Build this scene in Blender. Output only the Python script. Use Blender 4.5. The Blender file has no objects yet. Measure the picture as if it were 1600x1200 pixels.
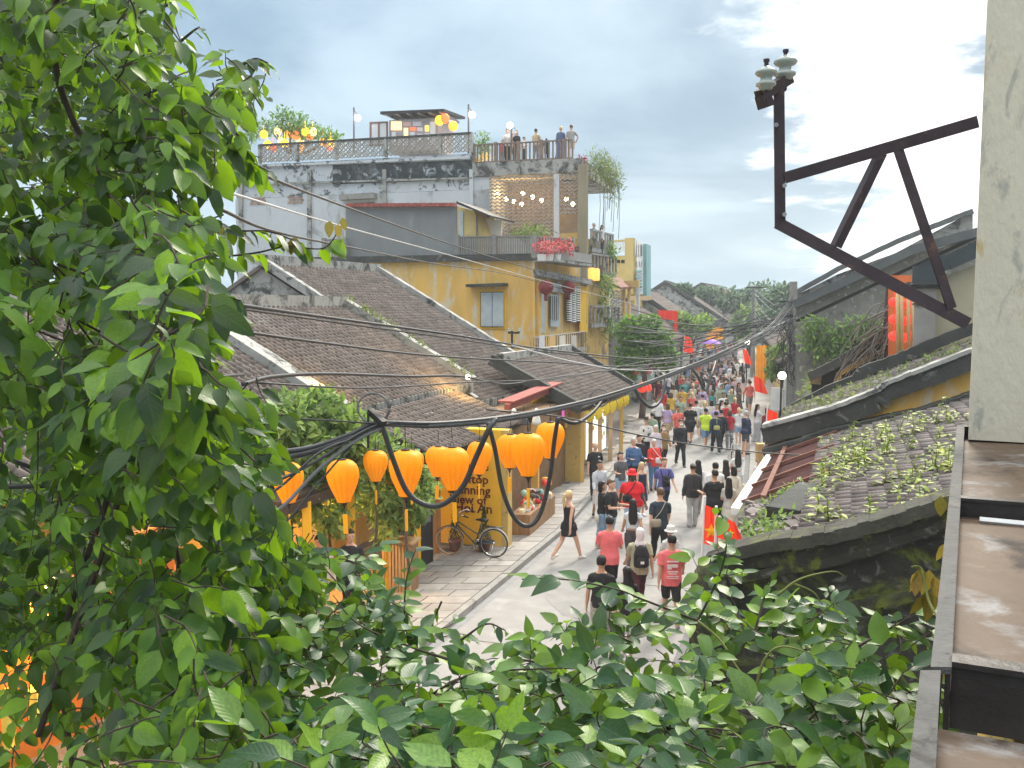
import bpy, bmesh, math, random
from mathutils import Vector, Matrix, noise
R = random.Random(11)
S = bpy.context.scene
COL = S.collection
rad = math.radians
# ------------------------------------------------------------------ camera
FOC, CAMH, HORY = 1400.0, 5.9, 478.0
TILT = math.atan((600 - HORY) / FOC)
cam = bpy.data.cameras.new('camera'); camo = bpy.data.objects.new('camera', cam); COL.objects.link(camo)
camo.location = (0, 0, CAMH); camo.rotation_euler = (math.pi/2 - TILT, 0, 0)
cam.sensor_width = 36; cam.lens = 36*FOC/1600; cam.clip_end = 3000; cam.clip_start = .05
S.camera = camo
# ------------------------------------------------------------------ world and sun
SUN_AZ, SUN_EL = rad(27), rad(38)
w = bpy.data.worlds.new('World'); S.world = w; w.use_nodes = True
nt = w.node_tree; nt.nodes.clear()
def N(t, kind, **kw):
    n = t.nodes.new(kind)
    for k, v in kw.items(): setattr(n, k, v)
    return n
def math_node(t, op, a, b=None, clamp=False):
    n = N(t, 'ShaderNodeMath', operation=op, use_clamp=clamp)
    for i, q in enumerate((a, b)):
        if q is None: continue
        if isinstance(q, (int, float)): n.inputs[i].default_value = q
        else: t.links.new(q, n.inputs[i])
    return n.outputs[0]
def mapr(t, v, a, b, c, d, smooth=True):
    n = N(t, 'ShaderNodeMapRange'); n.interpolation_type = 'SMOOTHSTEP' if smooth else 'LINEAR'
    t.links.new(v, n.inputs[0])
    for i, q in enumerate((a, b, c, d)): n.inputs[i+1].default_value = q
    return n.outputs[0]
def mixc(t, fac, a, b, blend='MIX'):
    n = N(t, 'ShaderNodeMix', data_type='RGBA', blend_type=blend)
    for i, q in ((0, fac), (6, a), (7, b)):
        if isinstance(q, (int, float)): n.inputs[i].default_value = q
        elif isinstance(q, (tuple, list)): n.inputs[i].default_value = (*q, 1) if len(q) == 3 else q
        else: t.links.new(q, n.inputs[i])
    return n.outputs[2]
tc = N(nt, 'ShaderNodeTexCoord'); sx = N(nt, 'ShaderNodeSeparateXYZ'); nt.links.new(tc.outputs['Generated'], sx.inputs[0])
zz = math_node(nt, 'MAXIMUM', sx.outputs[2], 0.0); den = math_node(nt, 'ADD', zz, .16)
cx = math_node(nt, 'DIVIDE', sx.outputs[0], den); cy = math_node(nt, 'DIVIDE', sx.outputs[1], den)
cb = N(nt, 'ShaderNodeCombineXYZ'); nt.links.new(cx, cb.inputs[0]); nt.links.new(cy, cb.inputs[1])
n1 = N(nt, 'ShaderNodeTexNoise'); n1.inputs['Scale'].default_value = .75; n1.inputs['Detail'].default_value = 8; n1.inputs['Roughness'].default_value = .55; n1.inputs['Distortion'].default_value = .35
nt.links.new(cb.outputs[0], n1.inputs['Vector'])
n2 = N(nt, 'ShaderNodeTexNoise'); n2.inputs['Scale'].default_value = 2.6; n2.inputs['Detail'].default_value = 9; n2.inputs['Roughness'].default_value = .6
nt.links.new(cb.outputs[0], n2.inputs['Vector'])
cl = mapr(nt, n1.outputs[0], .38, .62, 0, 1)
col = mixc(nt, cl, (.150, .245, .345), (.36, .47, .56))
hz = mapr(nt, sx.outputs[2], -.02, .22, 1, 0)
col = mixc(nt, math_node(nt, 'MULTIPLY', hz, .6), col, (.375, .51, .60))
zen = mapr(nt, sx.outputs[2], .30, .75, 0, 1); col = mixc(nt, zen, col, (.50, .505, .495))
# the break in the cloud in front of the sun
sd = Vector((math.sin(rad(24.5))*math.cos(rad(14)), math.cos(rad(24.5))*math.cos(rad(14)), math.sin(rad(14))))
dp = N(nt, 'ShaderNodeVectorMath', operation='DOT_PRODUCT'); nt.links.new(tc.outputs['Generated'], dp.inputs[0]); dp.inputs[1].default_value = sd
ns = math_node(nt, 'MULTIPLY', math_node(nt, 'SUBTRACT', n2.outputs[0], .5), .07)
ns = math_node(nt, 'ADD', ns, math_node(nt, 'MULTIPLY', math_node(nt, 'SUBTRACT', n1.outputs[0], .5), .10))
br = mapr(nt, math_node(nt, 'ADD', dp.outputs['Value'], ns), .978, .994, 0, 1)
col = mixc(nt, br, col, (.95, .96, .96))
boost = mapr(nt, sx.outputs[2], .34, .95, 1.0, 3.9)
bg = N(nt, 'ShaderNodeBackground'); nt.links.new(col, bg.inputs[0]); nt.links.new(math_node(nt, 'MULTIPLY', boost, .84), bg.inputs[1])
sky = N(nt, 'ShaderNodeTexSky', sky_type='NISHITA'); sky.sun_disc = False; sky.sun_elevation = SUN_EL; sky.sun_rotation = SUN_AZ
sky.air_density = 1.4; sky.dust_density = 3
bg2 = N(nt, 'ShaderNodeBackground'); nt.links.new(sky.outputs[0], bg2.inputs[0]); bg2.inputs[1].default_value = .05
# overcast: the clear sky only tints what shows between the clouds
mx = N(nt, 'ShaderNodeMixShader'); mx.inputs[0].default_value = .12
nt.links.new(bg.outputs[0], mx.inputs[1]); nt.links.new(bg2.outputs[0], mx.inputs[2])
out = N(nt, 'ShaderNodeOutputWorld'); nt.links.new(mx.outputs[0], out.inputs[0])
sl = bpy.data.lights.new('sun', 'SUN'); sl.energy = 2.4; sl.angle = rad(16); sl.color = (1, .91, .78)
so = bpy.data.objects.new('sun', sl); COL.objects.link(so); so.location = (0, 0, 40)
so.rotation_euler = Vector((math.sin(SUN_AZ)*math.cos(SUN_EL), math.cos(SUN_AZ)*math.cos(SUN_EL), math.sin(SUN_EL))).to_track_quat('Z', 'Y').to_euler()
vs = S.view_settings; vs.view_transform = 'Standard'; vs.look = 'None'; vs.gamma = 1; vs.use_curve_mapping = False; vs.exposure = 1.13
S.cycles.max_bounces = 6; S.cycles.diffuse_bounces = 3; S.cycles.glossy_bounces = 2; S.cycles.transmission_bounces = 4; S.cycles.transparent_max_bounces = 4
S.cycles.use_denoising = True
# ------------------------------------------------------------------ pixel <-> place
_F = Vector((0, math.cos(TILT), -math.sin(TILT))); _U = Vector((0, math.sin(TILT), math.cos(TILT))); CAM = Vector((0, 0, CAMH))
def ray(px, py): return _F + Vector((1, 0, 0))*((px-800)/FOC) - _U*((py-600)/FOC)
def P(px, py, d): r = ray(px, py); return CAM + r*(d/r.y)
def Gz(px, py, z=0.0): r = ray(px, py); return CAM + r*((z-CAMH)/r.z)
class Plane:                       # a vertical plane through two ground points
    def __init__(s, a, b):
        s.a = Vector((a[0], a[1], 0)); s.b = Vector((b[0], b[1], 0)); d = (s.b-s.a).normalized()
        s.d = d; s.n = Vector((d.y, -d.x, 0))
        if s.n.dot(s.a - Vector((0, 0, 0))) > 0: s.n = -s.n      # towards the viewer
    def at(s, px, py, off=0.0):
        r = ray(px, py); o = s.a + s.n*off
        t = (o-CAM).dot(s.n)/r.dot(s.n); return CAM + r*t
# ------------------------------------------------------------------ materials
MATS = {}
def M(name, base, rough=.8, var=.25, scale=3.0, stain=None, stain2=None, bump=.15, bscale=None, spec=.3, metal=0., transl=None, emit=None, estr=0., island=0., coords='Object', stretch=None, transp=None):
    if name in MATS: return MATS[name]
    m = bpy.data.materials.new(name); m.use_nodes = True; t = m.node_tree; t.nodes.clear(); L = t.links.new
    o = N(t, 'ShaderNodeOutputMaterial'); b = N(t, 'ShaderNodeBsdfPrincipled')
    b.inputs['Roughness'].default_value = rough; b.inputs['Metallic'].default_value = metal
    b.inputs['Specular IOR Level'].default_value = spec
    tcn = N(t, 'ShaderNodeTexCoord'); vec = tcn.outputs[coords]
    if stretch:
        mp = N(t, 'ShaderNodeMapping'); L(vec, mp.inputs[0]); mp.inputs['Scale'].default_value = stretch; vec = mp.outputs[0]
    def noi(sc, det=5, dist=0., ro=.6):
        n = N(t, 'ShaderNodeTexNoise'); n.inputs['Scale'].default_value = sc; n.inputs['Detail'].default_value = det
        n.inputs['Distortion'].default_value = dist; n.inputs['Roughness'].default_value = ro; L(vec, n.inputs['Vector']); return n.outputs[0]
    f = mapr(t, noi(scale), .25, .75, 0, 1, False)
    lo = tuple(c*(1-var) for c in base); hi = tuple(min(1, c*(1+var)) for c in base)
    c = mixc(t, f, lo, hi)
    if island:
        g = N(t, 'ShaderNodeNewGeometry'); oi = N(t, 'ShaderNodeObjectInfo')
        rr = math_node(t, 'FRACT', math_node(t, 'ADD', g.outputs['Random Per Island'], oi.outputs['Random']))
        k = mapr(t, rr, 0, 1, 1-island, 1+island, False)
        hs = N(t, 'ShaderNodeHueSaturation'); L(k, hs.inputs['Value']); L(c, hs.inputs['Color']); c = hs.outputs[0]
    for i, sg in enumerate((stain, stain2)):
        if not sg: continue
        scol, thr, ssc = sg[:3]; soft = sg[3] if len(sg) > 3 else .1
        k = mapr(t, noi(ssc, 8, .6, .68), thr, thr+soft, 0, 1)
        c = mixc(t, k, c, scol)
    L(c, b.inputs['Base Color'])
    if bump:
        bn = N(t, 'ShaderNodeBump'); bn.inputs['Strength'].default_value = bump; bn.inputs['Distance'].default_value = .03
        L(noi(bscale or scale*6, 4), bn.inputs['Height']); L(bn.outputs[0], b.inputs['Normal'])
    sh = b.outputs[0]
    if emit: b.inputs['Emission Color'].default_value = (*emit, 1); b.inputs['Emission Strength'].default_value = estr
    if transl:
        tr = N(t, 'ShaderNodeBsdfTranslucent'); tr.inputs[0].default_value = (*transl[0], 1)
        ms = N(t, 'ShaderNodeMixShader'); ms.inputs[0].default_value = transl[1]; L(sh, ms.inputs[1]); L(tr.outputs[0], ms.inputs[2]); sh = ms.outputs[0]
    L(sh, o.inputs[0]); MATS[name] = m; return m
def leafmat(name, dark, mid, lime, tr, trf=.35, veins=True, rough=.38, limeshare=.25):
    """leaf: colour varies from leaf to leaf, midrib and side veins from its UV map"""
    m = bpy.data.materials.new(name); m.use_nodes = True; t = m.node_tree; t.nodes.clear(); L = t.links.new
    o = N(t, 'ShaderNodeOutputMaterial'); b = N(t, 'ShaderNodeBsdfPrincipled'); b.inputs['Roughness'].default_value = rough; b.inputs['Specular IOR Level'].default_value = .45
    g = N(t, 'ShaderNodeNewGeometry'); oi = N(t, 'ShaderNodeObjectInfo')
    rr = math_node(t, 'FRACT', math_node(t, 'ADD', g.outputs['Random Per Island'], oi.outputs['Random']))
    cr = N(t, 'ShaderNodeValToRGB'); L(rr, cr.inputs[0]); e = cr.color_ramp.elements
    e[0].position = 0; e[0].color = (*dark, 1); e[1].position = 1; e[1].color = (*lime, 1)
    q = e.new(.55); q.color = (*mid, 1); q = e.new(1-limeshare); q.color = (*[a*.6+c*.4 for a, c in zip(mid, lime)], 1)
    c = cr.outputs[0]
    trc = mixc(t, rr, tuple(x*.26 for x in tr), tr)
    if veins:
        uv = N(t, 'ShaderNodeUVMap'); s = N(t, 'ShaderNodeSeparateXYZ'); L(uv.outputs[0], s.inputs[0])
        au = math_node(t, 'ABSOLUTE', math_node(t, 'SUBTRACT', s.outputs[0], .5))
        midr = mapr(t, au, .0, .045, 1, 0)
        ph = math_node(t, 'MULTIPLY', math_node(t, 'SUBTRACT', s.outputs[1], math_node(t, 'MULTIPLY', au, .55)), 9.0)
        tri = math_node(t, 'ABSOLUTE', math_node(t, 'SUBTRACT', math_node(t, 'FRACT', ph), .5))
        side = mapr(t, tri, .0, .16, 1, 0)
        v = math_node(t, 'MAXIMUM', midr, math_node(t, 'MULTIPLY', side, .4))
        c = mixc(t, math_node(t, 'MULTIPLY', v, .32), c, tuple(min(1, x*1.9+.03) for x in mid))
        bn = N(t, 'ShaderNodeBump'); bn.inputs['Strength'].default_value = .14; bn.inputs['Distance'].default_value = .003
        h = math_node(t, 'ADD', math_node(t, 'MULTIPLY', v, -1), math_node(t, 'MULTIPLY', tri, 1.2)); L(h, bn.inputs['Height']); L(bn.outputs[0], b.inputs['Normal'])
    nz = N(t, 'ShaderNodeTexNoise'); nz.inputs['Scale'].default_value = 14; tcn = N(t, 'ShaderNodeTexCoord'); L(tcn.outputs['Object'], nz.inputs['Vector'])
    hs = N(t, 'ShaderNodeHueSaturation'); L(mapr(t, nz.outputs[0], .3, .7, .75, 1.25), hs.inputs['Value']); L(c, hs.inputs['Color']); L(hs.outputs[0], b.inputs['Base Color'])
    tn = N(t, 'ShaderNodeBsdfTranslucent'); L(trc, tn.inputs[0])
    ms = N(t, 'ShaderNodeMixShader'); ms.inputs[0].default_value = trf; L(b.outputs[0], ms.inputs[1]); L(tn.outputs[0], ms.inputs[2]); L(ms.outputs[0], o.inputs[0])
    MATS[name] = m; return m
# ------------------------------------------------------------------ mesh building
class MB:
    def __init__(s): s.v = []; s.f = []; s.uv = None
    def add(s, vs, fs):
        o = len(s.v); s.v += [Vector(q) for q in vs]; s.f += [tuple(i+o for i in f) for f in fs]; return s
    def box(s, c, sz, rz=0., rx=0., ry=0.):
        c = Vector(c); m = Matrix.Rotation(rz, 3, 'Z') @ Matrix.Rotation(ry, 3, 'Y') @ Matrix.Rotation(rx, 3, 'X'); h = Vector(sz)/2
        vs = [c + m @ Vector((sx*h.x, sy*h.y, sz_*h.z)) for sx in (-1, 1) for sy in (-1, 1) for sz_ in (-1, 1)]
        return s.add(vs, [(0, 1, 3, 2), (4, 6, 7, 5), (0, 4, 5, 1), (2, 3, 7, 6), (0, 2, 6, 4), (1, 5, 7, 3)])
    def prism(s, pts, vec):            # polygon pushed along vec
        n = len(pts); p = [Vector(q) for q in pts]; vec = Vector(vec)
        nn = Vector((0, 0, 0))
        for i in range(n): nn += p[i].cross(p[(i+1) % n])
        if nn.dot(vec) > 0: p = p[::-1]
        fs = [tuple(range(n)), tuple(range(2*n-1, n-1, -1))] + [(i, i+n, (i+1) % n+n, (i+1) % n) for i in range(n)]
        fs = [fs[0], fs[1]] + [tuple(reversed(f)) for f in fs[2:]]
        return s.add(p + [q+vec for q in p], fs)
    def beam(s, a, b, w, h, up=(0, 0, 1), off=0.):      # bar from a to b, w across, h along up; off lifts it
        a, b = Vector(a), Vector(b); d = (b-a).normalized(); up = Vector(up); sd = d.cross(up).normalized(); u = sd.cross(d).normalized()
        q = [(-.5, -.5), (.5, -.5), (.5, .5), (-.5, .5)]
        vs = [p + sd*(x*w) + u*(y*h+off) for p in (a, b) for x, y in q]
        return s.add(vs, [(0, 1, 2, 3), (7, 6, 5, 4), (0, 4, 5, 1), (1, 5, 6, 2), (2, 6, 7, 3), (3, 7, 4, 0)])
    def tube(s, pts, r, n=6, cap=True):
        pts = [Vector(p) for p in pts]; k = len(pts); rr = r if isinstance(r, (list, tuple)) else [r]*k
        o = len(s.v); prev = None
        for i, p in enumerate(pts):
            d = (pts[min(i+1, k-1)] - pts[max(i-1, 0)])
            d = d.normalized() if d.length > 1e-9 else Vector((0, 0, 1))
            if prev is None: a = d.orthogonal().normalized()
            else:
                a = prev - d*prev.dot(d); a = a.normalized() if a.length > 1e-6 else d.orthogonal().normalized()
            prev = a; b = d.cross(a)
            for j in range(n):
                th = 2*math.pi*j/n; s.v.append(p + (a*math.cos(th) + b*math.sin(th))*rr[i])
        for i in range(k-1):
            for j in range(n):
                s.f.append((o+i*n+j, o+i*n+(j+1) % n, o+(i+1)*n+(j+1) % n, o+(i+1)*n+j))
        if cap: s.f.append(tuple(o+j for j in reversed(range(n)))); s.f.append(tuple(o+(k-1)*n+j for j in range(n)))
        return s
    def loft(s, rings, n=12):          # rings: (centre, u, v) half-axis vectors
        o = len(s.v)
        for c, u, v in rings:
            c, u, v = Vector(c), Vector(u), Vector(v)
            for j in range(n):
                th = 2*math.pi*j/n; s.v.append(c + u*math.cos(th) + v*math.sin(th))
        k = len(rings)
        for i in range(k-1):
            for j in range(n):
                s.f.append((o+i*n+j, o+i*n+(j+1) % n, o+(i+1)*n+(j+1) % n, o+(i+1)*n+j))
        s.f.append(tuple(o+j for j in reversed(range(n)))); s.f.append(tuple(o+(k-1)*n+j for j in range(n)))
        return s
    def zloft(s, tab, n=14, ox=0., oy=0.):      # table rows: z, rx, ry, y offset
        return s.loft([((ox, oy+t[3] if len(t) > 3 else oy, t[0]), (t[1], 0, 0), (0, t[2], 0)) for t in tab], n)
    def ball(s, c, r, n=10):
        c = Vector(c); r = Vector((r, r, r)) if isinstance(r, (int, float)) else Vector(r); k = max(4, n//2+1)
        return s.loft([(c + Vector((0, 0, -math.cos(math.pi*i/k)*r.z)), (max(.04, math.sin(math.pi*i/k))*r.x, 0, 0), (0, max(.04, math.sin(math.pi*i/k))*r.y, 0)) for i in range(k+1)], n)
    def lathe(s, prof, c=(0, 0, 0), n=16): # prof: (r, z)
        c = Vector(c); return s.loft([(c + Vector((0, 0, z)), (max(r, .0005), 0, 0), (0, max(r, .0005), 0)) for r, z in prof], n)
    def quad(s, a, b, c, d): return s.add([a, b, c, d], [(0, 1, 2, 3)])
    def mesh(s, name, mat=None, smooth=False, org=None, fix=False):
        m = bpy.data.meshes.new(name); org = Vector(org) if org is not None else Vector((0, 0, 0))
        m.from_pydata([tuple(q-org) for q in s.v], [], s.f)
        if fix:
            b = bmesh.new(); b.from_mesh(m); bmesh.ops.recalc_face_normals(b, faces=b.faces); b.to_mesh(m); b.free()
        if mat: m.materials.append(mat)
        if smooth: m.shade_smooth()
        return m
WL = {}                                # place of each object whose children are given in world coordinates
def props(o, label=None, cat=None, group=None, kind=None):
    if label: o['label'] = label
    if cat: o['category'] = cat
    if group: o['group'] = group
    if kind: o['kind'] = kind
    return o
def thing(name, label, cat, loc=(0, 0, 0), group=None, rz=0.):
    o = bpy.data.objects.new(name, None); COL.objects.link(o); o.location = loc; o.rotation_euler = (0, 0, rz); o.empty_display_size = .2
    WL[o.name] = Vector(loc); return props(o, label, cat, group)
def obj(name, mesh, parent=None, loc=(0, 0, 0), mat=None):
    o = bpy.data.objects.new(name, mesh); COL.objects.link(o); o.location = loc
    if parent: o.parent = parent
    if mat:
        if not mesh.materials: mesh.materials.append(None)
        o.material_slots[0].link = 'OBJECT'; o.material_slots[0].material = mat
    return o
def part(name, mb, mat, parent=None, smooth=False, fix=True, **kw):   # world-space verts -> a part of its parent
    if not mb.v: return None
    if parent: org = WL[parent.name]
    else:
        c = sum(mb.v, Vector())/len(mb.v); org = Vector((c.x, c.y, min(q.z for q in mb.v)))
    o = obj(name, mb.mesh(name, mat, smooth, org, fix), parent, (0, 0, 0) if parent else org)
    WL[o.name] = org
    return props(o, **kw)
def single(name, mb, mat, label, cat, smooth=False, group=None): return part(name, mb, mat, None, smooth, label=label, cat=cat, group=group)
def structure(name, mb, mat, smooth=False): return part(name, mb, mat, None, smooth, kind='structure')
def copy_tree(o, parent=None):
    c = o.copy(); COL.objects.link(c)
    if parent: c.parent = parent
    for ch in o.children: copy_tree(ch, c)
    return c
def catmull(pts, k=8):
    pts = [Vector(p) for p in pts]; q = [pts[0]*2-pts[1]] + pts + [pts[-1]*2-pts[-2]]; r = []
    for i in range(1, len(q)-2):
        for j in range(k):
            t = j/k; a, b, c, d = q[i-1], q[i], q[i+1], q[i+2]
            r.append(.5*((2*b) + (c-a)*t + (2*a-5*b+4*c-d)*t*t + (3*b-a-3*c+d)*t**3))
    return r + [pts[-1]]
def lerp(a, b, t): return a + (b-a)*t
def text_mesh(s, size, depth=.01, bold=.0):
    c = bpy.data.curves.new('t', 'FONT'); c.body = s; c.size = size; c.extrude = depth; c.offset = bold; c.resolution_u = 2
    o = bpy.data.objects.new('t', c); m = bpy.data.meshes.new_from_object(o)
    bpy.data.objects.remove(o); bpy.data.curves.remove(c); return m
TMP = bpy.data.scenes.new('tmp')       # a side scene, so that meshing one figure does not re-evaluate the whole street
def remeshed(mb, voxel, name='m', ratio=1.0, smooth=True):
    m = mb.mesh('tmp'); o = bpy.data.objects.new('tmp', m); TMP.collection.objects.link(o)
    r = o.modifiers.new('r', 'REMESH'); r.mode = 'VOXEL'; r.voxel_size = voxel; r.use_smooth_shade = smooth
    sm = o.modifiers.new('s', 'SMOOTH'); sm.iterations = 2; sm.factor = .5
    if ratio < 1: d = o.modifiers.new('d', 'DECIMATE'); d.ratio = ratio
    TMP.view_layers[0].update(); dg = TMP.view_layers[0].depsgraph; q = bpy.data.meshes.new_from_object(o.evaluated_get(dg))
    bpy.data.objects.remove(o); bpy.data.meshes.remove(m); q.name = name; q.materials.clear()
    return q
# ================================================================== materials
asphalt = M('asphalt', (.285, .278, .268), .85, .12, 2.2, stain=((.20, .196, .19), .54, .55, .16), stain2=((.345, .337, .325), .58, 1.3, .10), bump=.3, bscale=70)
earth = M('earth', (.16, .15, .12), .95, .3, .4)
paver_m = M('paver', (.29, .275, .255), .8, .18, 2.5, stain=((.19, .18, .165), .58, 1.6, .15), bump=.25, bscale=22, island=.16)
joint_m = M('joint', (.13, .125, .115), .95, .2, 3)
kerb_m = M('kerbstone', (.27, .265, .25), .85, .2, 4, stain=((.13, .13, .125), .55, 3, .15), island=.12)
gutter_m = M('gutter', (.17, .17, .17), .9, .2, 4)
tile_m = M('tile', (.178, .146, .128), .85, .2, 1.2, stain=((.27, .24, .215), .56, 1.1, .18), stain2=((.075, .068, .06), .57, .8, .2), bump=.25, bscale=30, island=.24)
tile_red = M('tile_red', (.21, .105, .075), .85, .3, 2.0, stain=((.09, .075, .07), .5, 1.1, .25), bump=.2, island=.38)
tile_moss = M('tile_moss', (.15, .13, .125), .9, .35, 2.0, stain=((.075, .07, .06), .55, 3.0, .12), stain2=((.25, .22, .21), .6, 4, .2), bump=.35, bscale=24, island=.42)
under_m = M('under_tile', (.022, .019, .017), .95, .3, 3)
plaster_old = M('plaster_old', (.34, .34, .32), .9, .22, 1.5, stain=((.055, .057, .055), .47, 1.7, .16), stain2=((.42, .41, .38), .60, 3.2, .12), bump=.4, bscale=12)
plaster_dark = M('plaster_dark', (.06, .062, .058), .92, .35, 2.0, stain=((.24, .24, .23), .58, 3.2, .14), stain2=((.10, .11, .06), .62, 1.3, .15), bump=.5, bscale=12)
moss_wall = M('moss_wall', (.032, .032, .026), .95, .4, 2.6, stain=((.13, .13, .115), .54, 5.0, .15), stain2=((.12, .145, .02), .52, 1.9, .14), bump=.7, bscale=14)
yellow = M('yellow_wash', (.70, .43, .11), .88, .15, 1.0, stain=((.60, .55, .43), .48, 1.1, .14), stain2=((.36, .29, .17), .60, 1.6, .14), bump=.15, bscale=16, stretch=(1.3, 1.3, .4))
yellow_clean = M('yellow_paint', (.78, .45, .03), .8, .10, 1.5, stain=((.60, .30, .03), .58, 1.2, .2), bump=.1)
yellow_pale = M('yellow_pale', (.62, .47, .18), .85, .12, 1.0, stain=((.4, .35, .22), .6, .9, .2), bump=.1)
yellow_grime = M('yellow_grime', (.55, .38, .12), .9, .2, 1.2, stain=((.20, .17, .12), .50, 1.4, .16), stain2=((.62, .5, .36), .60, 2.4, .12), bump=.3)
white_old = M('white_old', (.52, .55, .58), .9, .10, .8, stain=((.34, .35, .36), .54, 1.1, .14), stain2=((.14, .145, .15), .64, 1.6, .08), bump=.15, stretch=(1, 1, .5))
white_flaked = M('white_flaked', (.52, .55, .58), .9, .1, 1.0, stain=((.10, .11, .115), .515, 1.7, .08), stain2=((.3, .31, .31), .55, .8, .2), bump=.25)
black_band = M('black_band', (.03, .036, .042), .9, .4, 1.5, stain=((.42, .46, .5), .55, 1.7, .10), stain2=((.12, .13, .13), .5, 1.0, .2), bump=.2)
grey_render = M('grey_render', (.21, .22, .225), .9, .15, .8, stain=((.29, .30, .30), .6, 1.0, .2), stain2=((.12, .125, .125), .62, .7, .2), bump=.12, stretch=(1, 1, .4))
conc = M('concrete', (.30, .29, .27), .9, .2, 1.4, stain=((.10, .10, .095), .55, 1.5, .2), bump=.3)
teal = M('teal_paint', (.20, .38, .40), .7, .1, 1)
red_paint = M('red_paint', (.50, .05, .035), .6, .15, 2)
red_wood = M('red_wood', (.30, .085, .07), .7, .2, 4)
wood = M('wood', (.26, .155, .08), .7, .3, 2, stretch=(6, 6, .7))
wood_pale = M('wood_pale', (.45, .30, .16), .7, .25, 2, stretch=(6, 6, .7))
dark_wood = M('dark_wood', (.07, .045, .03), .7, .3, 3)
dark = M('dark_interior', (.02, .018, .016), .9, .2, 2)
grey_blue = M('grey_blue_paint', (.44, .50, .53), .7, .14, 2.5, stain=((.32, .36, .38), .58, 5, .15))
blackiron = M('black_iron', (.022, .02, .022), .55, .3, 6, spec=.4)
greyiron = M('grey_iron', (.17, .165, .17), .6, .2, 5)
whitep = M('white_paint', (.72, .72, .70), .6, .08, 3)
glass_m = M('window_glass', (.05, .07, .08), .08, .2, 2, spec=.6, bump=0)
bulb_m = M('bulb', (1, .8, .5), .5, 0, 1, emit=(1, .72, .38), estr=9, bump=0)
bulb_w = M('white_bulb', (1, .9, .8), .5, 0, 1, emit=(1, .86, .7), estr=10, bump=0)
glow_o = M('lit_orange', (.8, .3, .05), .8, .2, 2, emit=(1, .36, .06), estr=.5)
# ================================================================== ground
KP = [(-20, -13.5), (10, -3.35), (17.1, -.73), (23.1, 1.4), (30, 3.25), (46.7, 7.67), (58.2, 10.6), (75, 14.6), (100, 20.4), (170, 36.5)]
RP = [(-20, -9.0), (10, 1.2), (17, 3.6), (30.9, 8.2), (56.6, 14.9), (75, 19.2), (100, 25), (170, 41)]
def pl(tab, d):
    for (a, x), (b, y) in zip(tab, tab[1:]):
        if d <= b: return x + (y-x)*(d-a)/(b-a)
    return tab[-1][1]
KX = lambda d: pl(KP, d)
RX = lambda d: pl(RP, d)
FX = lambda d: pl([(-20, -15.5), (10, -5.1), (20, -2.0), (20.9, -1.75), (21.0, -.45), (29, 2.25), (36.8, 4.75), (37, 4.9), (60, 9.5), (170, 35)], d)
g = MB(); g.quad((-900, -60, -.03), (900, -60, -.03), (900, 1500, -.03), (-900, 1500, -.03)); structure('ground', g, earth)
DS = [-20, -5, 5, 10, 13.5, 17.1, 20, 23.1, 26.5, 30, 34, 38, 46.7, 58.2, 75, 100, 170]
r_ = MB()
for a, b in zip(DS, DS[1:]): r_.quad((KX(a)-.02, a, 0), (RX(a)+.02, a, 0), (RX(b)+.02, b, 0), (KX(b)-.02, b, 0))
structure('road', r_, asphalt)
for i, (x_, d_, w_, l_, rz_) in enumerate(((1.6, 17.5, .9, 1.6, .3), (3.6, 21.5, .6, 2.4, -.28), (6.6, 28.5, 1.1, 1.3, -.3), (7.6, 36, .8, 3.0, -.27), (2.6, 25.2, .5, .8, -.2))):
    mb = MB(); pts = []
    for k in range(9): a = k/9*6.283; rr = R.uniform(.85, 1.1); u, v = math.cos(a)*w_*rr, math.sin(a)*l_*rr; pts.append((x_+u*math.cos(rz_)-v*math.sin(rz_), d_+u*math.sin(rz_)+v*math.cos(rz_), .004))
    mb.add(pts, [tuple(range(9))]); structure('road_patch', mb, M('patch', (.25, .245, .235), .9, .15, 3, stain=((.30, .293, .28), .5, 1.4, .2), bump=.3, bscale=60))
for d_ in (15.2, 19.0, 24.0, 29.5, 36.0, 44.0):      # joints in the concrete
    q = MB(); q.quad((KX(d_)+.2, d_+.35, .006), (RX(d_)-.06, d_-.85, .006), (RX(d_)-.06, d_-.825, .006), (KX(d_)+.2, d_+.375, .006)); structure('road_joint', q, M('road_joint', (.17, .168, .16), .9, .2, 5))
# the strip of drain covers along the right edge, and the pavement beyond
q = MB()
for a, b in zip(DS, DS[1:]): q.quad((RX(a)-.05, a, .004), (RX(a)+.10, a, .004), (RX(b)+.10, b, .004), (RX(b)-.05, b, .004))
structure('road_gutter', q, gutter_m)
q = MB()
for a, b in zip(DS, DS[1:]): q.prism([(RX(a)+.12, a, -.03), (RX(a)+4.5, a, -.03), (RX(b)+4.5, b, -.03), (RX(b)+.12, b, -.03)], (0, 0, .06))
rp = structure('right_pavement', q, paver_m)
q = MB()
for a, b in zip(DS, DS[1:]): q.prism([(KX(a)-7, a, -.03), (KX(a)-.16, a, -.03), (KX(b)-.16, b, -.03), (KX(b)-7, b, -.03)], (0, 0, .135))
pav = structure('pavement', q, joint_m)
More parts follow.
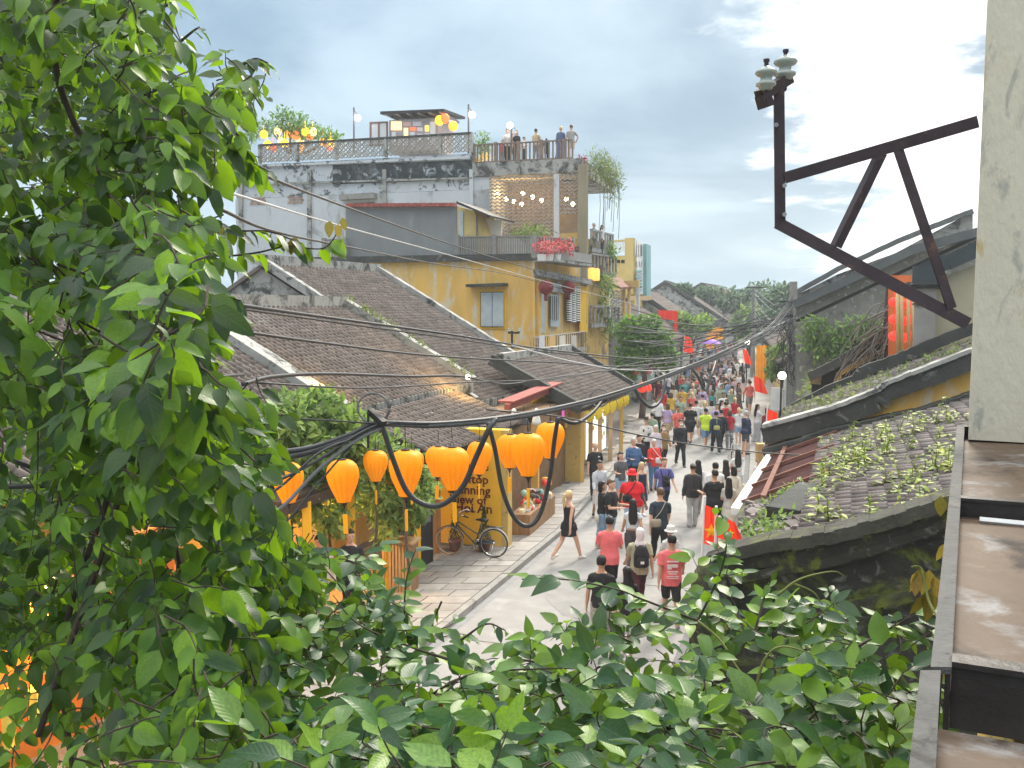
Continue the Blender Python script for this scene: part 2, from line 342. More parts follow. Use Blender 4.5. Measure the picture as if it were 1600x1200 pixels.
# flagstones: parts of the pavement where they can be told apart
def flag(mb, x0, x1, d0, d1, gp=.012):
    e = R.uniform(-.004, .006)
    mb.prism([(KX(d0)+x0+gp, d0+gp, .10), (KX(d0)+x1-gp, d0+gp, .10), (KX(d1)+x1-gp, d1-gp, .10), (KX(d1)+x0+gp, d1-gp, .10)], (R.uniform(-.003, .003), R.uniform(-.003, .003), .024+e))
rest = MB(); nf = 0; d = 12.0; row = 0
while d < 48:
    st = .42 if d < 34 else .6
    xl = FX(d)-KX(d)-(1.6 if d < 20.9 else .25); x = -.16 - (0 if row % 2 else .31)
    xs = [-.165]
    while x > xl: x -= R.uniform(.52, .68); xs.append(x)
    for a, b in zip(xs[1:], xs):
        if b-a < .1: continue
        if 14.5 < d < 34 and nf < 285: mb = MB(); flag(mb, a, b, d, d+st); part('flagstone', mb, paver_m, pav); nf += 1
        else: flag(rest, a, b, d, d+st)
    d += st; row += 1
part('flagstone_field', rest, paver_m, pav, kind='stuff')
kb = thing('kerb', None, None); kb['kind'] = 'structure'
d = 9.0
while d < 62:
    L = 1.0 if d < 40 else 1.6; mb = MB(); b = d+L-.02
    mb.prism([(KX(d)-.155, d, -.02), (KX(d), d, -.02), (KX(b), b, -.02), (KX(b)-.155, b, -.02)], (0, 0, .145+R.uniform(-.006, .006)))
    part('kerb_stone', mb, kerb_m, kb); d += L
q = MB()
for a, b in zip(DS, DS[1:]):
    if 5 <= a < 100: q.quad((KX(a)+.005, a, .004), (KX(a)+.17, a, .004), (KX(b)+.17, b, .004), (KX(b)+.005, b, .004))
structure('kerb_gutter', q, M('kerb_gutter', (.25, .25, .25), .9, .2, 5))
# ================================================================== roof tiles
def tile_mesh(nm, w, L, h, mat):
    mb = MB(); n = 5; f = []; k = []
    for i in range(n):
        a = math.pi*i/(n-1); f.append((math.cos(a)*w/2, 0, math.sin(a)*h+.012)); k.append((math.cos(a)*w*.42, L, math.sin(a)*h*.8-.015))
    mb.add(f + k, [(i, i+1, n+i+1, n+i) for i in range(n-1)] + [tuple(range(n-1, -1, -1))])
    return mb, mb.mesh(nm, mat, True, None, True)
def tiled_roof(parent, E0, E1, R0, R1, tw, tl, mat, nind=300, slab_mat=None, curve=0., jit=.02, name='roof_tile', thick=.13, rank=None):
    E0, E1, R0, R1 = map(Vector, (E0, E1, R0, R1)); nrm = (E1-E0).cross(R0-E0).normalized()
    if nrm.z < 0: nrm = -nrm
    sl = MB(); sl.prism([E0, E1, R1, R0], -nrm*thick); part('roof_slab', sl, slab_mat or under_m, parent)
    wid = (E1-E0).length; n = max(3, int(wid/tw)); ln = ((R0+R1)/2-(E0+E1)/2).length; k = int(ln/tl)
    proto, me = tile_mesh(name, tw*.62, tl*1.25, tw*.40, mat); org = WL[parent.name]; pos = []
    for i in range(n):
        t = (i+.5)/n; a = lerp(E0, E1, t); b = lerp(R0, R1, t); s = (b-a).normalized(); ac = (E1-E0).normalized(); ac = (ac - s*ac.dot(s)).normalized(); nn = ac.cross(s)
        if nn.z < 0: ac = -ac; nn = ac.cross(s)
        for j in range(k):
            p = lerp(a, b, j/k) + ac*R.gauss(0, jit*.6) + nn*R.uniform(0, jit*.5)
            m = Matrix((ac, s, nn)).transposed()
            m = m @ Matrix.Rotation(R.gauss(0, .035), 3, 'Z') @ Matrix.Rotation(.05+R.gauss(0, .02), 3, 'X')
            pos.append((p, m))
    pos.sort(key=rank or (lambda q: (q[0]-CAM).length))
    rs = MB()
    for i, (p, m) in enumerate(pos):
        if i < nind:
            o = obj(name, me, parent); o.matrix_basis = Matrix.Translation(p-org) @ m.to_4x4()
        else: rs.add([p + m @ v for v in proto.v], proto.f)
    if rs.v: part(name + '_field', rs, mat, parent, True, kind='stuff')
    return nrm
def bar(name, parent, pts, w, h, mat, off=0., seg=3, wob=.008):     # a weathered masonry strip through points
    mb = MB()
    for a, b in zip(pts, pts[1:]):
        a, b = Vector(a), Vector(b)
        for i in range(seg):
            p, q_ = lerp(a, b, i/seg), lerp(a, b, (i+1)/seg)
            dz = R.uniform(-wob, wob); ww = w*(1+R.uniform(-.03, .03))
            mb.beam(p, q_ + (q_-p)*.01, ww, h*(1+R.uniform(-.03, .03)), off=off+dz)
    return part(name, mb, mat, parent)
def eave_trim(parent, E0, E1, mat, r=.05, h=.24, step=.2):
    mb = MB(); E0, E1 = Vector(E0), Vector(E1); n = int((E1-E0).length/step); d = (E1-E0).normalized()
    mb.beam(E0-Vector((0, 0, h*.55)), E1-Vector((0, 0, h*.55)), .07, h*.9)
    part('eave_board', mb, mat, parent); mb = MB(); sd = d.cross(Vector((0, 0, 1))); sd = sd if sd.x > 0 else -sd
    for i in range(n):
        p = lerp(E0, E1, (i+.5)/n) + sd*.05; mb.tube([p+Vector((0, 0, .05)), p-Vector((0, 0, h))], r, 6)
    part('eave_ends', mb, mat, parent, kind='stuff')
U_ = Vector((.327, .945, 0)); V_ = Vector((-.945, .327, 0))     # along the street, and away from it, for the left row
def on(x, y, z): return Vector((x, y, z))
# ------------------------------------------------------------------ roof with its house, nearest on the left
def row_house(label, e0, e1, ez, run, rise, tw, tl, mat, walls=yellow, nind=300, vnear=True, vfar=True, trim=True, back=True, rank=None):
    e0 = Vector((*e0, 0)); e1 = Vector((*e1, 0)); hb = thing('tiled_house', label, 'house', e0 + V_*run)
    E0, E1 = e0 + Vector((0, 0, ez)), e1 + Vector((0, 0, ez)); R0, R1 = E0 + V_*run + Vector((0, 0, rise)), E1 + V_*run + Vector((0, 0, rise))
    ins = V_*.75 + Vector((0, 0, 0)); a, b = e0 + V_*.75 + U_*.12, e1 + V_*.75 - U_*.12
    c, d_ = e1 + V_*run*1.9 - U_*.12, e0 + V_*run*1.9 + U_*.12
    w_ = MB(); w_.prism([a, b, c, d_], (0, 0, ez+.02)); part('wall', w_, walls, hb)
    for p_, q_, vv in ((a, d_, U_*.22), (b, c, -U_*.22)):      # gable ends under the roof
        mb = MB(); k = .75/run
        mb.prism([p_ + Vector((0, 0, ez+.30)), q_ + Vector((0, 0, ez+.30)), lerp(p_, q_, .5) + Vector((0, 0, ez+rise*.985))], vv); part('gable', mb, plaster_old, hb)
    tiled_roof(hb, E0, E1, R0, R1, tw, tl, mat, nind, rank=rank)
    if back: mb = MB(); B0, B1 = E0 + V_*run*2, E1 + V_*run*2; mb.prism([B0, B1, R1, R0], (0, 0, -.13)); part('back_slope', mb, tile_m, hb)
    bar('ridge', hb, [R0-U_*.1, R1+U_*.1], .30, .34, plaster_old, .12, 6)
    if vnear: bar('verge', hb, [E0, R0], .26, .26, plaster_old, .10, 6)
    if vfar: bar('verge', hb, [E1, R1], .30, .28, plaster_old, .10, 6)
    if trim: eave_trim(hb, E0, E1, plaster_old)
    return hb, E0, E1, R0, R1
Z0 = row_house('dark tiled house behind the hanging vine, at the left end of the roofs', (-6.7, 11.0), (-3.75, 19.1), 3.6, 4.2, 2.3, .22, .2, tile_m, rank=lambda q: abs((q[0]-P(60, 660, 15)).length))
A0 = row_house('house with mossy brown tile roof and pale cracked verges, in front of the largest roof', (-3.65, 19.3), (-1.2, 26.4), 3.6, 4.25, 2.3, .2, .17, tile_m)
C0 = row_house('house with the largest dark tile roof, its ridge below the yellow building', (-1.13, 26.5), (1.55, 33.3), 3.0, 7.3, 4.25, .21, .18, tile_m, nind=300)
# ------------------------------------------------------------------ the low front row along the pavement
hb = thing('shop_house', 'low shop behind the orange lanterns with a painted yellow end wall and red beam', 'shop', (-.45, 21.2, 0))
SW = Plane((-1.75, 21.6), (-.25, 21.2))
pts = [SW.at(690, 880), SW.at(783, 868), SW.at(786, 655), SW.at(690, 660)]; pts[0].z = pts[1].z = .12
pts = [(-1.75, 21.62, .1), (-.25, 21.15, .1), (-.25, 21.15, 2.95), (-1.75, 21.62, 2.95)]
mb = MB(); mb.prism(pts, (.10, .30, 0)); part('painted_wall', mb, yellow_clean, hb)
mb = MB(); mb.prism([(-.245, 21.14, .1), (-.10, 21.10, .1), (-.10, 21.10, 2.95), (-.245, 21.14, 2.95)], (.10, .32, 0)); part('corner_pier', mb, yellow_grime, hb)
for s, px, py, sz in (('Coffee', 711, 733, 21), ('Rooftop', 699, 753, 21), ('Stunning', 700, 770, 21), ('View of', 703, 785, 20), ('Hoi An', 710, 799, 22)):
    m = text_mesh(s, sz*21.3/1400*.98, .006, .006); p = SW.at(px, py, .035); m.materials.append(M('sign_brown', (.13, .03, .012), .8, .2, 6))
    o = obj('lettering', m, hb, p - WL[hb.name]); o.rotation_euler = (math.pi/2, 0, math.atan2(SW.d.y, SW.d.x))
# lower roof B over the shop front
bE0, bE1 = Vector((-1.55, 18.6, 2.72)), Vector((.25, 24.4, 2.72)); bR0, bR1 = bE0 + V_*2.0 + Vector((0, 0, .75)), bE1 + V_*1.9 + Vector((0, 0, .75))
tiled_roof(hb, bE0, bE1, bR0, bR1, .2, .18, tile_m, 250)
mb = MB(); mb.prism([(-3.3, 19.6, 2.95), (-1.9, 21.75, 2.95), (-1.9, 21.75, 3.3), (-3.6, 19.4, 3.3)], (-.2, .1, 0)); part('upper_wall', mb, plaster_old, hb)
# red beam and yellow boards beneath roof C
BC = Plane((-.2, 25.2), (1.3, 28.4))
mb = MB(); mb.beam(P(792, 636, 25.4), P(868, 606, 29.2), .16, .16); part('red_beam', mb, red_wood, hb)
mb = MB(); mb.beam(P(790, 628, 25.6), P(868, 598, 29.4), .5, .05); part('beam_top', mb, red_wood, hb)
for i, (a, b) in enumerate(((812, 830), (831, 846))):
    mb = MB(); p0, p1 = P(a, 628, 28.2), P(b, 621, 28.8); p2, p3 = P(b, 652, 28.8), P(a, 652, 28.2); mb.prism([p0, p1, p2, p3], (-.02, .06, 0)); part('yellow_board', mb, yellow_clean, hb)
mb = MB(); mb.prism([P(846, 612, 28.9), P(893, 640, 29.3), P(893, 668, 29.3), P(846, 668, 28.9)], (-.1, .25, 0)); part('shop_wall', mb, yellow_pale, hb)
for s, px, py, sz, c in (('Bánh mì', 857, 643, 10, (.75, .08, .02)), ('Trà', 862, 653, 9, (.08, .02, .03)),):
    m = text_mesh(s, sz*29/1400*1.3, .006, .004); m.materials.append(M('shop_letters' + s[:1], c, .7, .1)); o = obj('lettering', m, hb, P(px, py, 28.85)-WL[hb.name]); o.rotation_euler = (math.pi/2, 0, .15)
mb = MB(); mb.prism([P(868, 634, 28.85), P(882, 636, 28.85), P(882, 652, 28.85), P(868, 652, 28.85)], (0, .03, 0)); part('pink_sign', mb, M('pink_sign', (.75, .12, .5), .6, .1, emit=(.9, .2, .6), estr=.3), hb)
# body behind
mb = MB(); mb.prism([(-.6, 22.3, .1), (1.8, 29.4, .1), (.3, 29.9, .1), (-2.2, 22.9, .1)], (0, 0, 2.7)); part('shop_room', mb, M('shop_room', (.20, .12, .06), .9, .3), hb)
mb = MB(); mb.prism([(.55, 25.7, .1), (.75, 25.65, .1), (.75, 25.65, 2.7), (.55, 25.7, 2.7)], (.05, .2, 0)); part('pilaster', mb, yellow, hb)
# ------------------------------------------------------------------ corner shop D with yellow bunting
hd = thing('corner_shop', 'small grey tiled shop beside the street with yellow bunting under its eave', 'shop', (2.3, 29, 0))
dE0, dE1 = Vector((2.15, 28.2, 2.62)), Vector((4.97, 36.6, 2.55)); dR0, dR1 = dE0 + V_*2.7 + Vector((0, 0, 1.5)), dE1 + V_*2.7 + Vector((0, 0, 1.5))
tiled_roof(hd, dE0, dE1, dR0, dR1, .2, .17, tile_m, 300)
bar('verge', hd, [dE0, dR0 + V_*.3], .3, .36, plaster_dark, .05, 6); bar('verge', hd, [dE1, dR1], .26, .3, plaster_dark, .08, 5); bar('ridge', hd, [dR0, dR1], .28, .3, plaster_old, .1, 6)
D0 = Vector((2.25, 29.1, .1)); mb = MB(); mb.prism([D0, D0 + V_*1.75, D0 + V_*1.75 + Vector((0, 0, 2.9)), D0 + Vector((0, 0, 2.35))], U_*.25); part('end_wall', mb, yellow_grime, hd)
mb = MB(); a = D0 + V_*.9 + U_*.2; mb.prism([a, a + U_*7, a + U_*7 + V_*1.6, a + V_*1.6], (0, 0, 2.5)); part('room', mb, yellow_pale, hd)
for i, t in enumerate((.1, 1.25, 2.6, 4.3, 6.2)):
    p = D0 + U_*t; mb = MB(); mb.box(p + Vector((.02, 0, 1.2)), (.14, .14, 2.4)); part('post', mb, yellow if i in (0, 4) else wood_pale, hd)
mb = MB(); mb.beam(D0 + U_*.1 + Vector((.03, 0, 2.42)), D0 + U_*7.2 + Vector((.03, 0, 2.36)), .14, .12); part('lintel', mb, dark_wood, hd)
for t0, t1, c in ((1.35, 2.5, 0), (2.75, 4.15, 1)):     # lit poster panels
    mb = MB(); p0, p1 = D0 + U_*t0 + V_*.12, D0 + U_*t1 + V_*.12
    mb.prism([p0 + Vector((0, 0, .55)), p1 + Vector((0, 0, .55)), p1 + Vector((0, 0, 2.0)), p0 + Vector((0, 0, 2.0))], V_*.05); part('menu_panel', mb, M('menu_panel', (.8, .8, .76), .5, .1, emit=(1, .97, .88), estr=.55, bump=0), hd)
    for k in range(5):
        mb = MB(); u = R.uniform(.15, .85); p = lerp(p0, p1, u) - V_*.012 + Vector((0, 0, R.uniform(.75, 1.8))); sd = (p1-p0).normalized()*.13
        mb.prism([p-sd, p+sd, p+sd+Vector((0, 0, .16)), p-sd+Vector((0, 0, .16))], V_*.01); part('menu_picture', mb, M('menu_pic%d' % (k % 3), ((.7, .25, .1), (.45, .55, .1), (.75, .55, .1))[k % 3], .6, .2), hd)
bt = M('yellow_cloth', (.85, .62, .03), .8, .12, 3, transl=((.9, .7, .05), .35), bump=.2)
bn = thing('bunting', 'row of gathered bright yellow cloth swags under the corner shop eave', 'bunting', tuple(D0 + Vector((.2, 0, 2.3))))
for i in range(6):
    a = D0 + U_*(.1 + i*1.15) + Vector((.14, -.05, 2.32 - .01*i)); b = a + U_*1.1; mb = MB(); rows = []
    for k in range(9):
        t = k/8; p = lerp(a, b, t); sag = math.sin(math.pi*t); z = .03*math.sin(k*2.3)
        rows.append((p + Vector((z, 0, 0)), p + Vector((.05+z, 0, -.16-.2*sag)), p + Vector((z-.01, 0, -.22-.22*sag))))
    vs = [q_ for r in rows for q_ in r]; mb.add(vs, [(k*3+j, k*3+j+1, k*3+j+4, k*3+j+3) for k in range(8) for j in range(2)]); part('swag', mb, bt, bn, True, fix=False)
# ================================================================== yellow two-storey building E
he = thing('yellow_building', 'yellow two storey building with shuttered window and grey rooftop room, behind the tiled roofs', 'building', (1, 40, 0))
LE, EF = Plane((-9.9, 44), (1.0, 40)), Plane((1.0, 40), (3.92, 46.5))
mb = MB(); mb.prism([(-9.9, 44, 0), (1.0, 40, 0), (3.55, 46.35, 0), (-7.35, 49.6, 0)], (0, 0, 8.0)); part('wall', mb, yellow, he)
def panel(pln, pts, th, mat, parent, name, off=0.): # polygon in the facade plane standing th proud
    mb = MB(); q_ = [pln.at(x, y, off) for x, y in pts]; mb.prism(q_, pln.n*th); return part(name, mb, mat, parent)
def strip(pln, a, b, h, dep, mat, parent, name, off=0.): # moulding along two pixels
    mb = MB(); p, q_ = pln.at(*a, off), pln.at(*b, off); mb.prism([p, q_, q_ + Vector((0, 0, h)), p + Vector((0, 0, h))], pln.n*dep); return part(name, mb, mat, parent)
strip(LE, (480, 412), (836, 407), .30, .22, plaster_dark, he, 'coping')
panel(LE, [(833, 403), (837, 403), (837, 560), (833, 560)], .12, yellow, he, 'corner_pilaster')
# window with two shutters
panel(LE, [(748, 452), (791, 452), (791, 514), (748, 514)], .05, yellow_clean, he, 'window_surround')
wd = panel(LE, [(751, 456), (787, 456), (787, 511), (751, 511)], .03, dark, he, 'window', .055)
for a, b in ((752, 769), (770, 787)):
    mb = MB(); q_ = [LE.at(a, 457, .09), LE.at(b, 457, .09), LE.at(b, 510, .09), LE.at(a, 510, .09)]; mb.prism(q_, LE.n*.04); sh = part('shutter', mb, grey_blue, wd)
for a, b in ((752, 769), (770, 787)):
    for y0, y1 in ((459, 471), (473, 490), (492, 508)):
        panel(LE, [(a+2.5, y0), (b-2.5, y0), (b-2.5, y1), (a+2.5, y1)], .012, grey_blue, he, 'shutter_panel', .131)
strip(LE, (735, 449), (794, 447), .13, .55, plaster_dark, he, 'window_canopy')
# climbing root stain beside the window
# front: storey slab, door, barred window, screen
strip(EF, (832, 404), (898, 412), .42, .9, conc, he, 'balcony_slab'); strip(EF, (833, 432), (915, 445), .28, .35, plaster_old, he, 'storey_band')
strip(EF, (833, 409), (900, 418), .12, 1.0, plaster_old, he, 'balcony_lip', .02)
panel(EF, [(836, 437), (840, 437), (840, 540), (836, 540)], .2, yellow, he, 'pilaster')
panel(EF, [(842, 439), (884, 445), (884, 458), (842, 454)], .03, white_old, he, 'transom_wall')
panel(EF, [(842, 459), (850, 459), (850, 520), (842, 519)], .04, grey_blue, he, 'door'); panel(EF, [(839.5, 458), (842.5, 458), (842.5, 520), (839.5, 520)], .06, dark_wood, he, 'door_edge')
fw = panel(EF, [(859, 460), (873, 461), (873, 511), (859, 510)], .05, grey_blue, he, 'barred_window')
panel(EF, [(860, 462), (872, 463), (872, 500), (860, 499)], .02, dark, he, 'window_opening', .055)
for x in (861.5, 864.5, 867.5, 870.5): panel(EF, [(x-.5, 462), (x+.5, 462), (x+.5, 500), (x-.5, 500)], .03, grey_blue, he, 'window_bar', .08)
panel(EF, [(885, 446), (905, 448), (905, 505), (885, 503)], .05, dark, he, 'screen_back')
mb = MB()
for i in range(16):
    for k in range(3):
        x0 = 885.5 + k*6.4; y0 = 447 + i*3.5 + (k % 2)*1.7
        q_ = [EF.at(x, y, .06) for x, y in ((x0, y0), (x0+5.2, y0+.3), (x0+5.2, y0+2.2), (x0, y0+1.9))]; mb.prism(q_, EF.n*.12)
part('screen_blocks', mb, whitep, he, kind='stuff')
panel(EF, [(905, 446), (917, 449), (917, 520), (905, 518)], .06, yellow_clean, he, 'end_pier')
# balcony rail with laundry in front of the door
a, b = EF.at(834, 528, .9), EF.at(915, 518, .9)
rl = thing('balcony_railing', 'pale balcony railing hung with washing, below the door of the yellow building', 'railing', tuple(a))
for i in range(26):
    p = lerp(a, b, i/25); mb = MB(); mb.tube([p, p - Vector((0, 0, 1.0))], .018, 5); part('baluster', mb, greyiron, rl)
mb = MB(); mb.tube([a, b], .03, 6); part('handrail', mb, conc, rl); mb = MB(); mb.prism([EF.at(833, 555, .0), EF.at(916, 548, .0), EF.at(916, 548, 1.0), EF.at(833, 555, 1.0)], (0, 0, .2)); part('balcony_floor', mb, conc, he)
for x, c in ((846, (.6, .6, .62)), (862, (.65, .42, .18)), (878, (.62, .6, .5)), (896, (.5, .48, .44))):
    mb = MB(); p = [EF.at(x-4, 525, .97), EF.at(x+4, 524, .97), EF.at(x+4.3, 543, .99), EF.at(x-4, 544, .99)]; mb.prism(p, EF.n*.02); single('washing', mb, M('washing%d' % x, c, .9, .1), {846: 'white cloth hung over the balcony railing, nearest the corner', 862: 'tan trousers hung over the balcony railing', 878: 'cream cloth hung on the railing beside the tan trousers', 896: 'grey brown cloth hung on the railing near its far end'}[x], 'laundry')
# terrace on top
mb = MB(); mb.prism([LE.at(540, 404, -.3), LE.at(714, 404, -.3), LE.at(714, 322, -.3), LE.at(540, 322, -.3)], -LE.n*3.0); part('grey_room', mb, grey_render, he)
mb = MB()
for i in range(30):
    p, q_ = lerp(LE.at(543, 321, -.2), LE.at(712, 320, -.2), i/30), lerp(LE.at(543, 321, -.2), LE.at(712, 320, -.2), (i+.92)/30); mb.beam(p, q_, .34, .15+.02*(i % 2))
part('red_ridge_tiles', mb, M('red_ridge', (.33, .085, .07), .8, .2, 3, island=.2), he)
Q = lambda x, y, off=-.3: LE.at(x, y, off)
mb = MB(); mb.prism([Q(714.5, 405), Q(743, 405), Q(755, 372), Q(741, 330), Q(714.5, 322)], -LE.n*2.6); part('yellow_lean_to', mb, yellow_pale, he)
mb = MB(); mb.prism([Q(717, 400, -.27), Q(724, 400, -.27), Q(724, 330, -.27), Q(717, 330, -.27)], LE.n*.03); part('lean_to_door', mb, grey_blue, he)
mb = MB(); mb.prism([Q(713, 314, .4), Q(765, 336, .4), Q(765, 339, .4), Q(713, 318, .4)], -LE.n*3.2); part('sheet_roof', mb, blackiron, he)
mb = MB(); mb.tube([Q(745, 336, -.2), Q(745, 402, -.2)], .04); part('roof_prop', mb, greyiron, he)
def railing(label, a, b, n, h, mat, bw=.035, cat='railing', post=None, name='terrace_railing'):
    a, b = Vector(a), Vector(b); t = thing(name, label, cat, tuple(a)); d = (b-a).normalized(); rz = math.atan2(d.y, d.x)
    proto = None
    for i in range(n+1):
        p = lerp(a, b, i/n); big = post and i % post == 0
        if big: mb = MB(); mb.box(p + Vector((0, 0, h/2+.04)), (bw*2.6, bw*2.6, h+.08), rz); part('post', mb, mat, t)
        elif proto is None: mb = MB(); mb.box(p + Vector((0, 0, h/2)), (bw, bw, h-.06), rz); proto = part('baluster', mb, mat, t); p0 = p
        else: o = proto.copy(); COL.objects.link(o); o.location = p - p0
    mb = MB(); mb.beam(a + Vector((0, 0, h)), b + Vector((0, 0, h)), bw*2, .06); part('handrail', mb, mat, t)
    mb = MB(); mb.beam(a + Vector((0, 0, .05)), b + Vector((0, 0, .05)), bw*1.8, .05); part('bottom_rail', mb, mat, t)
    return t
cr = M('concrete_rail', (.24, .235, .22), .9, .3, 3, stain=((.07, .07, .065), .54, 3, .15))
railing('grey concrete balustrade on the roof of the yellow building, beside the grey room', LE.at(715, 403), LE.at(834, 403), 34, .95, cr, .07, post=17)
railing('short balustrade turning back at the corner above the flower pots', EF.at(834, 402, .3), EF.at(894, 404, .3), 14, .9, cr, .07, post=14)
railing('dark balustrade at the left end of the yellow building roof', LE.at(507, 404), LE.at(540, 404), 8, .9, cr, .07, post=8)
mb = MB(); mb.prism([Q(750, 385, -1.5), Q(782, 388, -1.5), Q(784, 345, -1.5), Q(752, 340, -1.5)], -LE.n*.1); single('water_tank_cover', mb, whitep, 'white sheet panels leaning behind the rooftop balustrade', 'panel')
# ================================================================== tall old building F
hf = thing('tall_building', 'tall white stained building with a rooftop terrace, rising behind the yellow building', 'building', (3.7, 46.6, 0))
LF = Plane((-14.4, 52), (3.73, 46.6)); FF = Plane((3.73, 46.6), (8.0, 57))
f = lambda x, back=0.: LF.at(x, 478, -back)
def blk(x0, x1, z0, z1, back, mat, name, off=0., parent=None):
    a, b = f(x0, -off), f(x1, -off); n = -LF.n*back; mb = MB(); a.z = b.z = z0; mb.prism([a, b, b + n, a + n], (0, 0, z1-z0)); return part(name, mb, mat, parent or hf)
blk(372, 765, 0, 12.05, 9, white_old, 'wall'); blk(374, 738, 12.07, 13.95, 9, white_flaked, 'upper_wall', -.05)
blk(765.5, 906, 0, 9.5, 9, white_old, 'lower_wall')
panel(LF, [(520, 258), (738, 250), (738, 279), (662, 283), (520, 288)], .02, black_band, hf, 'black_band', -.04)
strip(LF, (374, 290), (740, 280), .10, .12, plaster_old, hf, 'string_course'); strip(LF, (412, 261), (740, 248), .12, .12, white_flaked, hf, 'parapet_base')
for x in (377, 484, 601, 737): panel(LF, [(x-3, 265), (x+3, 265), (x+3, 400), (x-3, 400)], .10, plaster_old if x != 737 else white_old, hf, 'pier', .02)
# lattice parapet of open blocks
proto = MB(); B = .48
for k in range(4):
    a = math.pi/2*k; b = a + math.pi/2; q_ = lambda t, r: Vector((math.cos(t)*r, 0, math.sin(t)*r)) + Vector((0, 0, B/2))
    proto.beam(q_(a, B*.47), q_(b, B*.47), .06, .06, up=(0, 1, 0)); proto.beam(q_(a, B*.2), q_(b, B*.2), .05, .05, up=(0, 1, 0))
    proto.beam(q_(a+math.pi/4, B*.33), q_(a+math.pi/4, B*.66), .05, .05, up=(0, 1, 0))
lm = M('lattice', (.31, .285, .24), .9, .25, 2, stain=((.09, .09, .085), .55, 2.5, .15)); pm = proto.mesh('lattice_block', lm, False, None, True)
a, b = LF.at(412, 478, .03), LF.at(738, 478, .03); L = (b-a).length; n = int(L/B)
for i in range(n):
    for j in range(2):
        p = lerp(a, b, (i+.5)/n); p.z = 14.02 + j*B*.97; o = obj('lattice_block', pm, hf, p-WL[hf.name]); o.rotation_euler = (0, 0, math.atan2(LF.d.y, LF.d.x))
a.z = b.z = 15.0; mb = MB(); mb.beam(a, b, .22, .09); part('parapet_cap', mb, plaster_dark, hf)
for x in (412, 470, 530, 606, 690, 738):
    p = LF.at(x, 478, .03); p.z = 14.5; mb = MB(); mb.box(p, (.14, .2, 1.05), math.atan2(LF.d.y, LF.d.x)); part('parapet_post', mb, plaster_old, hf)
# exposed brick patches
for x, y in ((403, 314), (462, 312)):
    for i in range(4):
        for j in range(3):
            p = LF.at(x-10+i*6+(j % 2)*2, y+j*4.2-4, .01); mb = MB(); mb.box(p, (.2, .06, .11), math.atan2(LF.d.y, LF.d.x)); part('brick', mb, M('old_brick', (.33, .22, .17), .9, .2, 3, island=.3), hf)
strip(LF, (536, 314), (590, 311), .3, .5, conc, hf, 'window_hood'); panel(LF, [(545, 318), (585, 316), (585, 340), (545, 342)], .03, dark, hf, 'vent_opening')
# terrace slab and lattice screens beneath
blk(739, 908, 12.72, 13.42, 9, plaster_old, 'terrace_slab', .12)
blk(766, 908, 9.5, 12.7, .15, M('warm_wall', (.28, .24, .20), .9, .2), 'room_back', -3.2)
blk(739, 766, 9.5, 12.7, 3.3, white_old, 'side_wall')
def screen(x0, x1, z0, z1, nx, nz, name):
    a, b = LF.at(x0, 478, .0), LF.at(x1, 478, .0); mb = MB(); w_ = (b-a).length; cw = w_/nx; ch = (z1-z0)/nz
    for j in range(nz):
        for i in range(nx*2):
            u0, u1 = i/2, (i+1)/2; up = 1 if (i % 2 == 0) else -1
            p0 = lerp(a, b, u0/nx); p1 = lerp(a, b, u1/nx); zb = z0 + ch*(j+.5)
            p0.z = zb - up*ch*.30; p1.z = zb + up*ch*.30; mb.beam(p0, p1, .16, ch*.30)
    part(name, mb, M('screen_block', (.33, .32, .31), .85, .2, 2), hf, kind='stuff')
screen(766, 866, 9.6, 12.7, 13, 17, 'screen_blocks'); screen(875, 905, 10.6, 12.7, 4, 11, 'screen_blocks')
panel(LF, [(866, 272), (874, 272), (874, 380), (866, 380)], .1, white_old, hf, 'screen_pier', .05)
panel(LF, [(874, 365), (905, 363), (905, 388), (874, 390)], .06, yellow_grime, hf, 'apron', .02)
panel(LF, [(874, 388), (907, 386), (907, 394), (874, 396)], .5, plaster_dark, hf, 'ledge')
panel(LF, [(905, 258), (919, 258), (919, 505), (905, 505)], .35, M('column', (.27, .235, .16), .9, .25, 1, stain=((.13, .125, .11), .52, .9, .3), stretch=(1, 1, .3)), hf, 'corner_column', .05)
for x, y in ((778, 302), (791, 311), (817, 302), (832, 308), (803, 315), (815, 319), (846, 313), (885, 311), (895, 319)):
    mb = MB(); mb.ball(LF.at(x, y, -.9), .11, 8); single('light_bulb', mb, bulb_m, 'warm hanging bulb seen through the block screen of the tall building', 'lamp', True, 'bulbs behind the block screen')
for x in (800, 845):
    l = bpy.data.lights.new('screen_light', 'POINT'); l.energy = 28; l.color = (1, .55, .2); l.shadow_soft_size = .3; o = bpy.data.objects.new('screen_light', l); COL.objects.link(o); o.location = LF.at(x, 300, -1.6)
railing('brown wooden railing around the rooftop terrace where people stand', tuple(Vector((*LF.at(741, 478, -.1).xy, 13.44))), tuple(Vector((*LF.at(893, 478, -.1).xy, 13.44))), 26, .95, M('rail_wood', (.22, .16, .13), .8, .25, 3), .07, post=6)
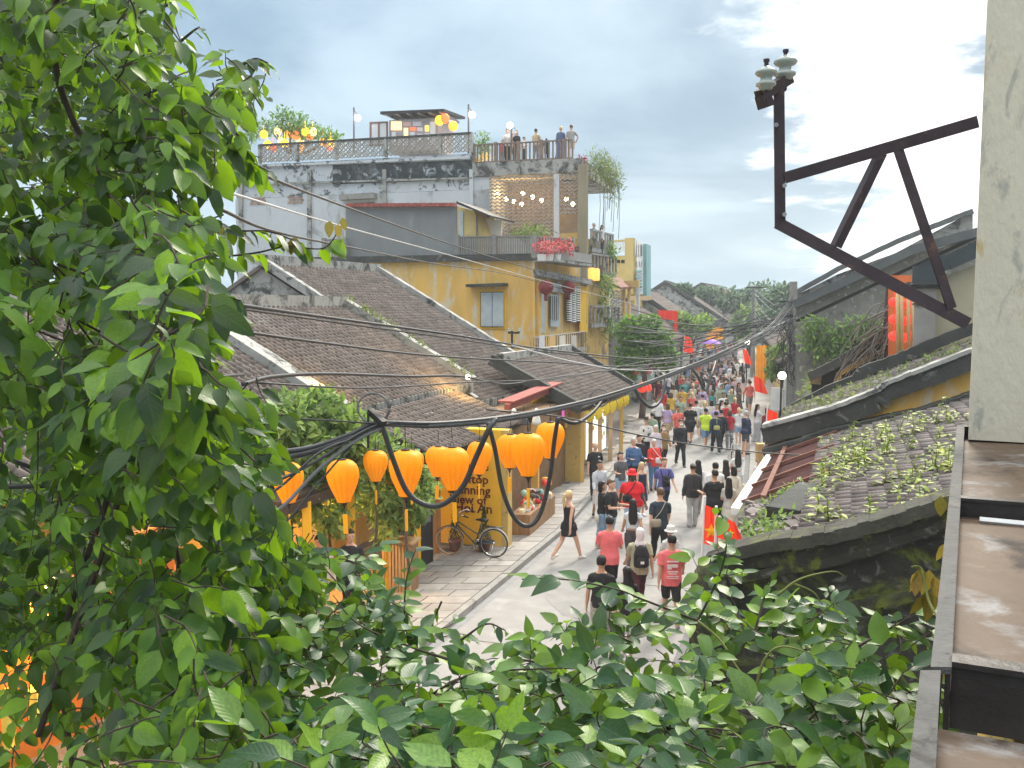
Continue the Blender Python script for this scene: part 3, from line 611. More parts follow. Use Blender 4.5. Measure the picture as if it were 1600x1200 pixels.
# street front of F
rt = Vector((.38, .925, 0))
def ff(x, y, off=0.): return FF.at(x, y, off)
mb = MB(); mb.prism([(3.7, 46.7, 0), (5.55, 51.5, 0), (2.5, 53, 0), (1, 48, 0)], (0, 0, 9.4)); part('front_wall', mb, yellow_grime, hf)
for y0, x1, y1 in ((393, 953, 372), (430, 958, 412), (512, 962, 496)):
    a = P(919, y0, 47.3); b = P(x1, y1+6, 51); b.z = a.z; mb = MB(); o_ = Vector((.9, -.35, 0)); mb.prism([a, b, b+o_*.2, a+o_*.2], (0, 0, .22)); part('balcony_floor', mb, plaster_old, hf)
    for k in range(9):
        p = lerp(a, b, k/8) + o_*.16; mb = MB(); mb.box(p + Vector((0, 0, .65)), (.1, .22, .9)); part('baluster', mb, plaster_old, hf)
    mb = MB(); mb.beam(a + o_*.16 + Vector((0, 0, 1.12)), b + o_*.16 + Vector((0, 0, 1.12)), .16, .1); part('handrail', mb, conc, hf)
for x, y in ((924, 428), (932, 429)):
    mb = MB(); p = P(x, y, 47.2); mb.zloft([(p.z-.32, .14, .14), (p.z-.28, .17, .17), (p.z+.25, .17, .17), (p.z+.32, .1, .1)], 10, p.x, p.y); single('cylinder_lantern', mb, M('orange_shade', (.8, .35, .08), .7, .1, emit=(1, .4, .08), estr=.8), 'glowing orange cylinder lantern %s the corner column' % ('beside' if x < 930 else 'a little away from'), 'lantern', True)
# ================================================================== yellow and teal building G
hg = thing('pale_building', 'pale yellow and teal building standing far beyond the tall corner column', 'building', tuple(P(970, 470, 66) * Vector((1, 1, 0))) if False else (8.5, 66, 0))
GP, GS = Plane((6.5, 68), (9.0, 66)), Plane((9.0, 66), (10.9, 72))
mb = MB(); mb.prism([(5.5, 68.8, 0), (9.0, 66, 0), (10.7, 71.5, 0), (7, 74, 0)], (0, 0, 9.6)); part('wall', mb, yellow_pale, hg)
panel(GP, [(951, 376), (992, 373), (992, 376.5), (951, 379)], .1, yellow_pale, hg, 'roof_rail')
for x in range(953, 979, 3): panel(GP, [(x, 377), (x+1, 377), (x+1, 392), (x, 392)], .1, whitep, hg, 'baluster')
panel(GP, [(979, 372), (992, 372), (992, 460), (979, 460)], .25, yellow_pale, hg, 'pier')
for x in (953, 963, 971): panel(GP, [(x, 406), (x+6, 406), (x+6, 411), (x, 411)], .04, dark, hg, 'window')
panel(GS, [(993, 375), (1010, 384), (1010, 460), (993, 460)], .1, whitep, hg, 'side_wall'); panel(GS, [(1004, 381), (1011, 384), (1011, 470), (1004, 470)], .3, teal, hg, 'teal_pier', .05)
for k in range(3): panel(GS, [(994.5+k*3.2, 382), (996.5+k*3.2, 383), (996.5+k*3.2, 400), (994.5+k*3.2, 400)], .03, glass_m, hg, 'window', .11)
for k in range(2): panel(GS, [(994.5+k*4.6, 408), (997.5+k*4.6, 408), (997.5+k*4.6, 416), (994.5+k*4.6, 416)], .03, glass_m, hg, 'window', .11)
for k in range(7): panel(GS, [(993, 422+k*5), (1002, 422+k*5), (1002, 424.5+k*5), (993, 424.5+k*5)], .06, glass_m if k % 2 else teal, hg, 'louvre', .11)
mb = MB(); mb.prism([P(984, 462, 58), P(1018, 462, 60), P(1018, 469, 60), P(984, 469, 58)], (0, .3, 0)); part('sign_board', mb, M('tan_board', (.62, .45, .25), .8, .1), hg)
# pavilion with pierced screen
hp = thing('pierced_pavilion', 'yellow trimmed balcony pavilion with a white pierced screen, beside the climbing plants', 'pavilion', (6.6, 54, 0))
PV = Plane((5.9, 54.5), (8.1, 53.5)); mb = MB(); mb.prism([(5.6, 54.6, 0), (8.05, 53.5, 0), (9.2, 57, 0), (6.8, 58, 0)], (0, 0, 5.2)); part('wall', mb, plaster_old, hp)
panel(PV, [(950, 440), (999, 438), (1000, 449), (950, 450)], .2, yellow_pale, hp, 'beam')
for x in (974, 982, 996): panel(PV, [(x, 449), (x+3.5, 449), (x+3.5, 520), (x, 520)], .2, yellow if x != 996 else white_old, hp, 'post')
mb = MB()
for i in range(5):
    for j in range(9):
        q_ = [PV.at(x, y, .05) for x, y in ((954+i*4, 453+j*5.6+(i % 2)*2), (957.4+i*4, 453+j*5.6+(i % 2)*2), (957.4+i*4, 456.6+j*5.6+(i % 2)*2), (954+i*4, 456.6+j*5.6+(i % 2)*2))]; mb.prism(q_, PV.n*.1)
part('pierced_screen', mb, whitep, hp, kind='stuff')
mb = MB(); mb.prism([P(925, 425, 52), P(962, 432, 54), P(998, 447, 55), P(970, 449, 52)], (0, 0, -.12)); part('lean_roof', mb, tile_red, hp)
# ================================================================== far dark roofs and street end
def far_house(label, pts_e, run, rise, mat, wallm=plaster_old, tw=.3):
    e0, e1 = Vector(pts_e[0]), Vector(pts_e[1]); t = thing('far_house', label, 'house', (e0.x, e0.y, 0)); v = Vector((-.95, .3, 0))*run
    R0, R1 = e0 + v + Vector((0, 0, rise)), e1 + v + Vector((0, 0, rise))
    mb = MB(); mb.prism([Vector((*(e0+v*.1).xy, 0)), Vector((*(e1+v*.1).xy, 0)), Vector((*(e1+v*1.9).xy, 0)), Vector((*(e0+v*1.9).xy, 0))], (0, 0, e0.z)); part('wall', mb, wallm, t)
    mb = MB(); mb.prism([e0+v*.15, R0-Vector((0, 0, .1)), e0+v*1.85], (.06, .2, 0)); part('gable', mb, plaster_old, t)
    tiled_roof(t, e0, e1, R0, R1, tw, .4, mat, 0, jit=.03)
    mb = MB(); mb.prism([e0+v*2, e1+v*2, R1, R0], (0, 0, -.1)); part('back_slope', mb, mat, t)
    bar('ridge', t, [R0, R1], .35, .35, plaster_dark, .1, 4); bar('verge', t, [e0, R0], .35, .3, plaster_dark, .1, 4); bar('verge', t, [R0, e0+v*2], .35, .3, plaster_dark, .1, 4)
    return t
far_house('dark grey tiled house beyond the teal building, above the red cloth awning', ((9.3, 55, 3.6), (13.2, 68, 3.6)), 4.2, 2.6, tile_m)
far_house('farther grey house at the left of the street, its ridge ending above the crowd', ((13.6, 69, 4.2), (18.5, 88, 4.2)), 4.5, 3.0, tile_m)
far_house('small grey roofed house at the end of the street beside a palm', ((24, 100, 4), (30, 122, 4)), 7, 4.5, tile_m)
far_house('reddish roofed house closing the far end of the street', ((36, 128, 4), (44, 150, 4)), 9, 5, tile_red)
# ================================================================== right-hand row
UR = Vector((.37, .929, 0)).normalized(); VR = Vector((.929, -.37, 0)).normalized()
def right_roof(label, e0, e1, ez0, ez1, run, rise, mat, tw, tl, nind, name='roof_tile', curve=None):
    t = thing('old_roofed_house', label, 'house', (e0[0], e0[1], 0)); E0, E1 = Vector((*e0, ez0)), Vector((*e1, ez1))
    R0, R1 = E0 + VR*run + Vector((0, 0, rise)), E1 + VR*run + Vector((0, 0, rise)); tiled_roof(t, E0, E1, R0, R1, tw, tl, mat, nind, thick=.2)
    return t, E0, E1, R0, R1
R1, E0, E1, Q0, Q1 = right_roof('nearest house on the right, its mossy tiles sprouting seedlings behind a black gable wall', (2.85, 8.78), (5.85, 16.72), 3.48, 3.42, 3.0, 1.0, tile_moss, .215, .185, 300)
mb = MB(); a = E0 + VR*.5 + UR*.4; b = E1 + VR*.5; mb.prism([Vector((*a.xy, 0)), Vector((*b.xy, 0)), Vector((*(b+VR*3).xy, 0)), Vector((*(a+VR*3).xy, 0))], (0, 0, 3.3)); part('wall', mb, yellow_grime, R1)
RP1 = Plane((1.83, 9.0), (4.0, 8.13))
def gable(parent, pln, pts, th, mat, name='gable_wall'):
    mb = MB(); q_ = [pln.at(x, y) for x, y in pts]; mb.prism(q_, -pln.n*th); return part(name, mb, mat, parent)
gable(R1, RP1, [(1085, 892), (1100, 872), (1140, 858), (1200, 848), (1290, 838), (1380, 815), (1480, 783), (1560, 760), (1560, 1150), (1085, 1150)], .25, moss_wall)
def px_bar(name, parent, pln, pts, w_, h, mat, off=.0, wob=.012):
    return bar(name, parent, [pln.at(x, y, off) for x, y in pts], w_, h, mat, 0, 5, wob)
px_bar('coping', R1, RP1, [(1142, 862), (1205, 846), (1290, 836), (1380, 813), (1480, 780), (1560, 757)], .36, .12, M('coping_moss', (.055, .055, .045), .95, .4, 3, stain=((.13, .145, .03), .53, 1.6, .15), stain2=((.16, .16, .14), .62, 3, .1), bump=.8, bscale=10), .0)
px_bar('coping_face', R1, RP1, [(1148, 880), (1290, 858), (1380, 835), (1480, 802), (1560, 780)], .10, .17, moss_wall, .06)
px_bar('moulding', R1, RP1, [(1140, 905), (1290, 878), (1380, 852), (1480, 816), (1560, 790)], .12, .09, moss_wall, .06)
px_bar('lower_band', R1, RP1, [(1100, 965), (1290, 955), (1400, 935), (1560, 900)], .10, .11, moss_wall, .05)
mb = MB(); p = RP1.at(1112, 915); mb.zloft([(3.9-1.6, .22, .2), (p.z-.25, .22, .2), (p.z+.05, .21, .19), (p.z+.20, .15, .14), (p.z+.24, .05, .05)], 12, p.x, p.y); part('end_post', mb, moss_wall, R1, True)
mb = MB(); mb.prism([E1 + UR*.05, E1 + VR*3.6 + Vector((0, 0, 1.2)) + UR*.05, E1 + VR*3.6 + UR*.05 - Vector((0, 0, 1))], UR*.2); part('far_gable', mb, plaster_dark, R1)
# sheet-metal awning
rust = M('rust_sheet', (.085, .034, .030), .8, .35, 3, stain=((.19, .085, .06), .54, 2, .2), bump=.2, stretch=(1, 4, 1))
aw = thing('metal_awning', 'rusty corrugated metal awning with a white edge, sloping over the right pavement', 'awning', (3.3, 12.6, 0))
a0, a1 = Vector((3.15, 12.2, 3.06)), Vector((4.95, 16.8, 3.06)); b0, b1 = a0 + VR*1.15 + Vector((0, 0, .50)), a1 + VR*1.15 + Vector((0, 0, .50))
mb = MB(); n = 66; vs = []; up = (a1-a0).cross(b0-a0).normalized(); up = up if up.z > 0 else -up
for i in range(n+1):
    z = up*(.022 if i % 2 else -.022); vs += [lerp(a0, a1, i/n) + z, lerp(b0, b1, i/n) + z]
mb.add(vs, [(2*i, 2*i+1, 2*i+3, 2*i+2) for i in range(n)]); mb.add([v - up*.006 for v in vs], [(2*i+2, 2*i+3, 2*i+1, 2*i) for i in range(n)]); part('corrugated_sheet', mb, rust, aw, fix=False)
mb = MB(); mb.beam(a0 - VR*.06, a1 - VR*.06, .12, .10); part('white_gutter', mb, whitep, aw)
for t, s in ((.08, .02), (.33, .05), (.62, .0), (.93, .04)):
    mb = MB(); mb.beam(lerp(a0, a1, t) + up*.06, lerp(b0, b1, t+s) + up*.06, .06, .05); part('batten', mb, M('old_batten', (.17, .075, .055), .85, .3, 4), aw)
mb = MB(); mb.beam(lerp(a0, b0, .3) + up*.09, lerp(a1, b1, .22) + up*.09, .07, .05); part('pole', mb, M('old_batten', (0, 0, 0)), aw)
for t in (.05, .5, .95):
    p = lerp(a0, a1, t) - VR*-.1; mb = MB(); mb.tube([Vector((p.x, p.y, 0)), p], .035, 8); part('support', mb, greyiron, aw)
single('broken_slab', MB().beam(Vector((3.25, 10.6, 3.38)), Vector((3.95, 11.5, 3.50)), .42, .20), plaster_dark, 'dark broken slab lying at the lower corner of the mossy roof', 'slab')
mb = MB(); mb.prism([Vector((1.98, 9.02, 3.16)), Vector((3.0, 8.7, 3.50)), Vector((4.35, 12.4, 3.46)), Vector((3.28, 12.5, 3.12))], Vector((0, 0, -.16))); part('broken_eave', mb, M('mossy_slab', (.07, .068, .055), .95, .4, 2, stain=((.12, .14, .03), .52, 2, .15), stain2=((.18, .17, .15), .6, 4, .1), bump=.8, bscale=9), R1)
rs = MB()
for i in range(150):
    u, v = R.random(), R.random(); p = lerp(lerp(Vector((2.1, 9.0, 3.19)), Vector((3.36, 12.4, 3.15)), u), lerp(Vector((3.0, 8.75, 3.50)), Vector((4.35, 12.35, 3.46)), u), v); rs.box(p, (R.uniform(.1, .2), R.uniform(.08, .16), .05), R.uniform(0, 3), R.uniform(-.3, .3), R.uniform(-.3, .3))
part('loose_tiles', rs, tile_moss, R1, kind='stuff')
# second house
R2, E0, E1, Q0, Q1 = right_roof('second house on the right with a lichen roof and black verge above ochre', (5.0, 17.35), (6.95, 22.4), 3.2, 3.3, 4.6, 2.0, tile_moss, .19, .17, 300)
RP2 = Plane((4.9, 17.2), (8.12, 15.92))
gable(R2, RP2, [(1197, 672), (1345, 628), (1378, 608), (1560, 540), (1560, 800), (1220, 800)], .22, yellow)
px_bar('verge', R2, RP2, [(1193, 680), (1300, 652), (1372, 628), (1382, 612), (1450, 588), (1560, 545)], .34, .34, plaster_dark, .05)
px_bar('verge_cap', R2, RP2, [(1193, 664), (1300, 636), (1368, 610), (1386, 598), (1450, 572), (1560, 530)], .44, .07, plaster_old, .05)
px_bar('lower_ledge', R2, RP2, [(1197, 712), (1300, 680), (1430, 652), (1560, 612)], .55, .30, plaster_dark, .15)
RP2b = Plane((6.9, 22.5), (10.65, 21.0))
px_bar('far_verge', R2, RP2b, [(1228, 645), (1290, 612), (1340, 592), (1345, 582), (1400, 562), (1440, 545), (1480, 528), (1560, 500)], .3, .26, plaster_dark, .0)
mb = MB(); mb.prism([Vector((5.6, 17.4, 0)), Vector((7.4, 22.3, 0)), Vector((11, 21, 0)), Vector((9.2, 16, 0))], (0, 0, 3.2)); part('wall', mb, yellow_grime, R2)
# cream wall with column and lanterns, set back between the second and third house
cw = thing('cream_wall', 'stained cream wall with a dark sloping coping, behind the second roof on the right', 'wall', (9.6, 21.8, 0)); CP = Plane((9.2, 22.3), (12.2, 21.1))
gable(cw, CP, [(1452, 440), (1580, 392), (1580, 600), (1452, 600)], .25, M('cream', (.42, .38, .27), .9, .15, 1, stain=((.20, .19, .16), .55, 1.2, .2), stain2=((.52, .36, .12), .62, 1.3, .15), bump=.2), 'wall')
px_bar('coping', cw, CP, [(1440, 424), (1480, 410), (1580, 366)], .4, .36, M('coping_dark', (.05, .062, .068), .9, .25, 3, stain=((.15, .16, .16), .6, 2, .2)), .1)
pc = thing('masonry_column', 'grey masonry column with a moulded dark capital, at the end of the cream wall', 'column', tuple(CP.at(1442, 560, .2))); p = CP.at(1442, 560, .2); rz = math.atan2(CP.d.y, CP.d.x)
zt = CP.at(1442, 450, .2).z
for z0, z1, w_, nm, mt in ((2.6, zt-.02, .46, 'shaft', conc), (zt-.42, zt-.36, .54, 'neck_ring', plaster_dark), (zt-.02, zt+.07, .66, 'capital_lower', plaster_dark), (zt+.07, zt+.14, .85, 'capital_slab', plaster_dark), (zt+.14, zt+.52, .60, 'capital_block', M('coping_dark', (0, 0, 0)))):
    mb = MB(); mb.box((p.x, p.y, (z0+z1)/2), (w_, w_, z1-z0-.003), rz); part(nm, mb, mt, pc)
rl_m = M('red_lantern', (.72, .035, .025), .5, .15, 4, emit=(1, .08, .04), estr=.35, island=.2)
PL = Plane((8.6, 24.2), (10.4, 23.5))
mb = MB(); q_ = [PL.at(x, y, -.5) for x, y in ((1388, 430), (1428, 430), (1428, 556), (1388, 556))]; mb.prism(q_, -PL.n*.1); single('orange_backboard', mb, M('orange_board', (.55, .17, .05), .8, .2, 2), 'orange board behind the hanging red lanterns', 'board')
for j, y in enumerate((472, 499, 525)):
    for i, x in enumerate((1397, 1411, 1424)):
        if i == 2 and j == 3: continue
        mb = MB(); c = PL.at(x, y + (i % 2)*3); mb.ball(c, (.15, .15, .13), 10); mb.tube([c + Vector((0, 0, .13)), c + Vector((0, 0, .3))], .01, 4)
        single('red_lantern', mb, rl_m, '%s red round lantern in the %s hanging between the bamboo poles' % (('first', 'middle', 'last')[i], ('top row', 'middle row', 'bottom row')[j]), 'lantern', True, 'red lanterns in rows by the column')
for x, y0, y1 in ((1402, 445, 560), (1408, 445, 552), (1419, 450, 556), (1426, 452, 548)):
    mb = MB(); mb.tube([PL.at(x, y0, .25), PL.at(x+1, y1, .25)], .045, 7); single('bamboo_pole', mb, M('bamboo', (.50, .38, .20), .6, .2, 5), {1402: 'leftmost', 1408: 'second', 1419: 'third', 1426: 'rightmost'}[x] + ' of the upright bamboo poles in front of the red lanterns', 'pole', True, 'bamboo poles before the lanterns')
# third house with roots
R3, E0, E1, Q0, Q1 = right_roof('third house on the right, its eave overgrown with roots above a dark open room', (8.9, 27.2), (12.2, 36.5), 3.05, 3.1, 4.2, 1.9, tile_moss, .22, .22, 200)
RP3 = Plane((8.9, 27), (12.6, 25.5))
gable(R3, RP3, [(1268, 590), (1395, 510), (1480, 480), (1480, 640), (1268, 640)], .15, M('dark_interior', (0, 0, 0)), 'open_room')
px_bar('verge', R3, RP3, [(1264, 588), (1300, 572), (1345, 545), (1395, 505), (1480, 470)], .4, .26, plaster_dark, .1)
px_bar('ochre_arch', R3, RP3, [(1306, 600), (1312, 583), (1336, 570), (1365, 556)], .1, .16, yellow, .08)
px_bar('ochre_post', R3, RP3, [(1274, 600), (1276, 584)], .1, .3, yellow_grime, .05)
rt_ = thing('climbing_roots', 'tangle of pale grey roots draped over the dark opening of the third house', 'roots', tuple(RP3.at(1370, 560, .3)))
rm = M('root_bark', (.17, .145, .125), .9, .3, 5)
for i in range(32):
    x0, y0 = R.uniform(1385, 1398), R.uniform(468, 545); tx, ty = R.uniform(1300, 1400), R.uniform(535, 592)
    if i < 18: tx, ty = R.uniform(1305, 1375), 620-(R.uniform(1305, 1375)-1305)*.6 - R.uniform(0, 45)
    mx, my = (x0+tx)/2 + R.uniform(-10, 14), min(y0, ty) + R.uniform(0, 40)
    pts = catmull([RP3.at(x, y, R.uniform(.15, .6)) for x, y in ((x0, y0), (mx, my), (tx, ty), (tx + R.uniform(-8, 8), ty + R.uniform(4, 22)))], 5)
    mb = MB(); mb.tube(pts, [R.uniform(.012, .034)*(1-.5*k/len(pts)) for k in range(len(pts))], 5); part('root', mb, rm, rt_, True)
mb = MB(); mb.tube([RP3.at(1394, 600, .2), RP3.at(1391, 520, .25), RP3.at(1393, 440, .2)], [.18, .22, .15], 8); part('trunk', mb, M('dark_bark', (.07, .055, .05), .95, .35, 4), rt_)
# fourth and fifth houses: tall stained gables
R4 = thing('stained_gable_house', 'tall house behind with a grey lichen gable and long dark sloping verge', 'house', (12, 36.5, 0)); RP4 = Plane((11.6, 37), (18.5, 34.3))
gable(R4, RP4, [(1243, 476), (1340, 430), (1420, 400), (1530, 372), (1530, 640), (1243, 640)], .3, M('lichen_wall', (.21, .20, .175), .92, .3, 1.2, stain=((.44, .42, .37), .56, 5.5, .07), stain2=((.075, .078, .07), .54, 1, .2), bump=.3))
px_bar('verge', R4, RP4, [(1240, 476), (1340, 431), (1420, 393), (1530, 362)], .5, .34, M('verge_grey', (.10, .108, .11), .9, .25, 2, stain=((.2, .21, .21), .6, 2, .2)), .2)
tiled_roof(R4, RP4.at(1243, 500), RP4.at(1243, 500) + UR*14, RP4.at(1530, 365), RP4.at(1530, 365) + UR*14, .3, .4, tile_moss, 0)
R5 = thing('farther_gable_house', 'farther house on the right whose thin dark verge rises above the lichen gable', 'house', (16, 50, 0)); RP5 = Plane((16.5, 52), (26, 48))
gable(R5, RP5, [(1243, 462), (1310, 428), (1400, 395), (1520, 330), (1520, 640), (1243, 640)], .3, plaster_old)
px_bar('verge', R5, RP5, [(1243, 458), (1310, 420), (1400, 378), (1480, 345), (1520, 330)], .5, .26, M('verge_grey', (0, 0, 0)), .2)
# eaves of the far right row, behind the pole
for i, (lab, e0, e1) in enumerate((('low roofed shop past the concrete pole, trimmed with ochre', (13.2, 44.5), (16.3, 56)), ('farther low shop on the right with ochre front', (17, 58), (22, 78)), ('last low shop visible on the right of the street', (22.6, 80), (31, 112)))):
    t, a, b, c, d_ = right_roof(lab, e0, e1, 3.0, 3.0, 5, 2.2, tile_m, .4, .45, 0)
    mb = MB(); mb.prism([Vector((e0[0]+.4, e0[1], 0)), Vector((e1[0]+.4, e1[1], 0)), Vector((e1[0]+5, e1[1]-2, 0)), Vector((e0[0]+5, e0[1]-2, 0))], (0, 0, 2.95)); part('wall', mb, yellow, t)
# ================================================================== near pillar of the viewer's building, bracket and tray
pw = M('pillar_paint', (.60, .55, .44), .85, .10, 1.4, stain=((.50, .35, .12), .57, 3.6, .12), stain2=((.40, .385, .33), .55, 5.0, .12), bump=.3, bscale=20, stretch=(1.6, 1.6, .6))
pd = Vector((.475, .88, 0)).normalized()
pl_ = thing('pillar', 'pale stained plaster pillar at the right edge, close to the viewer', 'pillar', (2.2, 4.1, 0)); c0 = Vector((2.055, 4.0, 0))
mb = MB(); c1 = c0 + Vector((.9, -.42, 0)); mb.prism([Vector((c0.x, c0.y, 5.30)), Vector((c1.x, c1.y, 5.30)), Vector((c1.x+.5, c1.y+.9, 5.30)), Vector((c0.x+.45, c0.y+.88, 5.30))], (0, 0, 3.6)); part('shaft', mb, pw, pl_)
iron = M('painted_angle_iron', (.045, .030, .034), .6, .3, 12, stain=((.13, .062, .045), .57, 16, .12), spec=.35, bump=.12)
bk = thing('iron_bracket', 'dark angle iron bracket with two porcelain insulators, bolted to the pillar', 'bracket', (2.05, 4.02, 5.6))
bp = lambda x, y, d=3.95: P(x, y, d)
DB = lambda x: 4.0 + (1525-x)/310*.22      # the frame stands out from the wall towards the street
def angle(name, a, b, w_=.085):
    a, b = P(*a, DB(a[0])), P(*b, DB(b[0])); mb = MB(); mb.beam(a, b, .012, w_, up=Vector((0, 1, 0)).cross(b-a) if False else (b-a).cross(Vector((0, 1, 0)))); 
    u = (b-a).cross(Vector((0, 1, 0))).normalized(); u = u if u.z > 0 else -u
    mb2 = MB(); mb2.beam(a + u*(w_/2-.006) + Vector((0, .035, 0)), b + u*(w_/2-.006) + Vector((0, .035, 0)), .07, .012, up=u); mb.add(mb2.v, mb2.f)
    mb.v = [v for v in mb.v]; return part(name, mb, iron, bk)
angle('post', (1217, 128), (1219, 356), .048); angle('top_arm', (1226, 278), (1528, 190), .052); angle('lower_arm', (1214, 348), (1513, 506), .054)
angle('brace', (1380, 240), (1309, 386), .034); angle('brace', (1404, 235), (1487, 482), .042)
mb = MB(); a, b = P(1187, 150, 4.16), P(1232, 122, 4.28); mb.beam(a, b, .05, .05); mb.beam(a + Vector((0, 0, -.03)), a + Vector((.05, .02, -.01)), .05, .06); part('cross_arm', mb, iron, bk)
for x, y in ((1213, 195), (1226, 290), (1226, 335)): mb = MB(); mb.tube([P(x, y, 4.17), P(x, y, 4.21)], .011, 6); part('bolt', mb, M('bolt', (.35, .35, .36), .4, .1), bk)
por = M('porcelain', (.33, .36, .33), .25, .12, 4, stain=((.24, .23, .19), .6, 6, .2), spec=.5, bump=.02)
for px, py, d_, k in ((1197, 124, 4.1, .80), (1227, 108, 4.26, .88)):
    it = thing('insulator', 'grey porcelain spool insulator on the %s of the iron bracket' % ('lower outer end' if px < 1210 else 'taller right end'), 'insulator', tuple(P(px, py, d_)))
    prof = [(.02, -.06), (.036, -.055), (.040, -.042), (.054, -.034), (.056, -.022), (.040, -.010), (.030, .0), (.032, .012), (.052, .022), (.062, .034), (.058, .046), (.036, .058), (.022, .066), (.018, .07)]
    mb = MB(); c = P(px, py, d_); mb.lathe([(r*k, z*k) for r, z in prof], c, 20); part('porcelain_body', mb, por, it, True)
    mb = MB(); mb.lathe([(.006, -.1), (.010, -.09), (.010, .075), (.014, .076), (.014, .088), (.004, .09)], c, 8); part('bolt', mb, iron, it)
# stepped sheet-metal tray below the pillar
tr = thing('roof_gutter_tray', 'weathered sheet metal tray with raised ribs, below the pillar at the lower right', 'gutter', (1.2, 2.4, 5.3))
tm = M('tray_floor', (.12, .082, .055), .6, .35, 1.3, stain=((.25, .245, .24), .50, 4.5, .2), stain2=((.025, .017, .013), .50, 2.6, .16), bump=.25, spec=.25)
rimm = M('tray_rim', (.075, .074, .070), .7, .35, 9, stain=((.028, .026, .024), .54, 14, .12), stain2=((.15, .13, .095), .58, 8, .12), bump=.25, spec=.4)
ribm = M('tray_rib', (.028, .023, .021), .5, .3, 6, spec=.45)
zr = 5.34; Zv = Vector((0, 0, 1))
uo, ui = [Gz(1495, 668, zr), Gz(1454, 1042, zr)], [Gz(1507, 668, zr), Gz(1487, 1042, zr)]
lo_, li_ = [Gz(1438, 1047, zr+.012), Gz(1420, 1200, zr+.012)], [Gz(1470, 1047, zr+.012), Gz(1462, 1200, zr+.012)]
lo_[1] = lo_[0] + (lo_[1]-lo_[0])*2.2; li_[1] = li_[0] + (li_[1]-li_[0])*2.2
uo[0] += (uo[0]-uo[1])*.03; ui[0] += (ui[0]-ui[1])*.03
dv = (ui[0]-ui[1]).normalized(); sv = Vector((dv.y, -dv.x, 0))
for oo, ii in ((uo, ui), (lo_, li_)):
    mb = MB(); mb.prism([oo[1], oo[0], ii[0], ii[1]], -Zv*.012); part('rim', mb, rimm, tr)
    for e, nm, mt, hh, w_ in ((oo, 'outer_side', rimm, .24, .010), (ii, 'inner_side', ribm, .13, -.008)):
        mb = MB(); sh_ = sv*w_; p_, q_ = e[1]-Zv*.0125 + sv*(.001 if w_ > 0 else -.001), e[0]-Zv*.0125 + sv*(.001 if w_ > 0 else -.001); mb.prism([p_, q_, q_ + sh_, p_ + sh_], -Zv*hh); part(nm, mb, mt, tr)
def inn(py): return ui[1] + dv*((Gz(1490, py, zr)-ui[1]).dot(dv))
for p_, q_, dz in ((ui[1]+dv*.012, inn(782), .05), (inn(782)+dv*.012, ui[0]+dv*.3, .05), (li_[1], li_[0]-dv*.004, .09)):
    mb = MB(); mb.prism([p_-Zv*dz-sv*.007, q_-Zv*dz-sv*.007, q_-Zv*(dz-.02)+sv*1.4, p_-Zv*(dz-.02)+sv*1.4], -Zv*.02); part('tray_floor', mb, tm, tr)
for p_, hh in ((ui[0]-dv*.10, .07), (inn(780), .08), (ui[1]+dv*.01, .10)):
    mb = MB(); p_ = p_ - Zv*.003; mb.prism([p_, p_+dv*.02, p_+dv*.02+sv*1.4+Zv*.02, p_+sv*1.4+Zv*.02], -Zv*hh); part('rib', mb, ribm, tr)
    mb = MB(); p_ = p_ + Zv*.001; mb.prism([p_-dv*.006, p_+dv*.034, p_+dv*.034+sv*1.4+Zv*.02, p_-dv*.006+sv*1.4+Zv*.02], Zv*.009); part('rib_lip', mb, ribm, tr)
A_ = ui[1]; TL = (ui[0]-ui[1]).length
def tp(s_, t, z): q = ui[1] + dv*s_ + sv*t; return Vector((q.x, q.y, z))
mb = MB(); mb.tube(catmull([*[inn(782) - dv*.04 + sv*t_ - Zv*.04 for t_ in (.05, .12, .2, .26)]], 4), .010, 5); single('paint_flake', mb, whitep, 'small white flake lying in the metal tray under its middle rib', 'flake')
# the wall of the viewer's building under the tray
mb = MB(); mb.prism([tp(-.6, .12, 0), tp(TL+.3, .12, 0), tp(TL+.3, .6, 0), tp(-.6, .6, 0)], (0, 0, zr-.35)); single('lower_wall', mb, yellow_grime, 'ochre wall of the near building, under the metal tray', 'wall')
# ================================================================== poles and street lights
pole_m = M('concrete_pole', (.26, .25, .235), .9, .2, 2, stain=((.12, .12, .115), .56, 3, .2))
def pole(label, px, base_d, top_py, w_, arm=None):
    b = P(px, 478, base_d); z = P(px, top_py, base_d).z; t = thing('utility_pole', label, 'utility pole', (b.x, b.y, 0)); mb = MB()
    mb.zloft([(0, w_, w_*.8), (z, w_*.62, w_*.5)], 8, b.x, b.y); part('post', mb, pole_m, t)
    for zz_ in arm or ():
        mb = MB(); mb.box((b.x, b.y-.12, zz_), (1.5, .08, .09), .1); part('cross_arm', mb, blackiron, t)
        for k in (-.6, -.2, .2, .6): mb = MB(); mb.lathe([(.02, 0), (.05, .03), (.03, .07), (.045, .1), (.01, .13)], (b.x+k, b.y-.12, zz_+.045), 8); part('insulator', mb, por, t)
    return t, b, z
pt, pb, pz = pole('thick concrete utility pole with a mass of wires, on the right of the street', 1239, 44, 440, .30, (6.1, 5.4))
mb = MB(); mb.tube([(pb.x-.35, pb.y-.2, .1), (pb.x-.34, pb.y-.2, 2.9)], .07, 7); part('cable_pipe', mb, whitep, pt)
mb = MB(); mb.box((pb.x-.75, pb.y-.25, 1.35), (.5, .3, 1.1)); part('meter_box', mb, whitep, pt)
mb = MB()
for i in range(40):
    a = Vector((pb.x + R.uniform(-.8, .5), pb.y - R.uniform(.15, .5), R.uniform(3.2, 5.4))); pts = [a]
    for k in range(5): pts.append(pts[-1] + Vector((R.uniform(-.3, .3), R.uniform(-.1, .1), -R.uniform(.1, .5))))
    mb.tube(catmull(pts, 3), .018, 4)
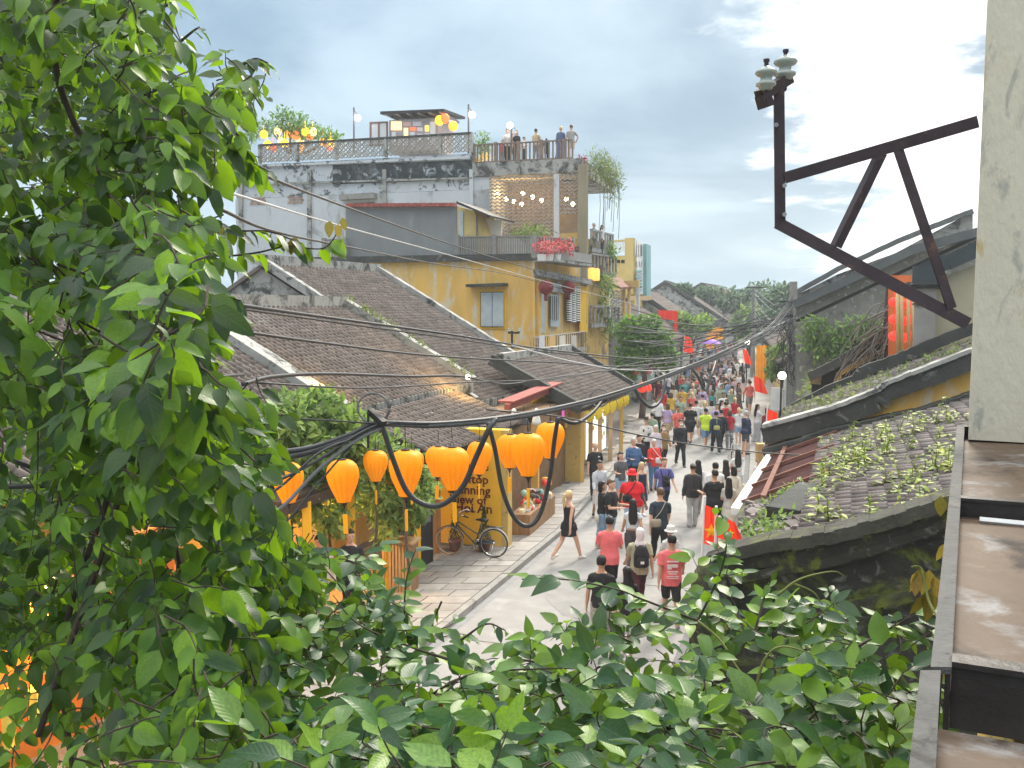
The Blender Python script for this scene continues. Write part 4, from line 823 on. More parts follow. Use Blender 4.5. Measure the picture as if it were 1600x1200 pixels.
part('hanging_wires', mb, M('wire', (.035, .035, .037), .6, .2), pt, kind='stuff')
pole('slim dark utility pole with a cross arm farther down the street', 1178, 74, 447, .22, (7.4,))
def street_lamp(label, px, py, d, gh=.35):
    c = P(px, py, d); t = thing('street_lamp', label, 'street lamp', (c.x, c.y, 0)); mb = MB(); mb.tube([(c.x, c.y+.1, 0), (c.x, c.y+.1, c.z-.2)], .05, 8); part('post', mb, blackiron, t)
    mb = MB(); mb.lathe([(.06, -.25), (.12, -.2), (.09, -.14)], c, 10); part('holder', mb, blackiron, t); mb = MB(); mb.ball(c, .19, 12); part('globe', mb, M('globe', (1, .95, .85), .4, 0, 1, emit=(1, .93, .8), estr=5, bump=0), t, True)
    return c
street_lamp('lit white globe lamp beside the thick concrete pole', 1222, 587, 42)
street_lamp('small lit globe lamp farther along the right side of the street', 1168, 535, 66)
# ================================================================== café veranda under the climbing plant
hc = thing('cafe_veranda', 'open cafe veranda with yellow posts and a warm lit interior, under the climbing plant', 'cafe', (-2.6, 17, 0))
ca, cbp = Vector((-1.95, 19.4, .1)), Vector((-3.75, 14.2, .1)); cd = (cbp-ca).normalized()
for t in (.35, 1.7, 3.2, 4.7):
    p = ca + cd*t; mb = MB(); mb.box(p + Vector((0, 0, 1.25)), (.15, .15, 2.5), .3); part('post', mb, yellow_clean, hc)
mb = MB(); mb.beam(ca + Vector((0, 0, 2.5)), cbp + Vector((0, 0, 2.5)), .12, .16); part('beam', mb, dark_wood, hc)
mb = MB(); mb.prism([ca + Vector((0, 0, 2.59)), cbp + Vector((0, 0, 2.59)), cbp + V_*2 + Vector((0, 0, 2.75)), ca + V_*2 + Vector((0, 0, 2.75))], (0, 0, .06)); part('veranda_roof', mb, dark_wood, hc)
mb = MB(); mb.prism([ca + V_*.3 + Vector((0, 0, .005)), cbp + V_*.3 + Vector((0, 0, .005)), cbp + V_*2.3 + Vector((0, 0, .005)), ca + V_*2.3 + Vector((0, 0, .005))], (0, 0, .05)); part('wooden_floor', mb, wood_pale, hc)
dr = thing('glass_door', 'black framed glass door standing open beside the wooden counter', 'door', tuple(ca + Vector((-.1, .2, 0)))); 
p0, p1 = P(645, 895, 19.0), P(674, 880, 19.9); p0.z = p1.z = .12
mb = MB(); mb.prism([p0, p1, p1 + Vector((0, 0, .95)), p0 + Vector((0, 0, .95))], (.03, .02, 0)); part('lower_panel', mb, blackiron, dr)
mb = MB(); mb.prism([p0 + Vector((0, 0, .95)), p1 + Vector((0, 0, .95)), p1 + Vector((0, 0, 2.2)), p0 + Vector((0, 0, 2.2))], (.02, .014, 0)); part('pane', mb, M('door_glass', (.20, .24, .26), .12, .5, 1.5, spec=.6, bump=0), dr)
for a, b in ((p0, p0 + Vector((0, 0, 2.2))), (p1, p1 + Vector((0, 0, 2.2))), (p0 + Vector((0, 0, 2.2)), p1 + Vector((0, 0, 2.2)))): mb = MB(); mb.beam(a, b, .06, .06, up=(1, 1, .3)); part('frame', mb, blackiron, dr)
for k, (px, w_) in enumerate(((680, .09), (686, .07))):
    p = P(px, 885, 20.6); p.z = 1.25; mb = MB(); mb.box(p, (w_, .1, 2.3)); single('wooden_door_post', mb, wood, ('wider', 'narrower')[k] + ' brown wooden post between the glass door and the painted wall', 'post')
ct = thing('wooden_counter', 'slatted wooden counter at the cafe entrance with a pale top', 'counter', (-2.5, 17.9, .12))
c = P(626, 880, 17.9); c.z = .12; mb = MB(); mb.box(c + Vector((0, 0, .5)), (.62, .42, 1.0), -.25); part('body', mb, wood, ct)
mb = MB(); mb.box(c + Vector((0, 0, 1.03)), (.72, .5, .05), -.25); part('counter_top', mb, wood_pale, ct)
for i in range(9):
    m = Matrix.Rotation(-.25, 3, 'Z'); p = c + m @ Vector((-.28+i*.07, -.225, .5)); mb = MB(); mb.box(p, (.05, .03, .98), -.25); part('slat', mb, wood_pale, ct)
l = bpy.data.lights.new('cafe_light', 'POINT'); l.energy = 160; l.color = (1, .62, .25); l.shadow_soft_size = .25; o = bpy.data.objects.new('cafe_light', l); COL.objects.link(o); o.location = ca + cd*2.6 + V_*1.2 + Vector((0, 0, 2.2))
l = bpy.data.lights.new('shop_light', 'POINT'); l.energy = 300; l.color = (1, .5, .14); l.shadow_soft_size = .3; o = bpy.data.objects.new('shop_light', l); COL.objects.link(o); o.location = (-5.9, 11.2, 2.1)
mb = MB(); mb.ball(ca + cd*2.6 + V_*1.2 + Vector((0, 0, 2.42)), .1); single('cafe_lamp', mb, bulb_m, 'warm round lamp hanging inside the cafe veranda', 'lamp', True)
mb = MB(); mb.ball((-5.9, 11.2, 2.32), .12); single('shop_lamp', mb, bulb_m, 'warm round lamp above the orange shopfront at the lower left', 'lamp', True)
# orange lit shopfront at the lower left
osf = thing('orange_shopfront', 'glowing orange shopfront behind the vine at the lower left corner', 'shopfront', (-5.9, 11.6, 0))
mb = MB(); mb.prism([(-6.6, 10.0, .1), (-5.15, 13.6, .1), (-5.15, 13.6, 2.6), (-6.6, 10.0, 2.6)], (-.1, .05, 0)); part('wall', mb, M('orange_wall', (.75, .25, .04), .8, .25, 2), osf)
for i in range(10):
    t = i/9; p = lerp(Vector((-6.4, 10.2, 0)), Vector((-5.2, 13.3, 0)), t); c_ = R.choice([(.8, .2, .03), (.85, .5, .04), (.7, .06, .05), (.85, .65, .1)])
    mb = MB(); h = R.uniform(.5, 1.1); mb.box(p + Vector((.15, -.05, R.choice((.8, 1.5))+.1)), (.1, .32, h), .36); part('hanging_garment', mb, M('garment%d' % i, c_, .8, .25, 4), osf)
mb = MB(); mb.beam(Vector((-6.45, 10.2, 2.3)), Vector((-5.1, 13.5, 2.3)), .08, .1); part('rail', mb, red_wood, osf)
# merchandise by the shop past the painted wall
gs = thing('goods_stand', 'low stand heaped with red, white and orange goods beside the painted wall', 'stand', (.35, 23.5, .1)); cols = [(.7, .05, .04), (.75, .7, .65), (.75, .3, .06), (.3, .5, .42), (.08, .07, .07), (.6, .08, .1), (.85, .75, .5)]
mb = MB(); mb.prism([(-.05, 22.3, .1), (.45, 22.2, .1), (1.2, 24.6, .1), (.7, 24.8, .1)], (0, 0, .55)); part('table', mb, wood, gs)
for i in range(34):
    t = R.random(); p = lerp(Vector((.2, 22.4, .68)), Vector((.95, 24.5, .68)), t) + Vector((R.uniform(-.2, .22), R.uniform(-.1, .1), R.uniform(0, .5)*R.random())); mb = MB()
    k = i % 3
    if k == 0: mb.ball(p, (R.uniform(.06, .12), R.uniform(.06, .12), R.uniform(.05, .1)), 8)
    elif k == 1: mb.box(p, (R.uniform(.12, .25), R.uniform(.1, .2), R.uniform(.06, .16)), R.uniform(0, 3), R.uniform(-.3, .3))
    else:
        pts = [p + Vector((math.cos(a)*.12, 0, math.sin(a)*.12)) for a in [q*math.pi/5 for q in range(6)]]; mb.tube(pts, .02, 5)
    part(('stuffed_toy', 'folded_cloth', 'bag_handle')[k], mb, M('goods%d' % (i % 7), cols[i % 7], .7, .2, 6), gs, k == 0)
for x, y, nm in ((786, 700, 'black cloth lantern shade hanging in the goods shop'), (818, 662, 'dark lamp with white shade under the red beam')):
    mb = MB(); c = P(x, y, 23.5); mb.lathe([(.03, .2), (.1, .15), (.16, 0), (.17, -.02), (.02, -.03)], c, 10); mb.tube([c + Vector((0, 0, .2)), c + Vector((0, 0, .5))], .008, 4); single('hanging_lamp', mb, blackiron, nm, 'lamp', True)
for px in (803, 838):
    mb = MB(); c = P(px, 652, 24.4); mb.lathe([(.02, .25), (.06, .2), (.07, .1), (.12, -.1), (.13, -.2), (.01, -.2)], c, 10); single('white_jar_lamp', mb, whitep, 'white lamp shade on the %s of the dark rack under the red beam' % ('left' if px < 820 else 'right'), 'lamp', True)
mb = MB(); mb.prism([P(803, 652, 24.4), P(838, 648, 24.8), P(838, 660, 24.8), P(803, 664, 24.4)], (0, .2, 0)); single('dark_rack', mb, dark, 'dark rack between two white lamp shades under the red beam', 'rack')
# ================================================================== orange silk lanterns across the street
silk = M('orange_silk', (.95, .39, .004), .5, .10, 5, transl=((1.0, .52, .006), .36), bump=.1, bscale=60, emit=(1, .40, .01), estr=.09)  # a slight glow is put into the silk itself, no lamp inside
blk_m = M('black_trim', (.02, .018, .016), .6, .2, 4); tas = M('yellow_tassel', (.90, .50, .02), .8, .1, 20, transl=((.9, .6, .05), .3), bump=.3, stretch=(20, 20, 1))
prof = [(.055, .30), (.105, .292), (.15, .27), (.195, .225), (.222, .16), (.230, .10), (.222, .03), (.200, -.05), (.168, -.13), (.134, -.205), (.108, -.262), (.098, -.285), (.104, -.30), (.06, -.302)]
def lantern_proto():
    t = thing('silk_lantern', 'x', 'lantern', (0, 0, 0), 'orange silk lanterns strung over the pavement'); mb = MB(); n = 112; rings = []
    for r, z in prof:
        o_ = len(mb.v)
        for j in range(n):
            k = 1 - (.14*(1-abs(math.sin(j/n*math.pi*14))**.6))*min(1, max(0, (.26-z)/.3)) ; a = 2*math.pi*j/n; mb.v.append(Vector((math.cos(a)*r*k, math.sin(a)*r*k, z)))
    for i in range(len(prof)-1):
        for j in range(n): mb.f.append((i*n+j, i*n+(j+1) % n, (i+1)*n+(j+1) % n, (i+1)*n+j))
    obj('shade', mb.mesh('shade', silk, True, None, True), t)
    mb = MB(); mb.lathe([(.05, .295), (.062, .30), (.062, .315), (.02, .32)], n=14); obj('top_ring', mb.mesh('top_ring', blk_m, False, None, True), t)
    mb = MB(); mb.lathe([(.06, -.30), (.065, -.315), (.03, -.345), (.012, -.37), (.02, -.39), (.006, -.40), (.005, -.47), (.014, -.48)], n=12); obj('bottom_cap', mb.mesh('bottom_cap', blk_m, True, None, True), t)
    mb = MB(); mb.box((0, 0, -.63), (.06, .025, .28)); obj('tassel', mb.mesh('tassel', tas, False, None, True), t)
    mb = MB(); mb.tube([(-.03, 0, .31), (0, 0, .42), (.03, 0, .31)], .005, 4); mb.tube([(0, 0, .42), (0, 0, .60)], .006, 4); obj('hanger', mb.mesh('hanger', blk_m), t)
    return t
LN = [(450, 722, 786, 50, 'orange lantern farthest left, crossed by the slanting cable bundle'), (536, 717, 785, 52, 'large orange lantern in front of a smaller one, left of the climbing plant'), (634, 702, 776, 54, 'large orange lantern crossed by the first thick black cable loop'), (587, 703, 752, 40, 'small orange lantern alone between two large ones'), (494, 691, 735, 36, 'small orange lantern high at the left, half behind the cables'), (541, 700, 742, 38, 'small lantern peeping out above the large one beside the climbing plant'), (643, 703, 752, 40, 'lantern mostly hidden behind the large one at the first cable loop'), (684, 697, 745, 40, 'lantern with dark strings on its side, behind the large lantern by the painted wall'), (708, 698, 766, 53, 'large orange lantern covering the start of the painted words'), (749, 689, 741, 40, 'small lantern hanging just above the painted words'), (797, 678, 731, 44, 'lantern half hidden behind the large one at the second cable loop'), (825, 676, 744, 55, 'large orange lantern inside the second black cable loop'), (860, 659, 716, 46, 'rightmost orange lantern, close under the main cable bundle'), (386, 728, 770, 36, 'small orange lantern glimpsed through the hanging vine')]
lp = lantern_proto()
for i, (x, y0, y1, w_, lab) in enumerate(LN):
    o = lp if i == 0 else copy_tree(lp); d_ = .46*FOC/w_; c = P(x, (y0+y1)/2, d_); o.location = c; o['label'] = lab
    k = (y1-y0)/FOC*d_/.61; o.scale = (1, 1, k); o.rotation_euler = (R.uniform(-.03, .03), R.uniform(-.04, .04), R.uniform(0, 6)); WL[o.name] = Vector(c)
# ================================================================== cables
wire_m = M('cable_sheath', (.028, .029, .032), .5, .25, 8, spec=.4); wire_g = M('cable_grey', (.12, .125, .13), .6, .2, 8)
def cable(label, pts, r, m=wire_m, n=6, group=None, k=8, name='cable'):
    mb = MB(); mb.tube(catmull([P(*p) for p in pts], k), r, n); return single(name, mb, m, label, 'cable', True, group)
cable('thick black cable looping down below the first junction to the painted wall', [(590, 655, 8.2), (600, 675, 8.2), (612, 712, 8.2), (634, 765, 8.2), (660, 787, 8.2), (690, 789, 8.2), (722, 762, 8.2), (745, 712, 8.2), (763, 672, 8.2), (775, 655, 8.3)], .026, n=8)
cable('thick black cable looping down in front of the goods stand', [(762, 660, 8.3), (773, 700, 8.3), (785, 765, 8.3), (803, 808, 8.3), (824, 822, 8.3), (843, 805, 8.35), (858, 752, 8.4), (866, 690, 8.4), (872, 652, 8.4)], .022, n=8)
cable('black cable sagging in a small loop beside the corner shop', [(872, 652, 13), (895, 661, 13), (912, 655, 13.4), (930, 640, 14), (945, 620, 14.5)], .03)
cable('black cable loop hanging over the pavement beyond the corner shop', [(988, 600, 22), (1000, 622, 22), (1017, 636, 22), (1032, 625, 22.5), (1040, 595, 23), (1034, 583, 23.5)], .045)
cable('black cable loop hanging in front of the crowd', [(1068, 586, 32), (1076, 572, 32), (1090, 588, 32), (1102, 610, 32.5), (1112, 585, 33), (1118, 565, 34)], .05)
for i in range(7):
    j = (i-3)
    cable('strand %s of the main cable bundle crossing the picture towards the concrete pole' % ('topmost', 'second', 'third', 'middle', 'fifth', 'sixth', 'lowest')[i], [(405, 716+j*3+R.uniform(-3, 3), 7.6), (480, 705+j*2, 7.8), (545, 682+j*1.2, 8.0), (590, 663+j*.8, 8.2), (680, 664+j*1.1, 8.6), (780, 655+j*1.2, 9.6), (870, 639+j*1.1, 11.5), (960, 616+j*1.0+R.uniform(-1, 1), 15), (1040, 588+j*.9, 21), (1130, 553+j*1.6, 32), (1200, 520+j*3, 40), (1238, 480+j*6, 43.8)], (.016, .024, .013, .022, .015, .018, .012)[i], wire_m if i % 3 else wire_g)
for i, (y0, y1) in enumerate(((745, 668), (775, 672), (800, 672), (722, 664))):
    cable('cable %s climbing from the lower left to the junction above the lanterns' % ('upper middle', 'thick grey', 'lowest', 'uppermost')[i], [(395, y0+40, 7.2), (440, y0+14+i*4, 7.4), (500, (y0+y1)/2+i*8, 7.7), (560, y1+14, 8.0), (598, y1-4, 8.2)], (.012, .018, .010, .014)[i], wire_g if i == 1 else wire_m)
def long_cable(lab, pts, r, m=wire_m): cable(lab, pts, r, m)
up = [('upper thick cable passing before the brown roofs', [(300, 462, 8), (372, 476, 9.5), (520, 497, 13), (700, 522, 18), (880, 549, 26), (1040, 560, 35), (1150, 535, 41), (1236, 478, 43.8)], .024),
      ('thinner cable just below the upper thick cable', [(300, 472, 8), (372, 482, 9.5), (520, 503, 13), (700, 528, 18), (880, 553, 26), (1040, 565, 35), (1150, 541, 41), (1236, 486, 43.8)], .016),
      ('second cable across the roofs, lower than the first pair', [(280, 502, 8), (340, 512, 9), (500, 535, 12), (680, 556, 17), (860, 566, 25), (1000, 571, 33), (1140, 548, 41), (1236, 495, 43.8)], .02),
      ('cable sagging just above the eave of the brown roof', [(380, 600, 8), (430, 588, 9), (520, 584, 11), (640, 588, 14), (720, 588, 17), (790, 600, 21), (850, 592, 25), (960, 578, 32), (1100, 565, 38), (1236, 505, 43.8)], .022),
      ('messenger wire that holds a coiled ring above the lanterns', [(400, 598, 8), (580, 606, 10.5), (735, 597, 15), (880, 590, 20), (1000, 566, 27), (1120, 545, 36), (1236, 500, 43.8)], .011),
      ('thin wire level with the eave of the brown roof', [(400, 652, 7.8), (500, 656, 8), (600, 662, 8.2), (700, 661, 9), (780, 668, 10)], .008),
      ('thin wire dropping away over the street to the rusty awning', [(760, 640, 11), (880, 652, 12), (1000, 680, 13), (1100, 697, 14), (1200, 708, 14.8), (1290, 712, 15.5)], .010),
      ('black wire slanting down from the vine past the grey rooftop room', [(405, 268, 7), (435, 283, 8), (545, 325, 13), (700, 380, 22), (830, 420, 32), (960, 455, 42)], .016),
      ('black wire running before the yellow wall to the front balcony', [(340, 325, 6), (430, 362, 8), (545, 386, 13), (680, 412, 22), (800, 430, 34), (900, 458, 43)], .014)]
for lab, pts, r in up: cable(lab, pts, r)
cable('pale wire slanting in front of the grey rooftop room', [(255, 270, 5), (375, 306, 8), (540, 355, 14), (700, 398, 24), (860, 442, 36), (1000, 478, 44)], .013, M('pale_wire', (.5, .5, .5), .6, .1))
cable('pale cable stretched past the bushy tree', [(800, 540, 20), (900, 566, 26), (985, 578, 32), (1080, 570, 38), (1236, 498, 43.8)], .02, M('pale_wire', (0, 0, 0)))
for i in range(16):
    a = (R.uniform(960, 1010), R.uniform(470, 585), R.uniform(40, 44)); b = (1238 + R.uniform(-4, 3), R.uniform(468, 520), 43.7); m_ = ((a[0]+b[0])/2 + R.uniform(-20, 20), (a[1]+b[1])/2 + R.uniform(6, 22), 43.5)
    cable('thin service wire fanning out from the concrete pole across the street', [a, m_, b], .02, wire_g if i % 2 else wire_m, 5, 'wires fanning from the pole', 8)
for i in range(8):
    cable('thin wire strung from the concrete pole to the slim pole beyond it', [(1238, 462+i*6, 43.7), (1210+R.uniform(-5, 5), 478+i*8+R.uniform(0, 8), 56), (1178, 452+i*7, 74)], .02, wire_g, 5, 'wires between the two poles', 7)
for i in range(10):
    x = R.uniform(1020, 1110); cable('thin wire crossing the far street above the crowd', [(x-40, R.uniform(470, 520), 70), (x+50, R.uniform(505, 535), 72), (1178, R.uniform(450, 500), 73.8)], .025, wire_g, 5, 'far wires over the crowd', 6)
def ring(label, x, y, d_, rpx):
    c = P(x, y, d_); r = rpx/FOC*d_; mb = MB(); 
    for k in range(3): mb.tube([c + Vector((math.cos(a)*r*(1+.04*k), .02*k, math.sin(a)*r*(1-.03*k))) for a in [2*math.pi*q/28 for q in range(29)]], .008 + .0008*d_/10, 5)
    single('cable_coil', mb, wire_g, label, 'cable coil', True)
ring('coiled cable ring tied at the junction above the lanterns', 583, 638, 8.3, 24); ring('coiled cable ring hanging by the corner shop roof', 937, 622, 15, 14)
mb = MB(); mb.tube([P(575, 645, 8.2), P(575, 700, 8.2)], .012, 5); single('drop_wire', mb, wire_m, 'short wire dropping straight down from the cable junction', 'cable')
mb = MB(); mb.beam(P(578, 642, 8.25), P(600, 662, 8.15), .07, .05); mb.beam(P(800, 515, 38), P(800, 550, 38), .1, .1, up=(0, 1, 0)); mb.v = mb.v[:8]; mb.f = mb.f[:6]
single('cable_clamp', mb, blk_m, 'black clamp gathering the cables above the lanterns', 'clamp')
rb = thing('roof_bracket_post', 'short black post with insulators standing on the roof edge before the yellow building', 'post', tuple(P(800, 552, 37.5)))
mb = MB(); mb.tube([P(800, 552, 37.5), P(800, 517, 37.5)], .05, 6); part('post', mb, blackiron, rb); mb = MB(); mb.beam(P(794, 520, 37.5), P(812, 520, 37.5), .06, .08); part('cross_arm', mb, blackiron, rb)
for x in (795, 811): mb = MB(); mb.lathe([(.03, 0), (.08, .05), (.05, .1), (.06, .15), (.01, .18)], P(x, 519, 37.5), 8); part('insulator', mb, por, rb)
mb = MB(); mb.ball(P(731, 589, 24.5), .07, 10); single('eave_lamp', mb, bulb_w, 'small bright lamp at the far corner of the brown tiled roof', 'lamp', True)
l = bpy.data.lights.new('eave_light', 'POINT'); l.energy = 45; l.color = (1, .6, .12); l.shadow_soft_size = .1; o = bpy.data.objects.new('eave_light', l); COL.objects.link(o); o.location = P(727, 586, 24.3)
mb = MB(); c = P(500, 612, 19.6); mb.ball(c, .07, 10); single('eave_lamp', mb, bulb_m, 'small warm lamp on the near corner of the brown tiled roof', 'lamp', True)
l = bpy.data.lights.new('eave_light', 'POINT'); l.energy = 60; l.color = (1, .6, .1); l.shadow_soft_size = .1; o = bpy.data.objects.new('eave_light', l); COL.objects.link(o); o.location = c + Vector((.1, -.1, .12))
# ================================================================== bicycle by the painted wall
bi = thing('bicycle', 'old black bicycle with white grips leaning by the painted yellow wall', 'bicycle', (-.42, 20.2, .13), rz=math.atan2(.25, -1.04))
chrome = M('chrome', (.5, .5, .5), .25, .1, 5, metal=.8, spec=.5); tyre_m = M('tyre', (.03, .03, .03), .7, .2, 6); tan = M('tan_tyre', (.30, .22, .14), .7, .2, 6); frame_m = M('bike_frame', (.03, .045, .05), .35, .2, 5, spec=.5)
def bpart(name, mb, m, par=bi, smooth=True): return obj(name, mb.mesh(name, m, smooth, None, True), par)
def circ(c, r, n=36): return [Vector((c[0]+math.cos(2*math.pi*i/n)*r, c[1], c[2]+math.sin(2*math.pi*i/n)*r)) for i in range(n+1)]
for cx_, tm_ in ((0, tyre_m), (1.06, tan)):
    wh = MB(); wh.tube(circ((cx_, 0, .335), .325), .016, 8, False); wo = bpart('wheel', wh, tm_)
    mb = MB(); mb.tube(circ((cx_, 0, .335), .303), .009, 6, False); bpart('rim', mb, chrome, wo)
    mb = MB()
    for i in range(18): a = i*math.pi/9; mb.tube([(cx_, 0, .335), (cx_+math.cos(a)*.30, 0, .335+math.sin(a)*.30)], .0022, 4, False)
    bpart('spokes', mb, chrome, wo); mb = MB(); mb.tube([(cx_, -.05, .335), (cx_, .05, .335)], .022, 8); bpart('hub', mb, chrome, wo)
    mb = MB(); a0_ = (.2, 3.0) if cx_ == 0 else (.6, 2.9); pts = [Vector((cx_+math.cos(a)*.352, 0, .335+math.sin(a)*.352)) for a in [a0_[0]+(a0_[1]-a0_[0])*q/14 for q in range(15)]]; mb.tube(pts, .013, 6); bpart('mudguard', mb, M('white_guard', (.6, .6, .58), .4, .1) if cx_ == 0 else frame_m)
mb = MB()
for a, b, r in (((.44, 0, .29), (.30, 0, .76), .015), ((.44, 0, .29), (.88, 0, .72), .016), ((.37, 0, .52), (.87, 0, .80), .014), ((.44, .03, .29), (0, .05, .335), .011), ((.44, -.03, .29), (0, -.05, .335), .011), ((.33, .02, .66), (0, .05, .335), .009), ((.33, -.02, .66), (0, -.05, .335), .009), ((.89, 0, .66), (.86, 0, .90), .018)): mb.tube([a, b], r, 7)
bpart('frame', mb, frame_m); mb = MB()
for s in (-.05, .05): mb.tube(catmull([(.89, s*.6, .68), (.95, s, .58), (1.0, s, .46), (1.06, s, .335)], 4), .010, 6)
bpart('fork', mb, frame_m); mb = MB(); mb.tube([(.86, 0, .88), (.85, 0, .98)], .012, 6); mb.tube(catmull([(.62, -.27, .99), (.72, -.25, 1.03), (.83, -.12, 1.0), (.87, 0, .98), (.83, .12, 1.0), (.72, .25, 1.03), (.62, .27, .99)], 5), .011, 6); bpart('handlebar', mb, chrome)
for s in (-1, 1): mb = MB(); mb.tube([(.52, s*.285, .97), (.64, s*.268, 1.0)], .019, 7); bpart('grip', mb, blk_m)
mb = MB(); mb.tube([(.30, 0, .74), (.28, 0, .84)], .012, 6); bpart('seat_post', mb, chrome); mb = MB(); mb.loft([((.14, 0, .86), (0, .085, 0), (0, 0, .03)), ((.20, 0, .87), (0, .10, 0), (0, 0, .04)), ((.30, 0, .87), (0, .06, 0), (0, 0, .035)), ((.42, 0, .865), (0, .02, 0), (0, 0, .02))], 10); bpart('saddle', mb, blk_m)
mb = MB(); mb.tube(circ((.44, -.045, .29), .09, 20), .008, 5, False); bpart('chainring', mb, chrome); mb = MB(); mb.tube([(.44, -.06, .29), (.52, -.07, .15)], .01, 5); mb.tube([(.44, .06, .29), (.36, .07, .43)], .01, 5); mb.box((.52, -.11, .15), (.09, .07, .02)); mb.box((.36, .11, .43), (.09, .07, .02)); bpart('pedals', mb, chrome)
mb = MB(); mb.prism([(.0, -.06, .40), (.44, -.06, .36), (.44, -.06, .30), (.0, -.06, .29)], (0, .012, 0)); bpart('chain_guard', mb, frame_m, smooth=False); mb = MB(); mb.tube([(.0, .05, .34), (.04, .16, .0)], .01, 5); bpart('kickstand', mb, chrome)
mb = MB(); [mb.tube([(-.22, s, .70), (.2, s, .72)], .008, 5) for s in (-.06, 0, .06)]; bpart('carrier', mb, frame_m)
# potted conifers behind it
pot_m = M('pot', (.16, .06, .045), .6, .2, 4)
def potted(label, x, d_, h, r):
    t = thing('potted_shrub', label, 'potted plant', (x, d_, .13)); mb = MB(); mb.lathe([(.10, 0), (.12, .02), (.15, .22), (.165, .23), (.165, .27), (.13, .27), (.12, .24)], (x, d_, .13), 14); part('pot', mb, pot_m, t, True)
    mb = MB()
    for i in range(420):
        z = R.random()**1.3; rr = r*(1-z)*(.45+.55*R.random()); a = R.uniform(0, 6.28); p = Vector((x+math.cos(a)*rr, d_+math.sin(a)*rr, .4+z*h)); q_ = Vector((math.cos(a)*.5, math.sin(a)*.5, 1)).normalized()*R.uniform(.05, .09); s_ = Vector((-math.sin(a), math.cos(a), R.uniform(-.5, .5)))*.014
        mb.add([p, p+q_*.5+s_, p+q_, p+q_*.5-s_], [(0, 1, 2, 3)])
    part('foliage', mb, M('conifer', (.035, .075, .022), .8, .4, 6, transl=((.08, .2, .03), .25), island=.4, bump=0), t, fix=False, kind='stuff')
potted('dark conifer in a clay pot behind the bicycle frame, near the seat', -.66, 20.75, .75, .17); potted('taller thin conifer in a clay pot behind the handlebar', -1.35, 20.8, 1.3, .14)
# ================================================================== flags, cloths, clusters
flag_r = M('flag_red', (.72, .03, .02), .75, .08, 3, transl=((.9, .08, .03), .35), bump=.1); flag_y = M('flag_yellow', (.85, .62, .02), .75, .08, 3, transl=((.9, .6, .03), .3))
def flagged(label, top, bot, wpx, d_, star=True, fold=3):
    a, b = P(*top, d_), P(*bot, d_); t = thing('red_flag', label, 'flag', tuple(P(bot[0], bot[1], d_))); w_ = wpx/FOC*d_; mb = MB(); n, m_ = 14, 8; vs = []
    for j in range(m_+1):
        for i in range(n+1):
            u, v = i/n, j/m_; p = lerp(a, b, v); vs.append(p + Vector((u*w_*(.75+.4*v), math.sin(u*fold*3.1+v*2)*w_*.12, -u*w_*.22 + math.sin(u*5+v)*w_*.03)))
    mb.add(vs, [(j*(n+1)+i, j*(n+1)+i+1, (j+1)*(n+1)+i+1, (j+1)*(n+1)+i) for j in range(m_) for i in range(n)]); part('cloth', mb, flag_r, t, True, fix=False)
    if star:
        mb = MB(); h = (a-b).length; c = lerp(a, b, .62) + Vector((w_*.5, -w_*.16, -w_*.11)); pts = [c + Vector((math.sin(k*math.pi/5)*h*(.20 if k % 2 == 0 else .085), 0, math.cos(k*math.pi/5)*h*(.20 if k % 2 == 0 else .085))) for k in range(10)]; mb.add(pts + [c + Vector((0, -.01, 0))], [(k, (k+1) % 10, 10) for k in range(10)]); part('star', mb, flag_y, t, fix=False)
    mb = MB(); mb.tube([a + Vector((0, .03, .1)), b + Vector((-.02, .03, -.5))], .015, 6); part('flagpole', mb, whitep, t)
flagged('red flag with a yellow star at the corner of the second mossy roof', (1200, 640), (1196, 690), 20, 18.0)
flagged('red flag with a yellow star sagging from a stick above the near black gable', (1102, 790), (1100, 850), 20, 9.6)
flagged('second red flag with yellow star drooping beside the near black gable', (1120, 806), (1122, 842), 38, 9.3, True, 4)
flagged('pink red flag with yellow top hung beside the concrete pole', (1178, 588), (1180, 612), 17, 44, False)
flagged('red flag by the crowd on the right side of the street', (1160, 545), (1164, 568), 10, 58, False)
flagged('orange red flag hanging on the left beyond the bushy tree', (1070, 525), (1068, 550), 14, 62, False)
mb = MB(); a, b = P(1027, 484, 52), P(1058, 486, 55); n = 12; vs = []
for i in range(n+1): p = lerp(a, b, i/n); z = .08*math.sin(i*2.4); vs += [p + Vector((z, -.3, 0)), p + Vector((z, -.5, -.55 - (.7 if i > 9 else 0)))]
mb.add(vs, [(2*i, 2*i+1, 2*i+3, 2*i+2) for i in range(n)]); single('red_cloth_awning', mb, flag_r, 'bright red cloth draped from the dark eave beyond the teal building', 'cloth')
for i in range(16):
    mb = MB(); c = P(R.uniform(985, 1025), R.uniform(575, 606), R.uniform(45, 47)); mb.ball(c, R.uniform(.2, .3), 9); single('small_lantern', mb, [rl_m, M('orange_ball', (.85, .25, .03), .6, .1, emit=(1, .3, .03), estr=.3), M('pink_ball', (.8, .25, .25), .6, .1), M('blue_ball', (.45, .65, .7), .6, .1)][i % 4 if i != 7 else 3], '%s lantern in the cluster under the bushy tree' % ('round red', 'round orange', 'round pink', 'pale blue')[i % 4 if i != 7 else 3], 'lantern', True, 'lantern cluster under the bushy tree')
oc = M('orange_cloth', (.80, .33, .02), .8, .2, 2, transl=((.9, .4, .03), .3))
